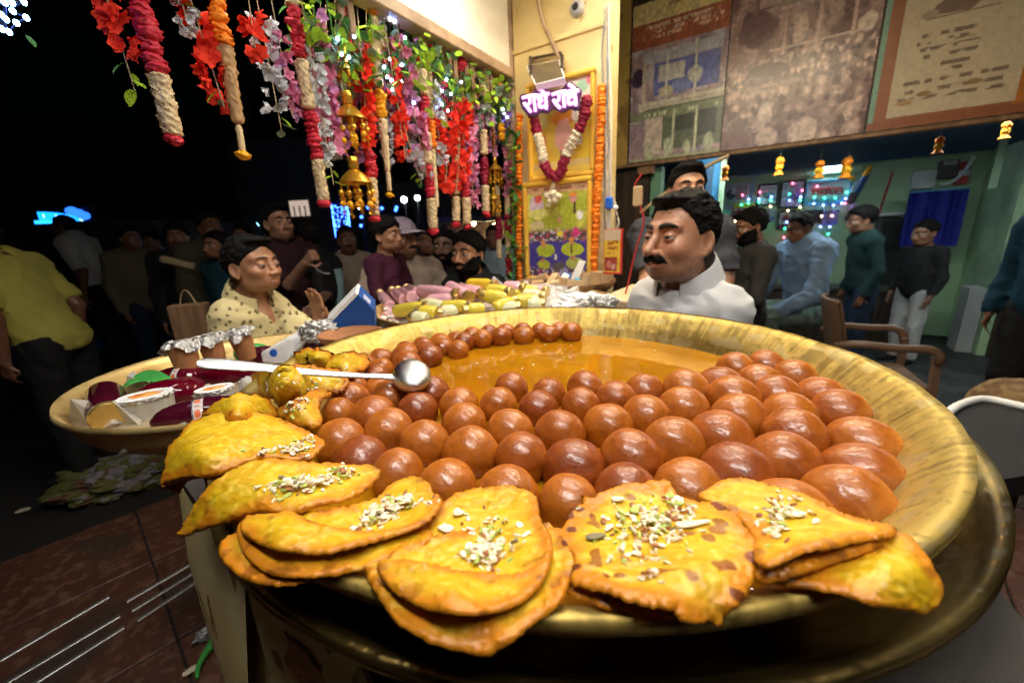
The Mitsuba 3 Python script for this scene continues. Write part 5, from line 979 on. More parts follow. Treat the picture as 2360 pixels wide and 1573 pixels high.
# ------------------------------------------------------------------ shop across the lane
SB = Wall((4.62, 5.36)); SZ = 2.16
sh = thing('shop_back_wall', 'pale green back wall of the lit shop across the lane', 'wall')
aL_, aR_ = SB.px(1560, 500)[0] - 1.2, SB.px(2268, 420)[0]
bsdf('shop_wall', pr(proc(lambda p, n, uv: mix((.42, .60, .36), (.34, .50, .31), smoothstep(.4, .65, fbm(p.x * 2.5, p.y * 2.5, p.z * 2.5, 3)))), .6))
put('plaster', SB.box(aL_, aR_, 0, SZ, -.1, 0), 'shop_wall', sh)
put('picture_rail', SB.box(aL_, SB.px(1985, 400)[0], SZ - .10, SZ - .03, .002, .03), 'shop_green', sh)
sw = thing('shop_side_wall', 'narrow green edge of the shop side wall at the right', 'wall')
put('plaster', SB.box(aR_ + .002, aR_ + .07, 0, SZ, -.1, .9), 'shop_wall', sw)
put('dark_edge', SB.box(aR_ + .072, aR_ + .45, 0, SZ + .3, -.1, .95), 'dark_wood', sw)
put('green_strip', SB.box(SB.px(2290, 380, .96)[0], SB.px(2310, 380, .96)[0], SB.px(2290, 435, .96)[1], SZ, .952, .965), 'shop_green', sw)
so = thing('shop_ceiling', 'dark blue corrugated ceiling of the shop', 'ceiling')
put('ceiling_board', SB.box(aL_, aR_ + 1.5, SZ + .004, SZ + .05, -.05, 3.0), 'ceil_blue', so)
for k in range(22):
    put('rib', SB.box(aL_, aR_ + 1.5, SZ - .018, SZ + .003, .18 + k * .13, .215 + k * .13, .006), 'ceil_blue', so)
db = thing('blue_door_leaf', 'blue painted door leaf standing open behind the man in the dark shirt', 'door')
DW = Wall((1.95, 4.3)); put('leaf', DW.box(DW.px(1560, 450)[0], DW.px(1655, 450)[0], 0, SZ, -.04, 0), 'door_blue', db); put('edge_strip', DW.box(DW.px(1655, 450)[0] + .003, DW.px(1668, 450)[0], 0, SZ, -.06, .02), 'shop_green', db)
for x0, x1 in ((1575, 1598), (1625, 1640)): put('groove_panel', DW.box(DW.px(x0, 450)[0], DW.px(x1, 450)[0], .2, SZ - .1, .001, .02), 'ceil_blue', db)
Z8 = lambda x, y: (1640 + x / 5.883, 380 + y / 5.883)
def pic(name, label, x0, y0, x1, y1, mat, frame=None, c=.01, skew=-12):
    q = [Z8(x0, y0 + skew * 0), Z8(x1, y0 + skew), Z8(x1, y1 + skew), Z8(x0, y1)]; A = SB.quad(q, c); t = thing(name, label, 'picture'); w = .022 if frame else 0
    m, uv = SB.sheet(A[0] + w * .8, A[1] - w * .8, A[2] + w * .8, A[3] - w * .8, c + .008); put('print', m, mat, t, uv=uv)
    put('backing', SB.box(A[0], A[1], A[2], A[3], c - .008, c + .005, .002), frame or 'grey_plastic', t)
    if frame:
        for B in ((A[0], A[1], A[3] - w, A[3]), (A[0], A[1], A[2], A[2] + w), (A[0], A[0] + w, A[2] + w, A[3] - w), (A[1] - w, A[1], A[2] + w, A[3] - w)): put('frame_bar', SB.box(*B, c + .0055, c + .022, .004), frame, t)
def pm(key, bg, items): bsdf(key, pr(proc(paint(bg, items)), .3)); return key
pic('wall_poster', 'pale poster with a grey photo at the left end of the shop wall', 190, 255, 590, 500, pm('pp1', (.45, .55, .60), [('e', .2, .4, .16, .3, (.05, .07, .09)), ('e', .3, .6, .12, .18, (.7, .75, .8)), ('b', .55, .45, .18, .4, (.22, .26, .28)), ('b', .9, .5, .1, .5, (.20, .42, .55))]))
pic('framed_print', 'dark framed pale print with a green smear on the shop wall', 620, 262, 912, 560, pm('pp2', (.52, .60, .68), [('e', .5, .5, .3, .14, (.10, .28, .24)), ('b', .5, .8, .35, .04, (.55, .42, .55)), ('e', .7, .46, .14, .1, (.12, .3, .34))]), 'black')
pic('framed_print', 'dark framed purple and blue print on the shop wall', 925, 215, 1262, 592, pm('pp3', (.34, .42, .62), [('e', .65, .45, .22, .4, (.20, .09, .36)), ('e', .3, .8, .2, .15, (.15, .28, .38)), ('b', .5, .16, .4, .1, (.50, .34, .56)), ('e', .45, .55, .1, .3, (.12, .2, .3))]), 'black')
sgn = pm('pp4', (.44, .58, .70), [('b', .5, .12, .5, .12, (.12, .34, .42)), ('e', .25, .92, .3, .1, (.2, .32, .45))])
pic('price_sign', 'pale blue sign board with red Hindi lettering on the shop wall', 1268, 205, 1885, 542, sgn, 'door_blue')
qs = [((1350, 330), (1780, 315)), ((1380, 335), (1380, 400)), ((1360, 365), (1420, 350)), ((1440, 335), (1450, 400)), ((1500, 335), (1480, 375)), ((1480, 375), (1540, 390)), ((1560, 330), (1560, 400)), ((1620, 330), (1600, 370)), ((1600, 370), (1640, 395)), ((1560, 325), (1600, 290)), ((1690, 325), (1690, 395)), ((1690, 360), (1740, 345)), ((1770, 318), (1765, 390))]
put('lettering', cat([tube([SB.at(*SB.px(*Z8(*p), .022), .0235), SB.at(*SB.px(*Z8(*q), .022), .0235)], .012, 6) for p, q in qs]), 'cable_red', [k for k in labels if k.startswith('price_sign')][0])
pic('wall_calendar', 'maroon wall calendar with a yellow heading on the shop wall', 280, 530, 612, 805, pm('pp5', (.24, .03, .09), [('b', .5, .9, .5, .10, (.50, .42, .04))] + [('b', .14 + .24 * i, .12 + .2 * j, .08, .055, (.50, .36, .46)) for i in range(4) for j in range(4)]))
pic('wall_poster', 'plain pale blue sheet at the left below the first poster', 128, 552, 272, 785, pm('pp6', (.42, .52, .66), [('e', .5, .3, .3, .1, (.2, .5, .55))]))
pic('wall_poster', 'blue and white poster right of the maroon calendar', 612, 602, 868, 795, pm('pp7', (.36, .50, .66), [('e', .75, .3, .2, .2, (.05, .10, .32)), ('b', .3, .7, .2, .1, (.6, .66, .72))]))
pic('framed_print', 'dark framed white print with a red round emblem on the shop wall', 885, 622, 1135, 885, pm('pp8', (.55, .60, .64), [('e', .5, .58, .26, .2, (.28, .05, .07)), ('e', .48, .54, .1, .08, (.55, .3, .25)), ('b', .5, .15, .5, .12, (.20, .03, .05))]), 'black')
pic('wall_poster', 'long dark grey panel below the sign with red lettering', 1170, 622, 1500, 795, 'grey_tile'); pic('wall_poster', 'blue violet poster at the right end of the picture rows', 1502, 622, 1718, 820, pm('pp10', (.20, .20, .55), [('e', .5, .5, .3, .3, (.30, .16, .5))]))
hg = thing('hanging_packets', 'column of dark and yellow packets hanging on the shop wall', 'packets')
for k, (x, y, w, h, mt) in enumerate(((1900, 180, 100, 60, 'marigold_yellow'), (1960, 300, 110, 180, 'lavender_card'), (1900, 450, 120, 160, 'counter_dark'), (2030, 260, 90, 260, 'navy_card'), (2110, 90, 80, 150, 'marigold_yellow'), (1930, 590, 120, 120, 'lavender_card'), (1880, 700, 130, 120, 'counter_dark'))):
    A = SB.quad([Z8(x - w / 2, y - h / 2), Z8(x + w / 2, y - h / 2), Z8(x + w / 2, y + h / 2), Z8(x - w / 2, y + h / 2)], .06); put('packet', SB.put3(moved(bbox(A[1] - A[0], A[3] - A[2], .05, bev=.02), np.array([[math.cos(.35), -math.sin(-.35), 0], [math.sin(-.35), math.cos(.35), 0], [0, 0, 1]])), (A[0] + A[1]) / 2, (A[2] + A[3]) / 2, .05 + .004 * k), mt, hg)
def shop_tube(x, y, L, z=SZ - .02):
    c = atZ(x, y, z); return tube_lamp(c, U, L, tuple(1.7 * k for k in SHOP_TUBE), 1, 'shop_tube_light', 'white tube light on the shop ceiling' + (' seen above the posters' if y > 300 else ''), .045, 1.0)
shop_tube(1722, 409, .46, SZ - .045)
cfr = SB.at(.0, SZ - .03, 2.62); tube_lamp(cfr, U, 3.2, tuple(.42 * k for k in SHOP_TUBE), 1, 'shop_batten', 'unseen batten lamp added behind the signboard to brighten the shop', .12, 1.5)  # extra lamp, added out of view to brighten the shop wall
for (x, y), w_ in (((1900, 386), 'left'), ((1930, 383), 'right')):
    c = atZ(x, y, SZ - .02); t = thing('ceiling_spot', f'round white ceiling spot, the {w_} one of two', 'lamp'); put('ring', lathe([(.06, 0), (.075, -.004), (.078, .012), (.06, .012)], 24).apply_translation(c), 'white_plastic', t, 40)
    area('lens', lathe([(.0005, -.003), (.058, -.003), (.059, .006)], 24).apply_translation(c), 'white_plastic', SHOP_SPOT, t, .2); 
LEDS = {'green': ((.3, 16, 6), [(405, 540), (497, 520), (640, 500), (803, 480), (1058, 395), (1203, 478), (1395, 437), (1530, 450), (1677, 448), (1832, 375), (185, 672), (432, 832), (733, 802), (993, 862), (1580, 937)]),
        'blue': ((3, 6, 30), [(500, 468), (640, 460), (812, 432), (1058, 482), (1208, 435), (1385, 525), (1512, 547), (1652, 547), (1815, 458), (1765, 520), (425, 878), (1018, 775), (1475, 838), (1600, 838)]),
        'warm': ((16, 10, 5), [(472, 600), (625, 585), (798, 563), (1200, 573), (1037, 620), (1350, 675), (1490, 695), (1632, 690), (1168, 730), (768, 716), (322, 762)]),
        'red': ((20, 1.2, 3), [(1097, 250), (1228, 345), (420, 410), (655, 370), (1430, 292), (1808, 522), (980, 982), (400, 955), (1128, 935)])}
for col, (rad, L) in LEDS.items():
    t = thing('fairy_lights', f'string of tiny {col if col != "warm" else "warm white"} lights across the shop posters', 'string lights', 'fairy lights on the shop wall')
    L2 = sorted(L); put('wire', tube(spline([SB.at(*SB.px(*Z8(x, y), .10), .10) for x, y in L2], 60), .0022, 4), 'black', t)
    area('bulbs', cat([ico(1, .0125, c=SB.at(*SB.px(*Z8(x, y), .10), .10) + SB.n * .012) for x, y in L]), 'white_plastic', rad, t, .05, kind='stuff')
for i, (x, y, s, lb) in enumerate(((1671, 401, .9, 'beside the blue door'), (1796, 386, 1.1, 'above the dark framed prints'), (1888, 393, 1.1, 'left of the ceiling spots'), (1951, 390, 1.3, 'right of the ceiling spots'), (2163, 337, 1.0, 'above the notice board'), (2317, 303, 1.0, 'at the far right under the signboard'))):
    c = atY(x, y, 3.9 if x < 2100 else 3.0); t = thing('hanging_ornament', f'orange and yellow hanging ornament {lb}', 'ornament', 'ornaments hung along the shop front'); s *= .04 * c[1] / 3.9
    put('upper_ball', moved(petal_ball(i, s * .8), t=c + [0, 0, s * 1.2]), 'marigold', t, True); put('lower_ball', moved(petal_ball(i + 9, s * .75), t=c), 'marigold_yellow', t, True); put('skirt', lathe([(s * .3, -s * .4), (s * 1.1, -s * 1.5), (s * .2, -s * 1.2)], 12).apply_translation(c), 'marigold', t, 40)
    put('cord', tube([c + [0, 0, s * 1.8], [c[0], c[1], max(c[2] + s * 3, SZ - .03) if x < 2100 else c[2] + .25]], .002, 4), 'thread', t)
def wallbox(name, label, c_, x0, x1, y0, y1, mat, c=.0, d=.06, extra=None):
    A = SB.quad([(x0, y0), (x1, y0 - (x1 - x0) * .09), (x1, y1 - (x1 - x0) * .09), (x0, y1)], c + d); t = thing(name, label, c_); put('body', SB.box(*A, c + .001, c + d, .006), mat, t); return t, A
t, A = wallbox('notice_board', 'white notice board high on the right part of the shop wall', 'board', 2100, 2158, 396, 437, 'white_card'); put('lower_rail', SB.box(A[0] + .02, A[1] - .02, A[2] - .05, A[2] - .006, .01, .05), 'counter_dark', t)
t, A = wallbox('wall_fan_box', 'dark box shaped appliance beside the notice board', 'appliance', 2166, 2210, 370, 412, 'counter_dark', .0, .12); put('vent', SB.box(A[0] + .02, A[1] - .02, A[3] - .06, A[3] - .01, .1205, .126), 'grey_plastic', t)
t, A = wallbox('red_white_carton', 'red and white carton high at the right end of the shop wall', 'carton', 2208, 2236, 374, 425, 'cable_red', .0, .10); put('white_band', SB.box(A[0] + .002, A[1] - .002, (A[2] + A[3]) / 2 - .03, (A[2] + A[3]) / 2 + .03, .1005, .104), 'white_card', t)
hs = thing('white_hose', 'curved white hose hanging near the red carton', 'hose'); put('hose', tube(spline([SB.at(*SB.px(x, y, .2), .2) for x, y in ((2168, 424), (2190, 421), (2215, 402), (2236, 376), (2244, 360))], 20), .018, 8), 'white_plastic', hs, True)
t, A = wallbox('wall_shelf', 'white plank shelf holding papers on the shop wall', 'shelf', 2010, 2086, 494, 501, 'white_card', .0, .3); put('papers', SB.box(A[0] + .25, A[1] - .05, A[3], A[3] + .02, .1, .28), 'lavender_card', t)
t, A = wallbox('dark_cupboard', 'dark cupboard below the plank shelf', 'cupboard', 2012, 2100, 506, 690, 'counter_dark', .0, .28); put('door', SB.box(A[0] + .03, A[1] - .03, A[2] + .04, A[3] - .04, .2805, .292), 'black', t)
cu = thing('blue_curtain', 'royal blue cloth hanging over a counter at the right of the shop', 'curtain'); A = SB.quad([(2086, 450), (2226, 432), (2215, 560), (2080, 575)], .5); n_c = 60
xs = np.linspace(A[0], A[1], n_c); wv = .025 * np.sin(xs * 34) + .012 * np.sin(xs * 71); P_ = [SB.at(x, A[3], .5 + w) for x, w in zip(xs, wv)] + [SB.at(x, A[2], .5 + 1.3 * w) for x, w in zip(xs, wv)]
put('cloth', trimesh.Trimesh(P_, [[i, i + 1, n_c + i + 1] for i in range(n_c - 1)] + [[i, n_c + i + 1, n_c + i] for i in range(n_c - 1)], process=False), 'royal_blue', cu, True); put('top_edge', SB.box(A[0], A[1], A[3], A[3] + .02, .45, .54), 'door_blue', cu)
rp = thing('red_pipe', 'thin red pipe slanting down the pale green wall', 'pipe'); put('pipe', tube([SB.at(*SB.px(2058, 395, .02), .02), SB.at(*SB.px(2026, 492, .02), .02)], .012, 6), 'cable_red', rp)
cb2 = thing('shop_counter', 'dark counter bench along the shop floor', 'counter'); A = SB.quad([(1700, 652), (2230, 640), (2230, 780), (1700, 780)], .9)
put('bench_top', SB.box(SB.px(1690, 655, .9)[0], SB.px(2100, 655, .9)[0], SB.px(1900, 662, .9)[1] - .04, SB.px(1900, 662, .9)[1], .5, .9), 'counter_dark', cb2); put('bench_front', SB.box(SB.px(1690, 655, .9)[0], SB.px(2100, 655, .9)[0], 0.006, SB.px(1900, 662, .9)[1] - .042, .55, .86), 'dark_wood', cb2)
# ---- chairs
def plastic_chair(name, label, c, yaw, mat, sc=1.0):
    t = thing(name, label, 'chair', 'brown plastic armchairs'); R = rotz(yaw) * sc
    P_ = lambda m: moved(m, R, c)
    n = 14; xs = np.linspace(-1, 1, n); rows = []
    for z, w, y0 in ((.40, .22, .20), (.55, .23, .225), (.72, .225, .255), (.86, .20, .285), (.885, .18, .29)): rows.append(np.c_[xs * w, y0 - .05 * xs ** 2, np.full(n, z)])
    v = np.vstack(rows); f = []
    for i in range(4):
        for j in range(n - 1): a = i * n + j; f += [[a, a + 1, a + n + 1], [a, a + n + 1, a + n]]
    b = np.array(f); vb = v + [0, .022, 0]; m = trimesh.Trimesh(np.vstack([v, vb]), np.vstack([b, b[:, ::-1] + len(v)]), process=False); put('backrest', P_(m), mat, t, True)
    put('back_rail', P_(tube(np.vstack([rows[-1] + [0, .01, .0]]), .014, 8)), mat, t, True)
    put('seat', P_(bbox(.46, .44, .03, (0, 0, .41), .012)), mat, t)
    for s in (-1, 1):
        put('armrest', P_(tube(spline([(s * .22, .24, .62), (s * .265, .12, .655), (s * .275, -.05, .65), (s * .27, -.19, .64), (s * .265, -.215, .58)], 16), [.024] * 16, 8)), mat, t, True)
        for y0, z1 in ((-.21, .60), (.20, .41)): put('leg', P_(trimesh.convex.convex_hull(np.array([[s * (.235 + dx), y0 + dy, z] for dx in (-.02, .02) for dy in (-.018, .018) for z in (z1,)] + [[s * (.275 + dx), y0 * 1.12 + dy, .0] for dx in (-.014, .014) for dy in (-.012, .012)]))), mat, t)
    return t
cz = .008
plastic_chair('plastic_chair', 'brown plastic armchair standing sideways in the lane beyond the pan', np.array([2.44, 2.56, cz]), math.radians(62), 'brown_plastic', 1.06)
st_ = thing('black_cart', 'black padded cart top with white piping at the right edge', 'cart')
arc = [atZ(x, y, .92) for x, y in ((2150, 985), (2192, 945), (2235, 924), (2280, 920), (2330, 930), (2420, 945))]; arc = spline(arc, 30)
put('white_piping', tube(arc, .011, 10), 'white_plastic', st_, True)
bk_ = np.array([atZ(x, y, .90) for x, y in ((2420, 1100), (2300, 1120), (2220, 1060))]); top_ = np.vstack([arc[:, :2], bk_[:, :2]]); pol = Polygon(top_).buffer(0)
if pol.geom_type != 'Polygon': pol = max(pol.geoms, key=lambda q_: q_.area)
put('padded_top', trimesh.creation.extrude_polygon(pol.buffer(-.004), .05).apply_translation((0, 0, .862)), 'black', st_)
put('frame_box', trimesh.creation.extrude_polygon(pol.buffer(-.03), .45).apply_translation((0, 0, .41)), 'black', st_)
skk = thing('jute_sack', 'rounded brown jute sack at the right edge beyond the black cart', 'sack'); c = atZ(2352, 905, .62); bsdf('jute', pr(proc(lambda p, n, uv: mix((.38, .24, .12), (.20, .11, .05), smoothstep(.35, .7, fbm(p.x * 30.0, p.y * 30.0, p.z * 30.0, 3)))), .9))
put('sack_body', moved(blob(.17, .17, .26, 3, .12, 1.6), t=c - [0, 0, .2]), 'jute', skk, True)
gp = thing('grey_pillar', 'pale grey low pillar leaning out of the dark at the right', 'pillar'); GPW = Wall((4.9, 4.2)); put('shaft', GPW.box(GPW.px(2222, 720)[0], GPW.px(2262, 720)[0], 0.006, GPW.px(2240, 663)[1], -.25, 0), 'pale_stone', gp)
rw_ = thing('dark_side_building', 'black unlit wall closing the lane at the right', 'wall'); RW = Wall((5.6, 4.35)); put('masonry', RW.box(RW.px(2275, 600)[0], RW.px(2275, 600)[0] + 4, 0, 3.6, -.3, -.05), 'dark_wall', rw_)
rb = thing('roller_shutter', 'blue grey roller shutter box above the dark right hand doorway', 'shutter')
for k in range(5): A = RW.px(2300, 362 + k * 12, .0); put('slat', RW.box(A[0] + .05, A[0] + 3, A[1] - .045, A[1] + .02, -.03, .0 + .01), 'ceil_blue', rb)
# rubbish on the floor
bsdf('litter', pr(proc(lambda p, n, uv: mix(mix((.12, .05, .03), (.11, .11, .03), smoothstep(.4, .5, fbm(p.x * 9.0, p.y * 9.0, p.z * 9.0, 3))), (.22, .20, .22), smoothstep(.62, .68, fbm(p.x * 13.0, p.y * 13.0, p.z * 13.0 + 4, 3)))), .7))
hp = thing('litter_heap', 'crumpled heap of colourful wrappers on the pavement left of the counter', 'rubbish'); c = atZ(272, 1098, .06); m = ico(5, 1); v = m.vertices; m.vertices = v * (1 + .9 * (meshkit.fbm(v * 2.6, 4, 5) - .5) + .35 * (meshkit.fbm(v * 8, 3, 6) - .5))[:, None] * [.30, .21, .12]; put('wrappers', moved(m, rotz(.5), c), 'litter', hp, True)
lf = thing('dropped_leaf', 'green stem with foil lying on the paving left of the counter', 'leaf')
P_ = spline([atZ(x, y, .02) for x, y in ((505, 1455), (490, 1480), (470, 1510), (455, 1560))], 16); put('stem', tube(P_, np.linspace(.020, .006, 16), 6), 'green_plastic', lf, True); put('foil_scrap', moved(blob(.05, .025, .02, 3, .6, 3), rotz(.8), atZ(490, 1450, .02)), 'foil', lf, True); put('pale_petal', moved(blob(.025, .012, .006, 3, .1), rotz(.8), atZ(440, 1543, .01)), 'jasmine', lf, True)
for i, (x, y) in enumerate(((52, 1175), (262, 1148), (330, 1115))): put('paper_scrap', moved(blob(.030, .016, .006, i, .3), rotz(.7), atZ(x, y, .012)), 'jasmine' if i != 2 else 'marigold_yellow', None, True, label=f'pale scrap on the pavement, {ORD[i]} from the left', cat='scrap')

# ------------------------------------------------------------------ the dark street on the left
bg_ = thing('street_building', 'dark unlit building across the street', 'building'); bsdf('dark_wall', pr((.20, .18, .15), .8)); bsdf('dark_window', pr((.015, .016, .02), .15))
BWL = Wall((-4, 19), math.radians(8)); put('wall', BWL.box(-9, 3.0, 0, 9, -3, 0), 'dark_wall', bg_); put('parapet', BWL.box(-9.1, 3.1, 9.004, 9.4, -3, .15), 'dark_wall', bg_)
for i in range(9):
    for j in range(3): put('window', BWL.box(-8.5 + i * 1.25, -7.7 + i * 1.25, 1.2 + j * 2.7, 2.8 + j * 2.7, .001, .06), 'dark_window', bg_)
b2 = thing('lit_window_house', 'far house with one lit barred window left of the blue tree trunk', 'house'); B2 = Wall((-6.2, 17.0), .1); A = B2.quad([(668, 462), (712, 462), (712, 498), (668, 498)], 0); put('wall', B2.box(A[0] - 2.2, A[1] + 1.2, 0, 5.5, -2, -.02), 'dark_wall', b2)
area('window', B2.box(A[0], A[1], A[2], A[3], -.018, .0), 'white_card', (.55, .42, .34), b2, .05)
for k in range(3): put('window_bar', B2.box(A[0] + (k + .7) * (A[1] - A[0]) / 3.5, A[0] + (k + .9) * (A[1] - A[0]) / 3.5, A[2], A[2] + (A[3] - A[2]) * .65, .001, .03), 'black', b2)
sgb = thing('blue_screen_sign', 'glowing blue advertising screen in the dark street at the left', 'sign'); SG = Wall((-11.2, 9.2), -.25)
A = SG.quad([(84, 482), (196, 492), (200, 520), (70, 524)], 0)
put('frame', SG.box(A[0] - .1, A[1] + .1, A[2] - .1, A[3] + .1, -.2, -.01), 'black', sgb)
a_s = np.linspace(0, 1, 24); up_ = A[2] + (A[3] - A[2]) * (1.0 - .55 * a_s ** 2.2); dn_ = A[2] + (A[3] - A[2]) * (.15 + .30 * np.maximum(0, a_s - .45) * 1.6)
xs = A[0] + (A[1] - A[0]) * (.10 + .90 * a_s)
area('bright_panel', trimesh.Trimesh([SG.at(x, u, 0) for x, u in zip(xs, up_)] + [SG.at(x, d, 0) for x, d in zip(xs, dn_)], [[i, 24 + i, 25 + i] for i in range(23)] + [[i, 25 + i, i + 1] for i in range(23)], process=False), 'blue_plastic', BLUE_SIGN, sgb, .05)
area('lower_strip', SG.box(A[0], A[0] + (A[1] - A[0]) * .5, A[2], A[2] + .14, .002, .012), 'blue_plastic', (.05, 1.0, 3.2), sgb, .03)
area('white_lettering', cat([SG.box(A[0] + (A[1] - A[0]) * x, A[0] + (A[1] - A[0]) * (x + .022), A[2] + (A[3] - A[2]) * y, A[2] + (A[3] - A[2]) * (y + h), .006, .012) for x, y, h in [(.44 + .032 * k, .58 - .006 * k, .16 + .05 * (k % 3 == 0)) for k in range(9)] + [(.88, .34, .16), (.92, .32, .14), (.2, .6, .25)]]), 'white_card', (1.2, 2.2, 3.2), sgb, .03)
for k, (x, y) in enumerate(((165, 486), (180, 491), (193, 497))): area('blue_spot', ico(2, .10, (1.4, .6, .9), SG.at(*SG.px(x, y, .3), .3)), 'blue_plastic', (.05, .35, 2.2), sgb, .02)
tk = thing('blue_lit_trunk', 'tree trunk wrapped in dense blue fairy lights', 'tree'); c = atY(790, 530, 9.0); put('trunk', lathe([(.16, 0), (.14, 1.2), (.12, 3.2)], 14).apply_translation((c[0], c[1], 0)), 'dark_wood', tk, True)
g = np.random.default_rng(4); put('bough', cat([tube([[c[0], c[1], 3.1], c + [dx, dy, 0] + np.array([0, 0, 3.6 - c[2]]) + [0, 0, h]], .05, 6) for dx, dy, h in ((-1, .3, .6), (1, -.2, .7), (.2, .8, 1))]), 'dark_wood', tk)
z0_, z1_ = atY(790, 545, 9.0)[2], atY(790, 472, 9.0)[2]
area('fairy_lights', cat([ico(0, .012, c=(c[0] + .165 * math.cos(a), c[1] + .165 * math.sin(a), z)) for a, z in zip(g.uniform(2.2, 7.2, 260), g.uniform(z0_, z1_, 260))]), 'blue_plastic', (.6, 2.2, 30), tk, .06, kind='stuff')
for i, L in enumerate([[(848, 478), (856, 482)], [(880, 480), (888, 500), (872, 486)], [(912, 484), (914, 478)], [(833, 500), (832, 520)], [(984, 538), (986, 548), (982, 542)], [(395, 548)], [(326, 572)], [(308, 550)]]):
    t = thing('blue_light_cluster', f'small blue light cluster in the dark street, {ORD[i]} counted from the trunk', 'lights', 'blue lights in the street'); cs = [atY(x, y, 8.0) for x, y in L]
    put('wire', tube([cs[0] + [0, 0, .3], cs[0]] + cs[1:], .006, 4), 'black', t); area('bulbs', cat([ico(1, .03 if x > 500 else .045, c=c_) for c_, (x, y) in zip(cs, L)]), 'blue_plastic', (.3, 1.2, 14), t, .02, kind='stuff')
for i, (x, y, r, Y_, rad, lb) in enumerate(((931, 460, .085, 12., STREET_LAMP, 'white street lamp left of the pair'), (962, 456, .075, 12., STREET_LAMP, 'white street lamp right of the pair'), (831, 478, .06, 10., STREET_LAMP, 'white lamp seen between the gold bell ornaments'), (587, 521, .10, 11., (3, 9, 12), 'pale cyan lamp left of the man in the maroon shirt'), (563, 529, .035, 11., (8, 10, 10), 'tiny white lamp beside the pale cyan lamp'))):
    c = atY(x, y, Y_); t = thing('street_lamp', lb, 'street lamp', 'lamps in the far street'); put('pole', tube([[c[0], c[1] + .05, 0], [c[0], c[1] + .05, c[2] - .05], c + [0, .02, 0]], .04, 6), 'black', t); area('globe', ico(2, r, c=c), 'white_plastic', rad, t, .1)
ks = thing('lit_kiosk', 'far lit kiosk with three warm bulbs behind the bearded man', 'kiosk'); c = atY(1120, 530, 9.5)
put('roof', moved(bbox(2.2, 1.2, .12, bev=.02), rotz(-.1), atY(1110, 505, 9.5)), 'dark_wall', ks); put('counter', moved(bbox(2.0, .9, 1.0, (0, 0, .5)), rotz(-.1), [c[0], c[1] + .1, 0]), 'dark_wall', ks); put('back_panel', moved(bbox(2.0, .05, .5, bev=.01), rotz(-.1), c + [0, .5, .05]), 'beam_paint', ks)
for x, y, r, rad in ((1092, 515, .05, WARM_BULB), (1139, 519, .04, WARM_BULB), (1134, 533, .085, WARM_BULB)): area('bulb', ico(2, r, c=atY(x, y, 9.2)), 'white_plastic', rad, ks, .1)
gs_ = thing('green_light', 'small vivid green light in the street beside the capped man', 'light'); c = atY(941, 578, 7.0); area('glow_star', cat([moved(bbox(.16, .03, .045, bev=.01), np.array([[math.cos(k), 0, math.sin(k)], [0, 1, 0], [-math.sin(k), 0, math.cos(k)]]), c) for k in (0, .8, 1.6, 2.4)]), 'green_plastic', (.02, .9, .04), gs_, .03); put('stand', tube([c - [0, -.06, 0], [c[0], c[1] + .06, 0]], .02, 6), 'black', gs_)
van = thing('parked_van', 'dark parked van with a pale roof line behind the crowd', 'van'); vc = atY(470, 545, 6.8); vR = rotz(math.radians(-14))
bsdf('van_paint', {'type': 'twosided', 'b': {'type': 'principled', 'base_color': rgb(.10, .11, .12), 'roughness': .25, 'clearcoat': .6}})
prof_ = Polygon([(-1.7, .35), (1.7, .35), (1.72, .95), (1.45, 1.15), (1.05, 1.75), (-1.55, 1.80), (-1.72, 1.5)]).buffer(.06)
put('body', moved(trimesh.creation.extrude_polygon(prof_, 1.5), vR @ np.array([[1, 0, 0], [0, 0, -1], [0, 1, 0.0]]), [vc[0], vc[1], 0]), 'van_paint', van, 30)
wsP = Polygon([(1.12, 1.68), (1.44, 1.2), (1.50, 1.2), (1.17, 1.70)])
put('side_window', moved(trimesh.creation.extrude_polygon(Polygon([(-1.4, 1.2), (1.2, 1.2), (.92, 1.62), (-1.4, 1.66)]), .02), vR @ np.array([[1, 0, 0], [0, 0, -1], [0, 1, 0.0]]), np.array([vc[0], vc[1], 0]) + vR @ [0, .012, 0]), 'dark_window', van)
for s in (-1, 1): put('wheel', moved(lathe([(.0005, -.1), (.30, -.1), (.33, -.05), (.33, .05), (.30, .1), (.0005, .1)], 24), vR @ rotx(PI / 2), np.array([vc[0], vc[1], 0]) + vR @ [s * 1.1, -.05, .33]), 'black', van, 40)
# ------------------------------------------------------------------ flower garlands hung along the canopy edge
GP0 = FP + U * -.045
def gp(x, y): return atP(x, y, GP0, U)
z1f = lambda x, y: (x / 2.904, y / 2.904)
z2f = lambda x, y: (700 + x / 2.904, y / 2.904)
GTOP = 2.235
def thin(c, tr=.25, rough=.55): return {'type': 'principledthin', 'base_color': rgb(*c), 'roughness': rough, 'diff_trans': tr, 'spec_trans': 0.0}
for k, c in (('orchid_pink', (.72, .26, .42)), ('orchid_lilac', (.62, .30, .58)), ('orchid_red', (.80, .06, .035)), ('orchid_white', (.58, .60, .64)), ('leaf_lime', (.36, .58, .05)), ('leaf_green', (.07, .19, .05)), ('leaf_grey', (.17, .25, .16)), ('orchid_purple', (.30, .16, .55))):
    bsdf(k, thin(c))
def petal(L, w, bend, n=4):
    t = np.linspace(0, 1, n); r = w * np.sin(PI * (t * .86 + .10)) ** .8; c = np.c_[L * t, np.zeros(n), bend * L * t ** 2]
    v = np.vstack([c + np.c_[np.zeros(n), -r, .25 * r], c, c + np.c_[np.zeros(n), r, .25 * r]]); f = []
    for a in (0, n):
        for k in range(n - 1): f += [[a + k, a + k + 1, a + n + k + 1], [a + k, a + n + k + 1, a + n + k]]
    return trimesh.Trimesh(v, f, process=False)
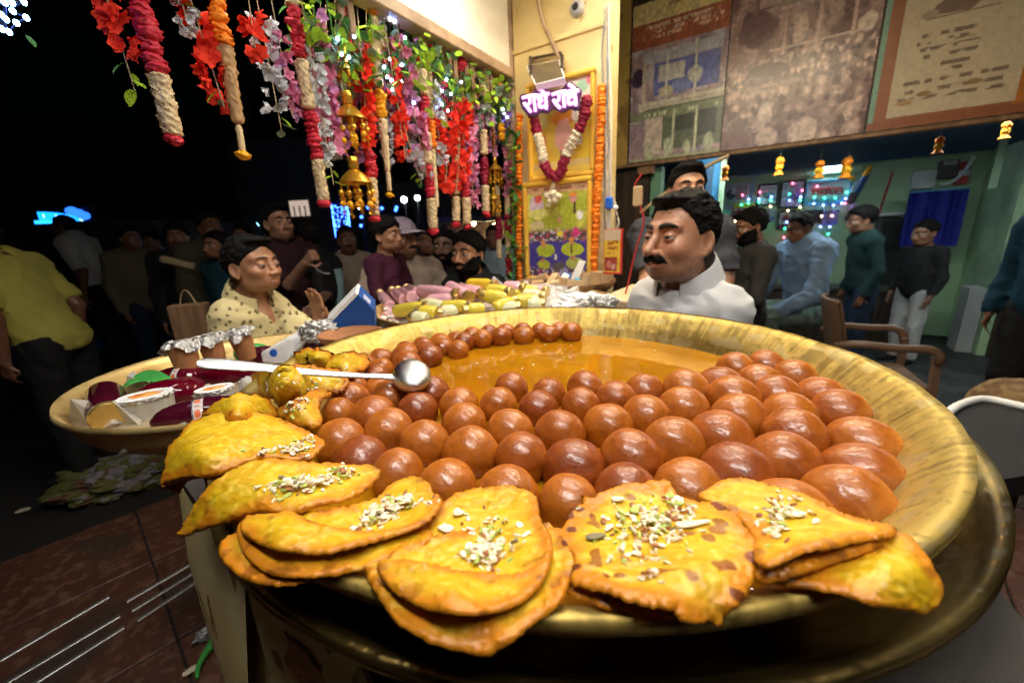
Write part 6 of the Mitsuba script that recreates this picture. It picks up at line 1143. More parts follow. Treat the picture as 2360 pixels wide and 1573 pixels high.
def blossom(seed):
    g = np.random.default_rng(seed); ms = []
    for k in range(5):
        ms.append(moved(petal(1.0 * g.uniform(.8, 1.1), .42 * g.uniform(.85, 1.2), g.uniform(-.1, .5)), rotz(k * 1.257 + g.normal(0, .2)) @ roty(-g.uniform(.1, .8))))
    ms.append(ico(0, .18)); return cat(ms)
BL_ = [plyd(blossom(k), 'orchid_pink', True) for k in range(5)]
LEAF = [plyd(petal(1, .30 + .05 * k, .25 * k - .2, 5), 'leaf_lime', True) for k in range(3)]
TB = {}
def tuberose(L, r, seed, taper=1.0):
    n = max(6, int(L / .0042)); s = 20; z = np.linspace(0, L, n); a = np.linspace(0, 2 * PI, s, endpoint=False)
    row = np.arange(n)[:, None]; ph = (row * 0.5 * 2 * PI / 10)
    R = r * (1 + .20 * np.sin(a[None] * 9 + row * 1.6 + seed) * np.sin(row * 1.25) + .30 * (meshkit.noise(np.stack([np.cos(a)[None] * 3 + 0 * row, np.sin(a)[None] * 3 + 0 * row, row * .55 + 0 * a[None]], -1) + seed * 3.1, seed) - .5) * 2) * np.linspace(1, taper, n)[:, None]
    R[0] *= .55; R[-1] *= .55
    v = np.stack([R * np.cos(a), R * np.sin(a), -np.repeat(z[:, None], s, 1)], -1).reshape(-1, 3)
    i, j = np.meshgrid(np.arange(n - 1), np.arange(s), indexing='ij'); j2 = (j + 1) % s; q = np.stack([i * s + j, (i + 1) * s + j, (i + 1) * s + j2, i * s + j2], -1).reshape(-1, 4)
    caps = [[0, k, k + 1] for k in range(1, s - 1)] + [[(n - 1) * s, (n - 1) * s + k + 1, (n - 1) * s + k] for k in range(1, s - 1)]
    return trimesh.Trimesh(v, np.vstack([q[:, [0, 1, 2]], q[:, [0, 2, 3]], caps]), process=False)
gcount = [0]
def strand(label, top, bot, segs, conv, ztop=GTOP):
    """segs: (kind, y0, y1) in the pixel rows of conv; straight cord from the string down through top and bot"""
    gcount[0] += 1; seed = gcount[0]; g = np.random.default_rng(100 + seed)
    A, B = gp(*conv(*top)), gp(*conv(*bot)); d = (B - A) / (A[2] - B[2])
    off = U * g.uniform(-.025, .025)
    at_z = lambda z: A + d * (A[2] - z) + off
    t = thing('flower_garland', label, 'garland', 'flower garlands along the canopy edge')
    def zpix(y):
        f = (y - top[1]) / (bot[1] - top[1] + 1e-9); P_ = gp(*conv(top[0] + (bot[0] - top[0]) * f, y)); return P_[2]
    zend = min(zpix(s[2]) for s in segs)
    zs = max(ztop, A[2] if False else ztop)
    put('cord', tube([at_z(zs), at_z((zs + zend) / 2), at_z(zend)], .0016, 4), 'thread', t)
    for s in segs:
        kind, y0, y1 = s[:3]; sc = s[3] if len(s) > 3 else 1.0
        za, zb_ = zpix(y0), zpix(y1)
        if y0 <= 5: za = zs
        R = frame_to(-(at_z(zb_) - at_z(za)))
        if kind in ('tube', 'brown', 'green'):
            put('tuberose_section', moved(tuberose(za - zb_, .0175 * sc, seed + int(y0) % 7, s[4] if len(s) > 4 else 1.0), R, at_z(za)), {'tube': 'tuberose', 'brown': 'tuberose_brown', 'green': 'leaf_grey'}[kind], t, True)
        elif kind in ('rose', 'marigold', 'yellow', 'tip', 'dark'):
            r = (.0225 if kind in ('rose', 'dark') else .0215 if kind != 'tip' else .021) * sc; step = r * (.78 if kind != 'tip' else 2)
            for z in np.arange(za - step * .5, zb_ - 1e-6, -step) if kind != 'tip' else [za]:
                rr = r * g.uniform(.85, 1.12); M = mat4(R @ rotx(g.normal(0, .22)) @ rotz(g.uniform(0, 6)), at_z(z) + g.normal(0, r * .12, 3) * [1, 1, .3], np.array([rr, rr, rr * .62]))
                put({'rose': 'rose_flower', 'dark': 'rose_flower', 'tip': 'rose_tip'}.get(kind, 'marigold_flower'), MB[g.integers(4)], {'rose': 'rose_red', 'dark': 'rose_dark', 'tip': 'rose_red', 'marigold': 'marigold', 'yellow': 'marigold_yellow'}[kind], t, to=TM(M))
        elif kind in ('pink', 'red', 'white', 'purple'):
            step = .030 * sc; mt = {'pink': 'orchid_pink', 'red': 'orchid_red', 'white': 'orchid_white', 'purple': 'orchid_purple'}[kind]
            for z in np.arange(za - .01, zb_, -step):
                for _ in range(3):
                    rr = .0265 * sc * g.uniform(.75, 1.2); a = g.uniform(0, 6.28); o = np.array([math.cos(a), math.sin(a), 0]) * .017 * sc
                    R2 = frame_to(o + [0, 0, g.uniform(-.02, .004)]) @ rotz(g.uniform(0, 6.28))
                    put('blossom', BL_[g.integers(5)], 'orchid_lilac' if kind == 'pink' and g.uniform() < .28 else mt, t, to=TM(mat4(R2, at_z(z + g.uniform(-.01, .01)) + o, rr)))
        elif kind == 'leaf':
            for z in np.arange(za, zb_, -.017):
                a = g.uniform(0, 6.28); dd = np.array([math.cos(a), math.sin(a), -.8]); R2 = np.stack([dd / np.linalg.norm(dd), np.cross([0, 0, 1.0], dd) / np.linalg.norm(np.cross([0, 0, 1.0], dd)), np.zeros(3)], 1); R2[:, 2] = np.cross(R2[:, 0], R2[:, 1])
                put('leaf', LEAF[g.integers(3)], str(g.choice(['leaf_lime', 'leaf_green', 'leaf_lime', 'leaf_grey'])), t, to=TM(mat4(R2, at_z(z) + dd * .006, g.uniform(.026, .042))))
    return t
S = strand
S('red and white rose and tuberose garland, nearest the left edge, ending in a red tip', (905, 0), (1140, 930), [('rose', 0, 490, 1.0), ('tube', 505, 925, 1.08), ('tip', 950, 952)], z1f)
S('coral red orchid strand beside the nearest rose garland', (740, 0), (870, 430), [('red', 0, 400, 1.0), ('leaf', 400, 600)], z1f)
S('coral red orchid strand, longest one left of the marigold and brown garland', (1290, 0), (1520, 740), [('red', 0, 720, 1.0), ('leaf', 600, 690)], z1f)
S('pale grey orchid sprig left of the coral red strands', (1190, 0), (1330, 500), [('white', 0, 220, .7), ('leaf', 0, 10)], z1f)
S('orange marigold and brown tuberose garland with two thin white tails', (1440, 0), (1620, 1030), [('marigold', 0, 300, .95), ('brown', 310, 835, 1.05, .75), ('tube', 840, 1020, .42), ('yellow', 1025, 1045, .8)], z1f)
S('short coral red orchid sprig right of the marigold and brown garland', (1640, 60), (1680, 340), [('red', 60, 340, .95)], z1f)
S('pale blue grey orchid strand left of the long five part rose garland', (1720, 60), (1880, 900), [('white', 100, 760, .95), ('leaf', 780, 880)], z1f)
S('long garland of two red and three cream parts, left of the gold bells', (1925, 0), (2150, 1370), [('tube', 0, 62), ('rose', 70, 395, .85), ('tube', 408, 742), ('rose', 760, 1055, .85), ('tube', 1068, 1350, .95), ('tip', 1368, 1372)], z1f)
S('pink orchid strand left of the long five part rose garland', (1850, 200), (1960, 800), [('pink', 240, 790, .8)], z1f)
S('pale grey orchid strand right of the long five part rose garland', (2040, 300), (2210, 1260), [('white', 330, 1080, .9), ('leaf', 1100, 1240)], z1f)
S('full pink orchid strand directly in front of the gold bells', (2120, 80), (2270, 1100), [('pink', 80, 1060, 1.15)], z1f)
S('pink orchid strand overlapping the upper gold bell', (180, 600), (300, 1020), [('pink', 600, 1020, 1.0)], z2f)
S('cream garland with a red top behind the gold bells', (300, 0), (360, 400), [('rose', 0, 95), ('tube', 110, 310)], z2f)
S('marigold topped garland tapering into white buds with a yellow tip', (425, 0), (565, 1300), [('marigold', 0, 100), ('leaf', 100, 270), ('tube', 270, 590, .95), ('yellow', 610, 790), ('tube', 800, 1150, .95, .55), ('tube', 1150, 1280, .45), ('yellow', 1295, 1310, .7)], z2f)
S('coral red orchid strand over a red and cream tail, right of the gold bells', (360, 250), (465, 1470), [('red', 290, 950, 1.0), ('rose', 1000, 1180, .9), ('tube', 1190, 1450), ('tip', 1466, 1472)], z2f)
S('leafy strand with a cream tube at the top between the marigold garland and pink orchids', (480, 0), (620, 560), [('tube', 0, 330, .9), ('leaf', 40, 540), ('leaf', 100, 500)], z2f)
S('coral red orchid strand left of the largest pink orchid strand', (550, 380), (660, 1070), [('red', 400, 1060, .9)], z2f)
S('largest pink orchid strand in the middle of the row', (620, 300), (790, 1140), [('pink', 330, 1120, 1.2), ('white', 1000, 1180, .9)], z2f)
S('pale grey orchid tail below the largest pink strand', (690, 1000), (760, 1230), [('white', 1020, 1130, .9), ('leaf', 1130, 1230)], z2f)
S('five part rose and tuberose garland in the middle of the row with a red tip', (755, 300), (848, 1550), [('leaf', 200, 460), ('tube', 470, 645, 1.05), ('rose', 660, 870, .9), ('tube', 890, 1100, 1.05), ('rose', 1120, 1320, .95), ('tube', 1330, 1530, 1.05), ('tip', 1550, 1553, 1.1)], z2f)
S('tuberose and marigold garland with a thin white tail and yellow tip', (815, 400), (885, 1430), [('tube', 480, 800, .95), ('marigold', 815, 985, .85), ('tube', 1000, 1390, .6), ('yellow', 1420, 1430, .8)], z2f)
S('coral and pale grey orchid strand right of the tuberose and marigold garland', (840, 560), (910, 1110), [('white', 560, 860, .9), ('red', 770, 1000, .8), ('white', 980, 1090, .9)], z2f)
S('crimson blossom cluster near the top of the row', (895, 500), (905, 620), [('dark', 560, 610, 1.5), ('leaf', 400, 560), ('leaf', 420, 540)], z2f)
S('coral red orchid strand, left one of the thick red mass', (985, 640), (925, 1310), [('red', 690, 1290, 1.05)], z2f)
S('coral red orchid strand, middle one of the thick red mass', (1050, 620), (1000, 1310), [('red', 660, 1300, 1.15)], z2f)
S('coral red orchid strand, right one of the thick red mass', (1130, 600), (1085, 1180), [('red', 630, 1170, 1.15)], z2f)
S('cream and rose garland hanging behind the thick red mass', (1040, 330), (1043, 1500), [('marigold', 330, 520, .7), ('tube', 560, 800), ('tube', 900, 1300, .95), ('tube', 1310, 1480, 1.05), ('tip', 1500, 1503)], z2f)
S('red and cream garland right of the thick red mass', (1035, 330), (1086, 1520), [('rose', 340, 490, .95), ('leaf', 500, 700), ('rose', 1170, 1310, .95), ('tube', 1320, 1500, 1.05), ('tip', 1520, 1523, .95)], z2f)
S('pink orchid strand right of the thick red mass', (1110, 700), (1145, 1410), [('pink', 860, 1385, 1.0)], z2f)
S('cream tuberose garland with a bud top, upper right of the row', (1130, 420), (1145, 900), [('tube', 440, 520, .8), ('tube', 560, 680, 1.0), ('pink', 680, 880, .9)], z2f)
S('cream garland with red cap at the top and pale blossoms below', (1180, 410), (1212, 1430), [('rose', 410, 445, .8), ('tube', 450, 650, 1.0), ('white', 700, 860, .9), ('tube', 870, 1040, 1.0), ('dark', 1060, 1230, .8), ('tube', 1240, 1420, 1.05), ('tip', 1432, 1435)], z2f)
S('pink and white orchid strand left of the smaller gold bells', (1235, 600), (1290, 1090), [('pink', 680, 1060, .95), ('white', 700, 800, .8)], z2f)
S('marigold and yellow strand above the smaller gold bells', (1275, 540), (1300, 930), [('marigold', 560, 660, .7), ('leaf', 660, 830), ('yellow', 830, 940, .8)], z2f)
S('purple and pink orchid strand near the right end of the row', (1330, 600), (1345, 1310), [('white', 600, 730, .8), ('purple', 760, 920, .9), ('pink', 960, 1300, .8)], z2f)
S('rose and tuberose garland second from the right end, with a red tip', (1365, 480), (1386, 1362), [('rose', 480, 520, .8), ('tube', 530, 690, 1.0), ('rose', 740, 830, .85), ('tube', 840, 1010), ('rose', 1020, 1160, .9), ('tube', 1180, 1350, .95), ('tip', 1362, 1365)], z2f)
S('longest rose and tuberose garland, reaching down to the bottles, left strand', (1310, 1200), (1330, 1740), [('tube', 1240, 1450, .8), ('dark', 1455, 1590, .9), ('tube', 1600, 1730, .8)], z2f)
S('longest rose and tuberose garland, reaching down to the bottles, right strand', (1340, 1200), (1358, 1910), [('tube', 1240, 1440, .8), ('dark', 1445, 1570, .9), ('tube', 1575, 1715, .85), ('rose', 1720, 1850, .85), ('tube', 1860, 1910, .85)], z2f)
# the thick of the curtain: shorter strands hanging behind the others
g0 = np.random.default_rng(909)
ROWN = ['coral red', 'pink', 'pale grey', 'cream and red', 'pink and white']
for k in range(24):
    x = 130 + k * 51 + g0.uniform(-12, 12); yb = g0.uniform(760, 1120) - .10 * max(0, 600 - x); kind = [1, 3, 2, 4, 0][k % 5]
    sg = [[('red', 300, yb, .9)], [('pink', 260, yb, .95)], [('white', 300, yb, .85)], [('tube', 330, 560, .95), ('rose', 575, 740, .85), ('tube', 755, yb, .95), ('tip', yb + 14, yb + 16)], [('pink', 280, yb * .6, .9), ('white', yb * .6, yb, .8)]][kind]
    GP0 = FP + U * (-.13 if k % 2 else -.085)
    S(f'short {ROWN[kind]} strand deep in the garlands, {ORD[k // 5]} such from the left', (x - 20, 250), (x, yb), sg, z2f)
GP0 = FP + U * -.045
# leafy vines threaded along the string
vn = [(40, 60), (170, 200), (330, 240), (460, 330), (610, 330), (700, 430), (820, 330), (900, 420), (1010, 520), (1090, 560), (1180, 560), (1260, 560), (1330, 600), (1400, 620)]
for k in range(len(vn)):
    x, y = vn[k]; g = np.random.default_rng(500 + k); c = gp(*z2f(x, y)); t = thing('leafy_vine', f'clump of light green leaves hung among the garland tops, {ORD[k]} from the left', 'vine', 'leaf clumps among the garland tops')
    put('stem', tube(spline([[c[0], c[1], GTOP], c + [.01, 0, .04], c - [0, .01, .10]], 10), .003, 5), 'leaf_green', t)
    for _ in range(60):
        o = g.normal(0, 1, 3) * [.035, .045, .060] - [0, 0, .045]; a = g.uniform(0, 6.28); dd = np.array([math.cos(a), math.sin(a), -g.uniform(.3, 1.6)]); dd /= np.linalg.norm(dd); sd_ = np.cross([0, 0, 1.0], dd); sd_ /= np.linalg.norm(sd_)
        R2 = np.stack([dd, sd_, np.cross(dd, sd_)], 1) @ rotx(g.normal(0, .6))
        q = c + o + U * g.uniform(-.03, .03); q[2] = min(q[2], GTOP - .03)
        put('leaf', LEAF[g.integers(3)], str(g.choice(['leaf_lime', 'leaf_lime', 'leaf_green', 'leaf_grey'])), t, to=TM(mat4(R2, q, g.uniform(.026, .045))))
rope = thing('garland_string', 'string along which all the flower garlands hang', 'string'); put('rope', tube([GP0 + Z * GTOP, GP0 - V * 1.0 + Z * (GTOP - .004), GP0 - V * 2.6 + Z * GTOP], .004, 6), 'thread', rope)
for k, tt in enumerate((.15, .8, 1.5, 2.2)): put('tie', tube([GP0 - V * tt + Z * GTOP, FP - V * tt + Z * (zb - .047)], .0025, 4), 'thread', rope)
vc_ = thing('vine_column', 'dark green leafy vine hanging beside the left marigold string', 'vine'); g = np.random.default_rng(77)
put('stem', tube([PW.at(*PW.px(1183, 300, .10), .10), PW.at(*PW.px(1186, 655, .10), .10)], .004, 5), 'leaf_green', vc_)
for _ in range(90):
    y = g.uniform(300, 655); q = PW.at(*PW.px(1184 + g.normal(0, 7), y, .10), .10); a = g.uniform(0, 6.28); dd = np.array([math.cos(a), math.sin(a), -g.uniform(.2, 1.4)]); dd /= np.linalg.norm(dd); sd_ = np.cross([0, 0, 1.0], dd); sd_ /= np.linalg.norm(sd_)
    put('leaf', LEAF[g.integers(3)], str(g.choice(['leaf_green', 'leaf_green', 'leaf_lime'])), vc_, to=TM(mat4(np.stack([dd, sd_, np.cross(dd, sd_)], 1), q + g.normal(0, .012, 3), g.uniform(.03, .05))))
# gold bells
def bell(label, tiers, conv, topz=GTOP):
    t = thing('gold_bell_ornament', label, 'ornament', 'gold bell ornaments among the garlands'); g = np.random.default_rng(len(label))
    first = gp(*conv(tiers[0][0], tiers[0][1])); put('cord', tube([[first[0], first[1], topz], first + [0, 0, .01]], .004, 5), 'gold_metal', t)
    for x, y, w, drop in tiers:
        c = gp(*conv(x, y)); dpt = np.linalg.norm(c - CAM); r = w / 2 / 2.904 * (c - CAM) @ AX_F / F
        put('knob', lathe([(.0005, r * .75), (r * .30, r * .7), (r * .34, r * .45), (r * .26, r * .35), (r * .34, r * .3), (r * .30, 0), (.0005, 0)], 16).apply_translation(c), 'gold_metal', t, 40)
        put('umbrella', lathe([(r * .2, 0), (r * .45, -r * .18), (r * .8, -r * .50), (r * 1.02, -r * .80), (r * 1.05, -r * .86), (r * .98, -r * .84), (r * .7, -r * .5), (r * .2, -r * .08)], 26).apply_translation(c), 'gold_metal', t, 40)
        n = 9
        for k in range(n):
            a = k * 2 * PI / n + .3; e = c + np.array([math.cos(a), math.sin(a), 0]) * r * .95 + [0, 0, -r * .86]; L = drop / 2.904 * (c - CAM) @ AX_F / F * g.uniform(.5, 1.0)
            put('hanger', tube([e, e - [0, 0, L]], .0022, 4), 'gold_metal', t)
            for m_ in range(3):
                rr = r * .17 * g.uniform(.8, 1.2); put('gold_bead', MB[g.integers(4)] if m_ < 2 else BL_[g.integers(5)], 'gold_metal' if m_ != 1 else 'marigold_yellow', t, to=TM(mat4(np.eye(3), e - [0, 0, L * (m_ + 1) / 3], rr * (1.0 if m_ < 2 else 1.3))))
        for m_ in range(4): put('gold_bead', MB[g.integers(4)], 'marigold_yellow' if m_ % 2 else 'gold_metal', t, to=TM(mat4(np.eye(3), c - [0, 0, r * .9 + m_ * r * .42], r * .22)))
bell('large two tiered gold bell ornament hanging left of the middle', [(285, 420, 120, 90), (295, 700, 215, 260), (335, 1130, 210, 230)], z2f)
bell('smaller two tiered gold bell ornament near the right end of the garlands', [(1280, 1095, 90, 130), (1270, 1290, 88, 130)], z2f)
# fairy lights in the garlands
fl2 = thing('garland_lights', 'string of small cold white fairy lights among the garlands', 'string lights')
pts_ = [(545, 15), (590, 30), (540, 150), (570, 165), (300, 265), (190, 280), (215, 380), (265, 400), (500, 465), (540, 410), (520, 530), (550, 550), (620, 450), (555, 610), (640, 270), (615, 560), (700, 700), (890, 710), (930, 750), (880, 770), (950, 640), (890, 620), (1310, 770), (1330, 790), (1350, 770), (1300, 740), (1280, 350), (1280, 430), (920, 545), (1020, 560), (860, 720)]
L3 = [gp(*z2f(*p)) + U * .03 for p in pts_]
put('wire', tube(spline(np.array(sorted(L3, key=lambda q: q[1])), 80), .0015, 4), 'black', fl2); area('bulbs', cat([ico(1, .0055, c=q) for q in L3]), 'white_plastic', (14, 20, 48), fl2, .15, kind='stuff')
fl3 = thing('blue_garland_lights', 'cluster of bright blue lights hanging at the top left corner', 'string lights')
L3 = [gp(x / 2.904, y / 2.904) for x, y in ((80, 20), (160, 15), (85, 75), (175, 120), (110, 155), (60, 215), (8, 100), (12, 195), (30, 20), (40, 130))]
put('wire', tube(spline(np.array([L3[0] + [0, 0, .3]] + L3), 60), .0015, 4), 'black', fl3); area('bulbs', cat([ico(1, .0048, (1, 1, 1.3), c=q) for q in L3]), 'white_plastic', (4, 12, 60), fl3, .1, kind='stuff')
c = gp(62, 82); put('leaf', LEAF[1], 'leaf_green', fl3, to=TM(mat4(roty(1.2), c, .022)))
# ------------------------------------------------------------------ people
bsdf('skin', {'type': 'principled', 'base_color': {'type': 'mesh_attribute', 'name': 'vertex_color'}, 'roughness': .40, 'specular': .5})
bump('hair', {'type': 'principled', 'base_color': rgb(.005, .0042, .004), 'roughness': .62, 'specular': .14}, lambda p, n, uv: noise(p.x * 420.0, p.y * 420.0, p.z * 160.0), .004, 5e-4)
bsdf('eye_white', pr((.42, .39, .36), .25)); bsdf('eye_dark', pr((.02, .012, .01), .12)); bsdf('brow', pr((.018, .013, .011), .7))
def cloth(key, a, b=None, pattern=None, fold=.004):
    fn = pattern or (lambda p, n, uv: mix(a, b or tuple(x * .8 for x in a), smoothstep(.3, .7, fbm(p.x * 9.0, p.y * 9.0, p.z * 9.0, 3))))
    bsdf('cloth_' + key, {'type': 'twosided', 'b': {'type': 'principled', 'base_color': proc(fn) if pattern else rgb(*a), 'roughness': .85, 'specular': .2, 'sheen': .3}}); return 'cloth_' + key
def boy_print(p, n, uv):
    v = voronoi(p.x * 36.0 + p.y * 22.0, p.z * 40.0)
    return mix((.60, .50, .26), (.16, .12, .05), (1 - smoothstep(.16, .26, v[0])) * smoothstep(.25, .3, v[2]))
cloth('boy', (.6, .5, .26), pattern=boy_print)
for k, a in (('white', (.56, .56, .57)), ('charcoal', (.050, .052, .065)), ('beige', (.50, .38, .29)), ('plum', (.055, .012, .03)), ('black', (.014, .014, .015)), ('maroon', (.035, .012, .016)), ('teal_pale', (.30, .46, .50)), ('yellow', (.52, .46, .10)), ('shirt_white', (.74, .73, .72)), ('olive', (.06, .06, .035)), ('teal_dark', (.012, .05, .075)),
             ('sky', (.36, .48, .62)), ('grey_brown', (.04, .038, .036)), ('shirt_blue', (.17, .25, .38)), ('grey_green', (.16, .22, .20)), ('deep_green', (.009, .026, .026)), ('pale_grey', (.42, .42, .42)), ('navy', (.015, .025, .05)), ('kurta_blue', (.004, .028, .05)), ('khaki', (.18, .14, .09)), ('lilac_cap', (.34, .28, .36))):
    cloth(k, a)
def face_sdf(p, o):
    jw, ch = o.get('jaw', 1.0), o.get('child', 0.0)
    if ch: p = p * np.array([1.0, 1.0, 1.0]); p = np.c_[p[:, :2], np.where(p[:, 2] < 0, p[:, 2] * 1.10, p[:, 2])]
    x = np.abs(p[:, 0]); q = np.c_[x, p[:, 1:]]
    d = s_ell(p, (0, -.018, .028), (.074, .094, .086))
    d = smin(d, s_ell(p, (0, .022, -.040), (.059 * (1 + (jw - 1) * .6), .066, .066)), .03)
    d = smin(d, s_ell(p, (0, .050, -.090 + .012 * ch), (.034 * jw, .032, .026)), .032)
    d = smin(d, s_ell(q, (.040 * jw, .008, -.078), (.024, .045, .032)), .03)                 # jaw angle
    d = smin(d, s_ell(q, (.042, .055, -.030), (.022, .026, .022)), .022)                      # cheek
    d = smin(d, s_cap(q, (.006, .078 - .006 * ch, .022), (.042, .062 - .004 * ch, .024), .0125, .011), .014 + .01 * ch)          # brow
    d = smax(d, -s_ell(q, (.033, .098 + .003 * ch, -.001), (.021, .020, .0145)), .014 + .006 * ch)                    # eye socket
    nl = o.get('nose', 1.0)
    d = smin(d, s_cap(p, (0, .080, .012), (0, .083 + .027 * nl, -.036), .0085, .0125), .012)    # nose
    d = smin(d, s_ell(q, (.0125, .092 + .006 * nl, -.040), (.0095, .012, .0085)), .007)
    d = smax(d, -s_ell(q, (.007, .100 + .004 * nl, -.0475), (.0042, .006, .004)), .004)
    d = smin(d, s_ell(p, (0, .072 - .008 * ch, -.066), (.032 - .006 * ch, .022, .024)), .018 + .008 * ch)
    d = smin(d, s_cap(q, (0, .0915, -.0605), (.021, .080, -.0650), .0062, .003), .006)        # upper lip
    d = smin(d, s_cap(q, (0, .0905, -.0735), (.019, .080, -.0695), .0074, .0035), .007)       # lower lip
    d = smax(d, -s_cap(q, (0, .100, -.0668), (.022, .084, -.0672), .0020 + .003 * o.get('open', 0), .0012), .003)
    e = np.array([.0325, .0745, -.001]); lid = o.get('lid', .0012)
    es = np.linalg.norm(q - e, axis=1)
    up = np.maximum(es - .0150, (e[2] + lid) - p[:, 2] - .25 * (q[:, 1] - e[1]) * 0); lo = np.maximum(es - .0146, p[:, 2] - (e[2] - .0036))
    d = smin(d, up, .003); d = smin(d, lo, .003)
    er = q - np.array([.074, -.014, -.016]); er = er @ (rotz(-.38) @ rotx(-.12)).T
    ear = s_ell(er, (0, 0, 0), (.0085, .020, .032)); ear = smax(ear, -s_ell(er, (.008, .002, .003), (.007, .012, .020)), .005)
    ear = smin(ear, np.linalg.norm(er - [.001, .004, -.029], axis=1) - .0075, .006)
    return smin(d, ear, .008)
HL = (np.array([-.13, -.10, -.06, -.025, -.004, .012, .03, .05, .07, .12]), np.array([-.080, -.076, -.060, -.035, -.018, .005, .034, .052, .066, .075]))
def hair_sdf(p, o):
    t = o.get('hair', .012) * .78; q = np.c_[np.abs(p[:, 0]), p[:, 1:]]
    nz = meshkit.fbm(p * [55, 40, 55] + o.get('seed', 1), 3, 3) - .5
    line = np.interp(p[:, 1], *HL) - o.get('low', 0) * smoothstep_np(.0, .06, p[:, 1]) + nz * .016 + (.010 * np.cos(p[:, 0] * 60) * o.get('fringe', 0))
    t = t * (.12 + .88 * smoothstep_np(-.004, .026, p[:, 2] - line))
    d = s_ell(p, (0, -.018, .028), (.074, .094, .086)) - t - nz * .016 - .007 * (meshkit.noise(p * [190, 100, 190], 7) - .5)
    if o.get('quiff', 0): d = smin(d, s_ell(p, (o.get('qx', 0), .035, .092), (.055, .055, .022 * o['quiff'])) - nz * .014, .02)
    if o.get('recede', 0): line = line + o['recede'] * np.exp(-((q[:, 0] - .040) / .018) ** 2) * (p[:, 1] > .02)
    d = smax(d, line - p[:, 2], .004)
    d = smax(d, -s_ell(q, (.078, -.012, -.016), (.014, .024, .034)), .004)
    return d
def smoothstep_np(a, b, x):
    t = np.clip((x - a) / (b - a), 0, 1); return t * t * (3 - 2 * t)
def hand_prims(w, dirv, nrm, curl, s, side):
    """capsules of a five fingered hand: w wrist, dirv along the palm, nrm out of the back of the hand"""
    f = np.asarray(dirv, float); f /= np.linalg.norm(f); n = np.asarray(nrm, float); n = n - f * (n @ f); n /= np.linalg.norm(n); a = np.cross(f, n) * side
    P_ = []; c = w + f * .045 * s
    for k, (off, L) in enumerate(((.030, .062), (.011, .072), (-.009, .068), (-.027, .054))):
        k0 = w + f * .082 * s + a * off * s; P_.append((w + f * .015 * s + a * off * .6 * s, k0, .0125 * s, .0105 * s))
        d1 = f * math.cos(curl) - n * math.sin(curl); k1 = k0 + d1 * L * .52 * s; d2 = f * math.cos(2.0 * curl) - n * math.sin(2.0 * curl); k2 = k1 + d2 * L * .5 * s
        P_ += [(k0, k1, .0095 * s, .0085 * s), (k1, k2, .0085 * s, .0072 * s)]
    t0 = w + f * .022 * s + a * .026 * s; t1 = t0 + (f * .6 + a * .75 - n * .35 * curl) * .042 * s; t2 = t1 + (f * (.95 - .3 * curl) - n * .55 * curl - a * .25 * curl) * .034 * s
    return P_ + [(w + f * .01 * s, t0, .0125 * s, .012 * s), (t0, t1, .0115 * s, .0095 * s), (t1, t2, .0095 * s, .0078 * s)]
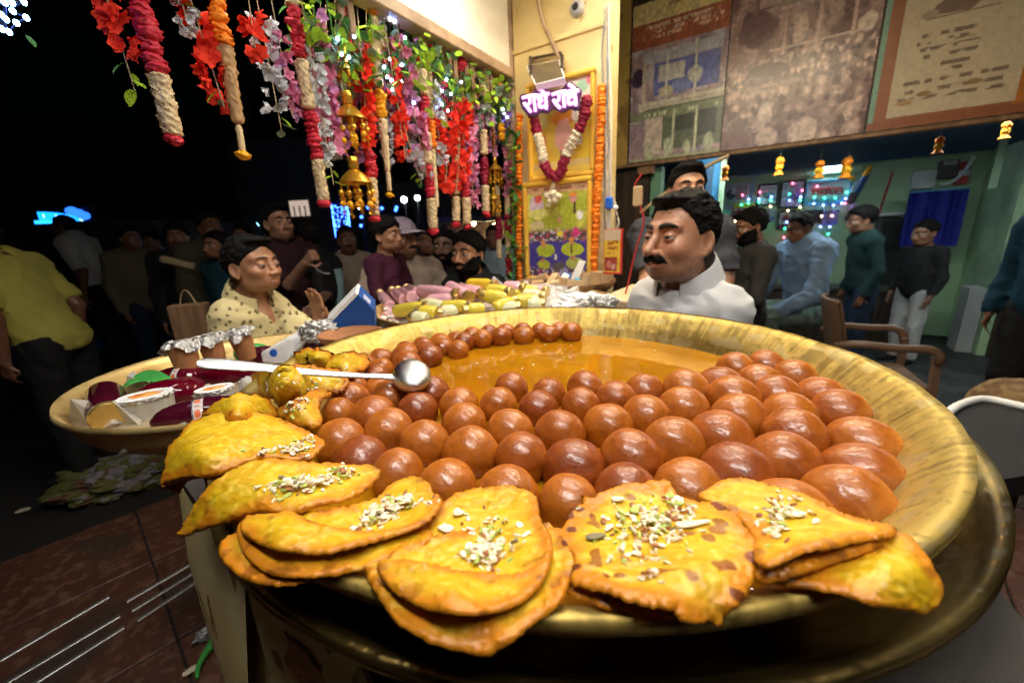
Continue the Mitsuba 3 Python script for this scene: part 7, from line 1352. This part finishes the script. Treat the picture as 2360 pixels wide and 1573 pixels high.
def person(label, eye_px, Y, yaw, skin, shirt, trousers, hy=0., hp=0., hs=1.0, sleeve=1.0, arms=None, hair=None, beard=0, moustache=0, cap=None, collar=0, belly=1.0, h=.012, hh=.0045, bodyh=None, sit=None, lean=0., z0=None, hem=.80, face=None, width=1.0, dress=False, group=None, neckv=0., eye=None, stubble=0.):
    E_ = atY(*eye_px, Y) if eye is None else np.asarray(eye, float)
    s = (E_[2] - .15 * hs - (z0 or 0)) / (1.03 if sit else 1.43) if bodyh is None else bodyh
    face = face or {}; hair = hair or {}
    Rb = rotz(math.radians(yaw)) ; Rh = rotz(math.radians(yaw + hy)) @ rotx(math.radians(-hp))
    sit_dz = -.40 if sit else 0.
    sh_y = .0
    J = lambda x, y, z: np.array([x * width, y, z])
    def fwd(P_):                                           # lean of the upper body about the hips
        P_ = np.asarray(P_, float); c, sn = math.cos(lean), math.sin(lean); y, z = P_[1], P_[2] - .92
        return np.array([P_[0], y * c + z * sn, .92 - y * sn + z * c]) if P_[2] > .92 else P_
    eyeL = fwd(J(0, .045, 1.43))
    base = E_ - [0, 0, .15 * hs] - Rb @ ((eyeL + [0, 0, sit_dz]) * s)
    w_ = lambda P_: base + Rb @ ((fwd(P_) + [0, 0, sit_dz]) * s)
    arms = arms or {}
    A = {}
    for k, sx in (('R', 1), ('L', -1)):
        d = arms.get(k, {}); S0 = w_(J(sx * .185, -.005, 1.385))
        el = w_(J(*(d['el'] if 'el' in d else (sx * .235, -.03, 1.10)))); wr = w_(J(*(d['wr'] if 'wr' in d else (sx * .225, .07, .86))))
        if 'elp' in d: el = atY(*d['elp'])
        if 'wrp' in d: wr = atY(*d['wrp'])
        A[k] = (S0, el, wr, d.get('curl', .45), np.asarray(Rb @ np.array(d['n'])) if 'n' in d else Rb @ np.array([sx * 1.0, .2, .2]), sx)
    legs = []
    for sx in (1, -1):
        if sit: hp_, kn, an, toe = J(sx * .095, 0, .93), J(sx * .12, .40, .93), J(sx * .11, .36, .50), J(sx * .12, .52, .44)
        else: hp_, kn, an, toe = J(sx * .095, 0, .90), J(sx * .10, .025, .49), J(sx * .10, -.01, .085), J(sx * .115, .15, .03)
        legs.append([base + Rb @ ((np.array(v_) + [0, 0, sit_dz]) * s) for v_ in (hp_, kn, an, toe)])
    TR = lambda p: (p - base) @ Rb / s - [0, 0, sit_dz]
    def unlean(q):
        c, sn = math.cos(lean), math.sin(lean); y, z = q[:, 1], q[:, 2] - .92
        up = np.c_[q[:, 0], y * c - z * sn, .92 + y * sn + z * c]
        return np.where((up[:, 2:] > .92), up, q)
    def torso(p, k=1.0):
        q = unlean(TR(p)); q = q / [width, 1, 1]
        d = s_ell(q, (0, .008, 1.245), (.158, .100, .20)); d = smin(d, s_ell(q, (0, .012 + .02 * (belly - 1), 1.05), (.145 * (.8 + .2 * belly), .100 * belly, .17)), .06)
        d = smin(d, s_ell(q, (0, -.005, .93), (.155, .108, .115)), .06)
        d = smin(d, s_cap(q, (-.165, -.012, 1.372), (.165, -.012, 1.372), .062), .05); d = smin(d, s_cap(q, (0, -.02, 1.45), (0, -.012, 1.36), .052, .085), .05)
        d = smin(d, s_cap(np.c_[np.abs(q[:, 0]), q[:, 1:]], (.02, -.025, 1.452), (.15, -.015, 1.388), .036, .048), .04)
        return d * s
    H0 = E_; Hs = hs
    toH = lambda p: ((p - H0) @ Rh) / Hs
    nk0 = H0 + Rh @ np.array([0, -.022, -.06]) * Hs; nk1 = w_(J(0, -.02, 1.42))
    def limb(p, pr_):
        d = None
        for a, b, ra, rb in pr_:
            c = s_cap(p, a, b, ra, rb); d = c if d is None else smin(d, c, .012 * s)
        return d
    arm_p = {k: [(a[0], a[1], .050 * s, .040 * s), (a[1], a[2], .040 * s, .027 * s)] for k, a in A.items()}
    hands = {k: hand_prims(a[2], a[2] - a[1], a[4], a[3], s * 1.0, a[5]) for k, a in A.items()}
    def body(p):
        d = torso(p) + .012 * s
        for k in A:
            d = smin(d, limb(p, arm_p[k]), .03 * s)
            hd = None
            for a, b, ra, rb in hands[k]:
                c = s_cap(p, a, b, ra, rb); hd = c if hd is None else smin(hd, c, .004)
            d = smin(d, hd, .012 * s)
        for L in legs: d = smin(d, limb(p, [(L[0], L[1], .080 * s, .055 * s), (L[1], L[2], .052 * s, .036 * s), (L[2], L[3], .040 * s, .030 * s)]), .02)
        d = smin(d, s_cap(p, nk0, nk1, .050 * Hs, .058 * Hs * .5 + .058 * s * .5), .03 * Hs)
        near = np.linalg.norm(p - H0, axis=1) < .26 * Hs
        if near.any():
            f = face_sdf(toH(p[near]), face) * Hs; d[near] = smin(d[near], f, .012 * Hs)
        return d
    key = thing('person', label, 'person', group)
    pts = np.vstack([[H0 + [0, 0, .16], H0 - [0, 0, .1]], *[np.vstack([a[:3]]) for a in A.values()], *legs, [base], *[[q[1] for q in hands[k]] for k in hands]])
    lo, hi = pts.min(0) - .20 * s, pts.max(0) + .20 * s; lo[2] = max(lo[2], (base[2] - .01) if not sit else lo[2])
    zc = H0[2] - .14 * Hs
    m = surface_nets(body, lo, hi, h)
    if hh < h * .95:                                        # finer head: rebuilt at its own resolution inside a ball, welded by overlap of one surface
        fine = surface_nets(body, H0 - .155 * Hs, H0 + .155 * Hs, hh)
        c = m.vertices[m.faces].mean(1); r_in = .118 * Hs
        box_in = (np.abs(m.vertices[m.faces] - H0).max((1, 2)) < .155 * Hs - hh * 1.5)
        m = trimesh.util.concatenate([trimesh.Trimesh(m.vertices, m.faces[~box_in], process=False), fine_clip(fine, H0, .155 * Hs - hh * .6)])
    v = m.vertices; q = toH(v); col = np.tile(np.asarray(skin, float), (len(v), 1))
    col *= (1 + .16 * (meshkit.fbm(v * 60, 3, 2) - .5))[:, None]
    lip = np.exp(-((q[:, 2] + .067) / .0085) ** 2) * (np.abs(q[:, 0]) < .026) * (q[:, 1] > .074); col = col * (1 - .55 * lip[:, None]) + np.array([.33, .10, .085]) * (skin[0] / .36) * .55 * lip[:, None]
    if stubble or beard:
        reg = smoothstep_np(-.038, -.055, q[:, 2]) * smoothstep_np(-.03, .0, q[:, 1]) * (q[:, 2] > -.14) * (1 - lip); reg *= max(stubble, .5 * beard) * (.55 + .9 * (meshkit.noise(v * 700, 5) > .45)); col = col * (1 - .5 * np.clip(reg, 0, 1)[:, None]) + np.array([.045, .04, .038]) * .5 * np.clip(reg, 0, 1)[:, None]
    cheek = np.exp(-((np.abs(q[:, 0]) - .045) / .02) ** 2 - ((q[:, 2] + .03) / .02) ** 2) * (q[:, 1] > .04); col = col * (1 - .10 * cheek[:, None] * [0, 1, 1])
    scene[key] = plyd(m, 'skin', True, color=np.clip(col, 0, 1))
    def hpp(P_): return H0 + Rh @ (np.asarray(P_, float) * Hs)
    def hput(name, mesh, mat, parent=key): return put(name, moved(mesh, Rh * Hs, H0), mat, parent, True)
    for sx in (-1, 1):
        ek = hput('eye', ico(3 if hh < .004 else 2, .0132, c=(sx * .0325, .0745, -.001)), 'eye_white')
        gz = face.get('gaze', (0, -.05)); dv = np.array([gz[0], 1, gz[1]]); dv /= np.linalg.norm(dv)
        hput('iris', moved(ico(2, 1, (.0064, .0064, .0022)), frame_to(dv), np.array([sx * .0325, .0745, -.001]) + dv * .0118), 'eye_dark', ek)
        bz = .0235; br = spline([(sx * .012, .0905, bz - .002), (sx * .026, .0885, bz + .004), (sx * .040, .078, bz + .003), (sx * .050, .066, bz - .003)], 10)
        hput('eyebrow', tube(br, np.array([.0030, .0042, .0046, .0046, .0044, .0040, .0036, .003, .0022, .0012]) * face.get('brow', 1.0), 6), 'brow')
    if hair.get('none') is None:
        hd = surface_nets(lambda p: hair_sdf(p, hair), (-.13, -.16, -.13), (.13, .14, .16), max(hh / Hs, .0036)); hput('hair', hd, 'hair')
    if moustache:
        def mu(p):
            q = np.c_[np.abs(p[:, 0]), p[:, 1:]]; nz = meshkit.noise(p * [260, 200, 120], 3) - .5
            return smin(s_cap(q, (0, .0985, -.0525), (.020, .0915, -.0560), .0062 * moustache, .0068 * moustache), s_cap(q, (.020, .0915, -.0560), (.037, .073, -.0665), .0066 * moustache, .0026), .005) + nz * .0035
        hput('moustache', surface_nets(mu, (-.06, .05, -.09), (.06, .12, -.035), .0022), 'hair')
    if beard:
        def be(p):
            nz = meshkit.fbm(p * [90, 70, 60], 3, 4) - .5; d = face_sdf(p, face) - .0040 * beard - nz * .008
            q = np.c_[np.abs(p[:, 0]), p[:, 1:]]
            reg = np.maximum(p[:, 2] - np.interp(np.abs(p[:, 0]), [0, .03, .05, .07], [-.047, -.050, -.040, -.012]) + nz * .01, -(p[:, 1] + .010 + nz * .02))
            d = smax(d, reg, .006); d = smax(d, -.122 - p[:, 2], .004); d = smax(d, -s_ell(q, (0, .10, -.0665), (.022, .03, .0105)), .004); return smax(d, -s_ell(q, (0, .12, -.02), (.03, .06, .030)), .004)
        hput('beard', surface_nets(be, (-.10, -.03, -.15), (.10, .14, .01), .0040), 'hair')
    if cap:
        hput('cap_crown', surface_nets(lambda p: smax(s_ell(p, (0, -.012, .030), (.088, .108, .092)), .040 - p[:, 2], .006), (-.12, -.15, .0), (.12, .13, .16), .006), cap)
        n = 20; a = np.linspace(-1.1, 1.1, n); inn = np.c_[.085 * np.sin(a), .085 * np.cos(a) + .005, np.full(n, .046)]; out_ = np.c_[.092 * np.sin(a), .085 * np.cos(a) + .015 + .085 * np.cos(a * .8) ** 1.2, .036 - .012 * np.abs(np.sin(a))]
        vv_ = np.vstack([inn, out_, inn - [0, 0, .004], out_ - [0, 0, .004]]); f = []
        for k in range(n - 1): f += [[k, n + k, n + k + 1], [k, n + k + 1, k + 1], [2 * n + k, 3 * n + k + 1, 3 * n + k], [2 * n + k, 2 * n + k + 1, 3 * n + k + 1], [n + k, 3 * n + k, 3 * n + k + 1], [n + k, 3 * n + k + 1, n + k + 1]]
        hput('cap_brim', trimesh.Trimesh(vv_, f, process=False), cap)
    # clothes
    def folds(p):
        q = p / s; wv = meshkit.noise(q * 4.5, 3)[:, None] * .35; n1 = meshkit.noise((q + wv) * [13, 13, 6], 6); n2 = meshkit.noise((q - wv) * [9, 9, 22], 8)
        return s * (.034 * (.5 - np.abs(2 * n1 - 1)) + .016 * (.5 - np.abs(2 * n2 - 1)) + .012 * (meshkit.noise(q * 7, 9) - .5))
    def shirt_f(p):
        d = torso(p) - .013 * s
        for k in A:
            S0, el, wr = A[k][:3]; f = sleeve
            pts_ = [(S0, el, .060 * s, .052 * s)] if f >= .5 else [(S0, S0 + (el - S0) * f * 2, .060 * s, .058 * s)]
            if f > .5: pts_.append((el, el + (wr - el) * (f - .5) * 2, .052 * s, .041 * s))
            dd = limb(p, pts_)
            e_ = el if f <= .5 else el + (wr - el) * (f - .5) * 2; e0 = S0 if f <= .5 else el; ax = (e_ - e0) / np.linalg.norm(e_ - e0)
            endp = S0 + (el - S0) * f * 2 if f < .5 else e_
            dd = np.maximum(dd, (p - endp) @ ax)
            d = smin(d, dd, .035 * s)
        if dress:
            q = TR(p); d = smin(d, np.maximum((np.hypot(q[:, 0] / 1.25, q[:, 1]) - np.interp(q[:, 2], [.35, .95], [.27, .13])) * .8, q[:, 2] - .98) * s, .05 * s)
        d = d - folds(p) * .55
        d = smax(d, (w_(J(0, 0, hem))[2] - p[:, 2]), .006)
        d = np.maximum(d, -(s_cap(p, nk0 + (nk1 - nk0) * .25, nk1 + (nk1 - nk0) * .02, .062 * Hs, .066 * Hs)))
        if neckv:
            vt = w_(J(0, .11, 1.44 - .10 * neckv)); vb = w_(J(0, .07, 1.45)); d = np.maximum(d, -(s_cap(p, vt, vb, .008, .055) ))
        return d
    pl_ = np.vstack([A['R'][0], A['L'][0], A['R'][1], A['L'][1], A['R'][2], A['L'][2], w_(J(0, 0, hem)), nk1]); lo2, hi2 = pl_.min(0) - .17 * s, pl_.max(0) + .17 * s
    if sleeve <= .5: lo2, hi2 = pl_[[0, 1, 2, 3, 6, 7]].min(0) - .17 * s, pl_[[0, 1, 2, 3, 6, 7]].max(0) + .17 * s
    lo2[2] = w_(J(0, 0, hem))[2] - .03 if sit or dress or sleeve <= .5 else lo2[2]
    put('dress' if dress else 'shirt', surface_nets(shirt_f, lo2, hi2, h), shirt, key, True)
    if collar:
        n = 36; a = np.linspace(-PI * .86, PI * .86, n) - PI / 2; cN = nk1 + (nk0 - nk1) * .42; up = (nk0 - nk1) / np.linalg.norm(nk0 - nk1); up = up * .75 + np.array([0, 0, .25]); Rc = frame_to(up, Rb @ np.array([0, 1, 0])); Rc = np.stack([Rb @ np.array([1, 0, 0]), np.cross(up, Rb @ np.array([1, 0, 0])), up / np.linalg.norm(up)], 1)
        rows = []
        for r, z in ((.070, -.022), (.067, .012), (.071, collar * .040), (.076, collar * .041), (.084, collar * .020), (.092, -.012)):
            fr = 1 + .10 * np.cos(a - PI / 2) ; back = .25 * np.cos((a + PI / 2) / 1.7)
            rows.append(np.c_[r * np.cos(a) * 1.08, r * np.sin(a), z + .024 * (np.cos(a + PI / 2)) - .006] * Hs)
        v_ = np.vstack(rows); f = []
        for i in range(len(rows) - 1):
            for k in range(n - 1): q0 = i * n + k; f += [[q0, q0 + 1, q0 + n + 1], [q0, q0 + n + 1, q0 + n]]
        put('collar', trimesh.Trimesh(v_ @ Rc.T + cN, f, process=False), shirt, key, True)
    if trousers and not dress:
        def tr(p):
            q = TR(p); d = (s_ell(q / [width, 1, 1], (0, -.005, .93), (.160, .112, .115))) * s - .004
            for L in legs: d = smin(d, limb(p, [(L[0], L[1], .094 * s, .074 * s), (L[1], L[2] + (L[1] - L[2]) * .04, .072 * s, .056 * s)]), .03 * s)
            d = d - folds(p) * .5
            return smax(d, p[:, 2] - w_(J(0, 0, 1.0))[2], .006)
        pl_ = np.vstack([L[:3] for L in legs]); put('trousers', surface_nets(tr, pl_.min(0) - .2 * s, pl_.max(0) + .2 * s, max(h, .011)), trousers, key, True)
        for L in legs:
            f_ = L[3] - L[2]; f_[2] = 0; f_ /= np.linalg.norm(f_); R = np.stack([np.cross(f_, Z), f_, Z], 1); c_ = (L[2] + L[3]) / 2; put('shoe', moved(blob(.048 * s, .135 * s, .045 * s, 2, .03), R, [c_[0], c_[1], L[3][2] + .012 * s]), 'black', key, True)
    return key, dict(A=A, base=base, Rb=Rb, s=s, w=w_, J=J, H0=H0, Rh=Rh)
def fine_clip(m, c, r):
    k = (np.abs(m.vertices[m.faces] - c).max((1, 2)) < r); return trimesh.Trimesh(m.vertices, m.faces[k], process=False)
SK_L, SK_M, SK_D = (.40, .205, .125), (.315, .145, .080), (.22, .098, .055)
person('vendor with thick black moustache and white shirt standing behind the pan, facing left', (1566, 546), 1.16, 118, (.47, .225, .130), 'cloth_white', 'cloth_khaki', hs=1.06, hp=-2, h=.009, hh=.0026, moustache=1.45, collar=1.2, belly=1.15, width=.84, stubble=.75,
       arms={'L': dict(el=(-.25, .02, 1.12), wr=(-.20, .22, 1.0)), 'R': dict(el=(.25, .05, 1.12), wr=(.16, .25, 1.0))}, hair=dict(hair=.011, quiff=.45, recede=.016, seed=4), face=dict(jaw=1.20, nose=1.18, brow=1.5, lid=.0020, gaze=(-.12, -.05)))
person('man in a charcoal tee shirt standing behind the vendor, face half hidden', (1584, 436), 2.06, 172, SK_L, 'cloth_charcoal', 'cloth_navy', hs=1.04, sleeve=.42, h=.009, hh=.0042, hair=dict(hair=.014, quiff=1.0, seed=8), face=dict(brow=1.2), arms={'R': dict(elp=(1494, 640, 2.0), wrp=(1462, 712, 1.85)), 'L': dict(elp=(1672, 640, 2.02), wrp=(1668, 720, 1.95))})
person('boy in a beige shirt with dark sprig print looking down at the pans', (584, 612), 1.44, -106, (.40, .190, .100), 'cloth_boy', 'cloth_navy', hp=-3, hs=.90, sleeve=.40, h=.009, hh=.0026, hair=dict(hair=.011, quiff=.5, low=.004, fringe=.6, seed=12), face=dict(child=1.0, jaw=.92, nose=.70, lid=.0004, open=1.0, gaze=(.1, -.5), brow=.6), collar=1.0, neckv=1.1, width=.62,
       arms={'R': dict(el=(.25, .0, 1.12), wr=(.22, .20, 1.02)), 'L': dict(elp=(744, 812, 1.36), wrp=(736, 748, 1.36), curl=.25)})
cm, cmd = person('man in a lilac cap and beige shirt carrying a small girl', (928, 548), 2.45, -148, SK_M, 'cloth_beige', 'cloth_navy', hs=1.0, hy=18, sleeve=.72, h=.009, hh=.0045, cap='cloth_lilac_cap', hair=dict(hair=.008), moustache=.8, stubble=.6, collar=.9, width=1.05,
       arms={'R': dict(el=(.33, .06, 1.14), wr=(.10, .24, 1.08), curl=.6), 'L': dict(el=(-.30, .05, 1.12), wr=(-.24, .22, .96))})
person('small dark haired girl in a plum dress carried on the arm of the capped man', (893, 541), 2.16, -112, (.36, .18, .10), 'cloth_plum', None, hs=.78, bodyh=.58, sleeve=.8, h=.008, hh=.0042, hair=dict(hair=.022, low=.018, fringe=1, seed=3), face=dict(child=1, jaw=.9, nose=.6), dress=True, hem=.42,
       arms={'R': dict(el=(.24, .05, 1.10), wr=(.12, .22, 1.02)), 'L': dict(el=(-.24, .05, 1.10), wr=(-.14, .22, 1.05))})
person('bearded man in a black shirt standing behind the bottle tray', (1078, 583), 2.30, 152, SK_M, 'cloth_black', 'cloth_navy', hs=1.02, h=.009, hh=.0042, hair=dict(hair=.018, quiff=1.3, low=.008, fringe=.6, seed=6), beard=1.0, moustache=.9, neckv=1.2, collar=.8, face=dict(brow=1.2))
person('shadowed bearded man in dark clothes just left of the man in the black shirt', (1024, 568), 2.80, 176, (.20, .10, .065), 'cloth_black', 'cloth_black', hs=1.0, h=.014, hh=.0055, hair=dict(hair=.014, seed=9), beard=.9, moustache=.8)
person('tall young man in a maroon tee shirt lifting a fist to his chin', (642, 512), 2.72, -128, SK_L, 'cloth_maroon', 'cloth_navy', hs=1.0, sleeve=.45, h=.009, hh=.0045, hair=dict(hair=.010, quiff=.8, seed=2), stubble=.4, arms={'R': dict(elp=(668, 655, 2.55), wrp=(704, 606, 2.46), curl=1.5), 'L': dict(el=(-.22, .1, 1.10), wr=(-.05, .26, 1.05))})
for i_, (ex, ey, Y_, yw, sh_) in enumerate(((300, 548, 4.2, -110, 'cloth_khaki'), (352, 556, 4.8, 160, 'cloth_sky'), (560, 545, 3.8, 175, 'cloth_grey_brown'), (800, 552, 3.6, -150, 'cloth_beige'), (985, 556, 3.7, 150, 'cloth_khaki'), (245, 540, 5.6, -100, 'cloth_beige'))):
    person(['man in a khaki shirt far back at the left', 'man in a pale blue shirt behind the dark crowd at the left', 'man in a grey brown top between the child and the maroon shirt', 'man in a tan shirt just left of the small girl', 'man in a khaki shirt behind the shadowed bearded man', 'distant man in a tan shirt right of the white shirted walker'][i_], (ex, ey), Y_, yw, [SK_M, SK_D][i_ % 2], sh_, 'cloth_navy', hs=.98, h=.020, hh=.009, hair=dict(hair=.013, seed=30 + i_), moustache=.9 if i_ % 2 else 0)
tm, tmd = person('man with a dark vest and pale teal sleeves turned to the left', (704, 546), 2.95, 78, SK_D, 'cloth_black', 'cloth_black', sleeve=.35, hs=.98, h=.012, hh=.005, hair=dict(hair=.022, seed=5), arms={'R': dict(elp=(772, 640, 3.0), wrp=(782, 708, 2.95)), 'L': dict(el=(-.2, .1, 1.1), wr=(-.15, .25, 1.0))}, hem=.86)
person('person in a yellow shirt bending at the left edge, only the back in view', (-60, 545), 2.30, 100, SK_D, 'cloth_yellow', 'cloth_black', hs=1.0, sleeve=.42, h=.014, hh=.008, lean=.35, hair=dict(hair=.012), width=1.1, hem=.86)
person('man in a white shirt walking in the street below the blue sign', (146, 522), 4.6, 110, SK_D, 'cloth_shirt_white', 'cloth_black', hs=1.0, sleeve=.45, h=.017, hh=.009, lean=.25, hair=dict(hair=.012))
person('young man in an olive jacket looking right in the dark crowd', (484, 522), 3.4, -125, SK_D, 'cloth_olive', 'cloth_black', hs=1.0, h=.017, hh=.006, hair=dict(hair=.020, seed=7))
person('child in a dark teal top in front of the man in the olive jacket', (499, 566), 3.1, 165, SK_M, 'cloth_teal_dark', 'cloth_black', hs=.9, h=.017, hh=.006, hair=dict(hair=.016, seed=10), face=dict(child=1))
person('woman in dark clothes left of the olive jacketed man, holding a tan bag', (408, 545), 3.5, -150, SK_M, 'cloth_black', 'cloth_khaki', hs=.95, h=.017, hh=.007, hair=dict(hair=.024, low=.01, seed=13))
person('man in a light blue shirt sitting on a motorbike beyond the bearded man', (1138, 546), 4.0, 165, SK_D, 'cloth_sky', 'cloth_navy', hs=.95, h=.017, hh=.007, hair=dict(hair=.012), lean=.1)
person('bearded man in a grey brown kurta standing in the shop looking down', (1727, 522), 2.86, 84, SK_D, 'cloth_grey_brown', 'cloth_black', hs=1.02, hp=14, sleeve=.9, h=.012, hh=.005, hair=dict(hair=.016, quiff=1), beard=1.1, hem=.62, arms={'L': dict(el=(-.24, .05, 1.08), wr=(-.12, .30, .95)), 'R': dict(el=(.24, .05, 1.08), wr=(.12, .30, .95))})
person('seated man in a light blue shirt and grey green trousers in the shop', (1842, 524), 3.45, 92, SK_D, 'cloth_shirt_blue', 'cloth_grey_green', hs=1.0, hp=18, sleeve=.9, h=.010, hh=.006, hair=dict(hair=.008, recede=.02), sit=True, z0=.05, lean=.22, hem=.90, arms={'L': dict(el=(-.25, .14, 1.12), wr=(-.10, .42, 1.0)), 'R': dict(el=(.25, .14, 1.12), wr=(.10, .42, 1.0))})
person('man in a dark green shirt before the dark cupboard in the shop', (1985, 506), 3.75, 70, SK_D, 'cloth_deep_green', 'cloth_navy', hs=1.0, hp=12, h=.017, hh=.007, hair=dict(hair=.018, quiff=1), lean=.12)
person('man in a black shirt and pale grey trousers at the right of the shop', (2130, 536), 3.95, 95, SK_D, 'cloth_black', 'cloth_pale_grey', hs=1.0, hp=10, h=.017, hh=.007, hair=dict(hair=.016), sleeve=.9)
person('person in a dim teal kurta at the far right edge', (2500, 430), 2.25, 100, SK_D, 'cloth_kurta_blue', 'cloth_black', hs=1.0, h=.017, hh=.008, hair=dict(hair=.014), sleeve=1.0, hem=.55)
for k_ in ('R', 'L'):
    S0, el, wr = tmd['A'][k_][:3]; q = spline([S0 + (el - S0) * .12, S0 + (el - S0) * .5, el, el + (wr - el) * .5, el + (wr - el) * .92], 22); m = tube(q, np.linspace(.066, .044, 22), 18); v = m.vertices; m.vertices = v + (meshkit.fbm(v * 26, 3, 4) - .5)[:, None] * .016
    put('sleeve', m, 'cloth_teal_pale', tm, True)
# things the people carry
bgk = thing('backpack', 'black backpack on the man with the teal sleeves', 'bag'); c = atY(748, 652, 2.86); put('bag_body', moved(blob(.10, .06, .16, 6, .05), rotz(math.radians(78)), c), 'black', bgk, True); put('zip_line', tube(spline([atY(728, 618, 2.78), atY(744, 628, 2.77), atY(760, 630, 2.78)], 8), .004, 5), 'white_plastic', bgk)
tb = thing('paper_bag', 'tan paper carrier bag held low by the woman in dark clothes', 'bag'); c = atY(445, 745, 2.0); put('bag_body', moved(bbox(.16, .08, .20, bev=.006), rotz(.4), c), 'brown_wood', tb); put('handle', tube(spline([c + [-.04, 0, .10], c + [0, 0, .17], c + [.04, 0, .10]], 10), .003, 5), 'kraft', tb)
hb = thing('shoulder_bag', 'pale slim bag held up by the woman in the dark crowd', 'bag'); put('bag_body', moved(bbox(.22, .05, .05, bev=.01), rotz(.3) @ roty(.35), atY(410, 605, 3.2)), 'kraft_b', hb); put('strap', tube(spline([atY(390, 598, 3.2), atY(400, 560, 3.25), atY(425, 615, 3.2)], 10), .006, 5), 'dark_wood', hb)
# seat for the seated man and the motorbike
sk_, sd_ = [k for k in scene if 'seated' in labels.get(k, {}).get('label', '')][0], None
mb_ = thing('motorbike', 'dark motorbike under the man in the light blue shirt', 'motorbike'); c = atY(1150, 640, 3.9); c[2] = 0
for dx in (-.6, .6): put('wheel', moved(trimesh.creation.torus(.26, .045, 24, 8), rotz(.2) @ rotx(PI / 2), c + rotz(.2) @ np.array([dx, 0, .30])), 'black', mb_, True)
put('tank', moved(blob(.26, .11, .12, 3, .04), rotz(.2), c + rotz(.2) @ np.array([.15, 0, .82])), 'dark_plastic', mb_, True); put('seat', moved(blob(.32, .12, .06, 5, .04), rotz(.2), c + rotz(.2) @ np.array([-.28, 0, .80])), 'black', mb_, True); put('frame', cat([tube([c + rotz(.2) @ np.array(a), c + rotz(.2) @ np.array(b)], .03, 6) for a, b in (((-.6, 0, .3), (.1, 0, .7)), ((.6, 0, .3), (.4, 0, 1.0)), ((-.1, 0, .35), (.4, 0, .75)))]), 'black', mb_); put('handlebar', tube([c + rotz(.2) @ np.array([.38, -.32, 1.05]), c + rotz(.2) @ np.array([.42, 0, 1.0]), c + rotz(.2) @ np.array([.38, .32, 1.05])], .014, 6), 'black', mb_)
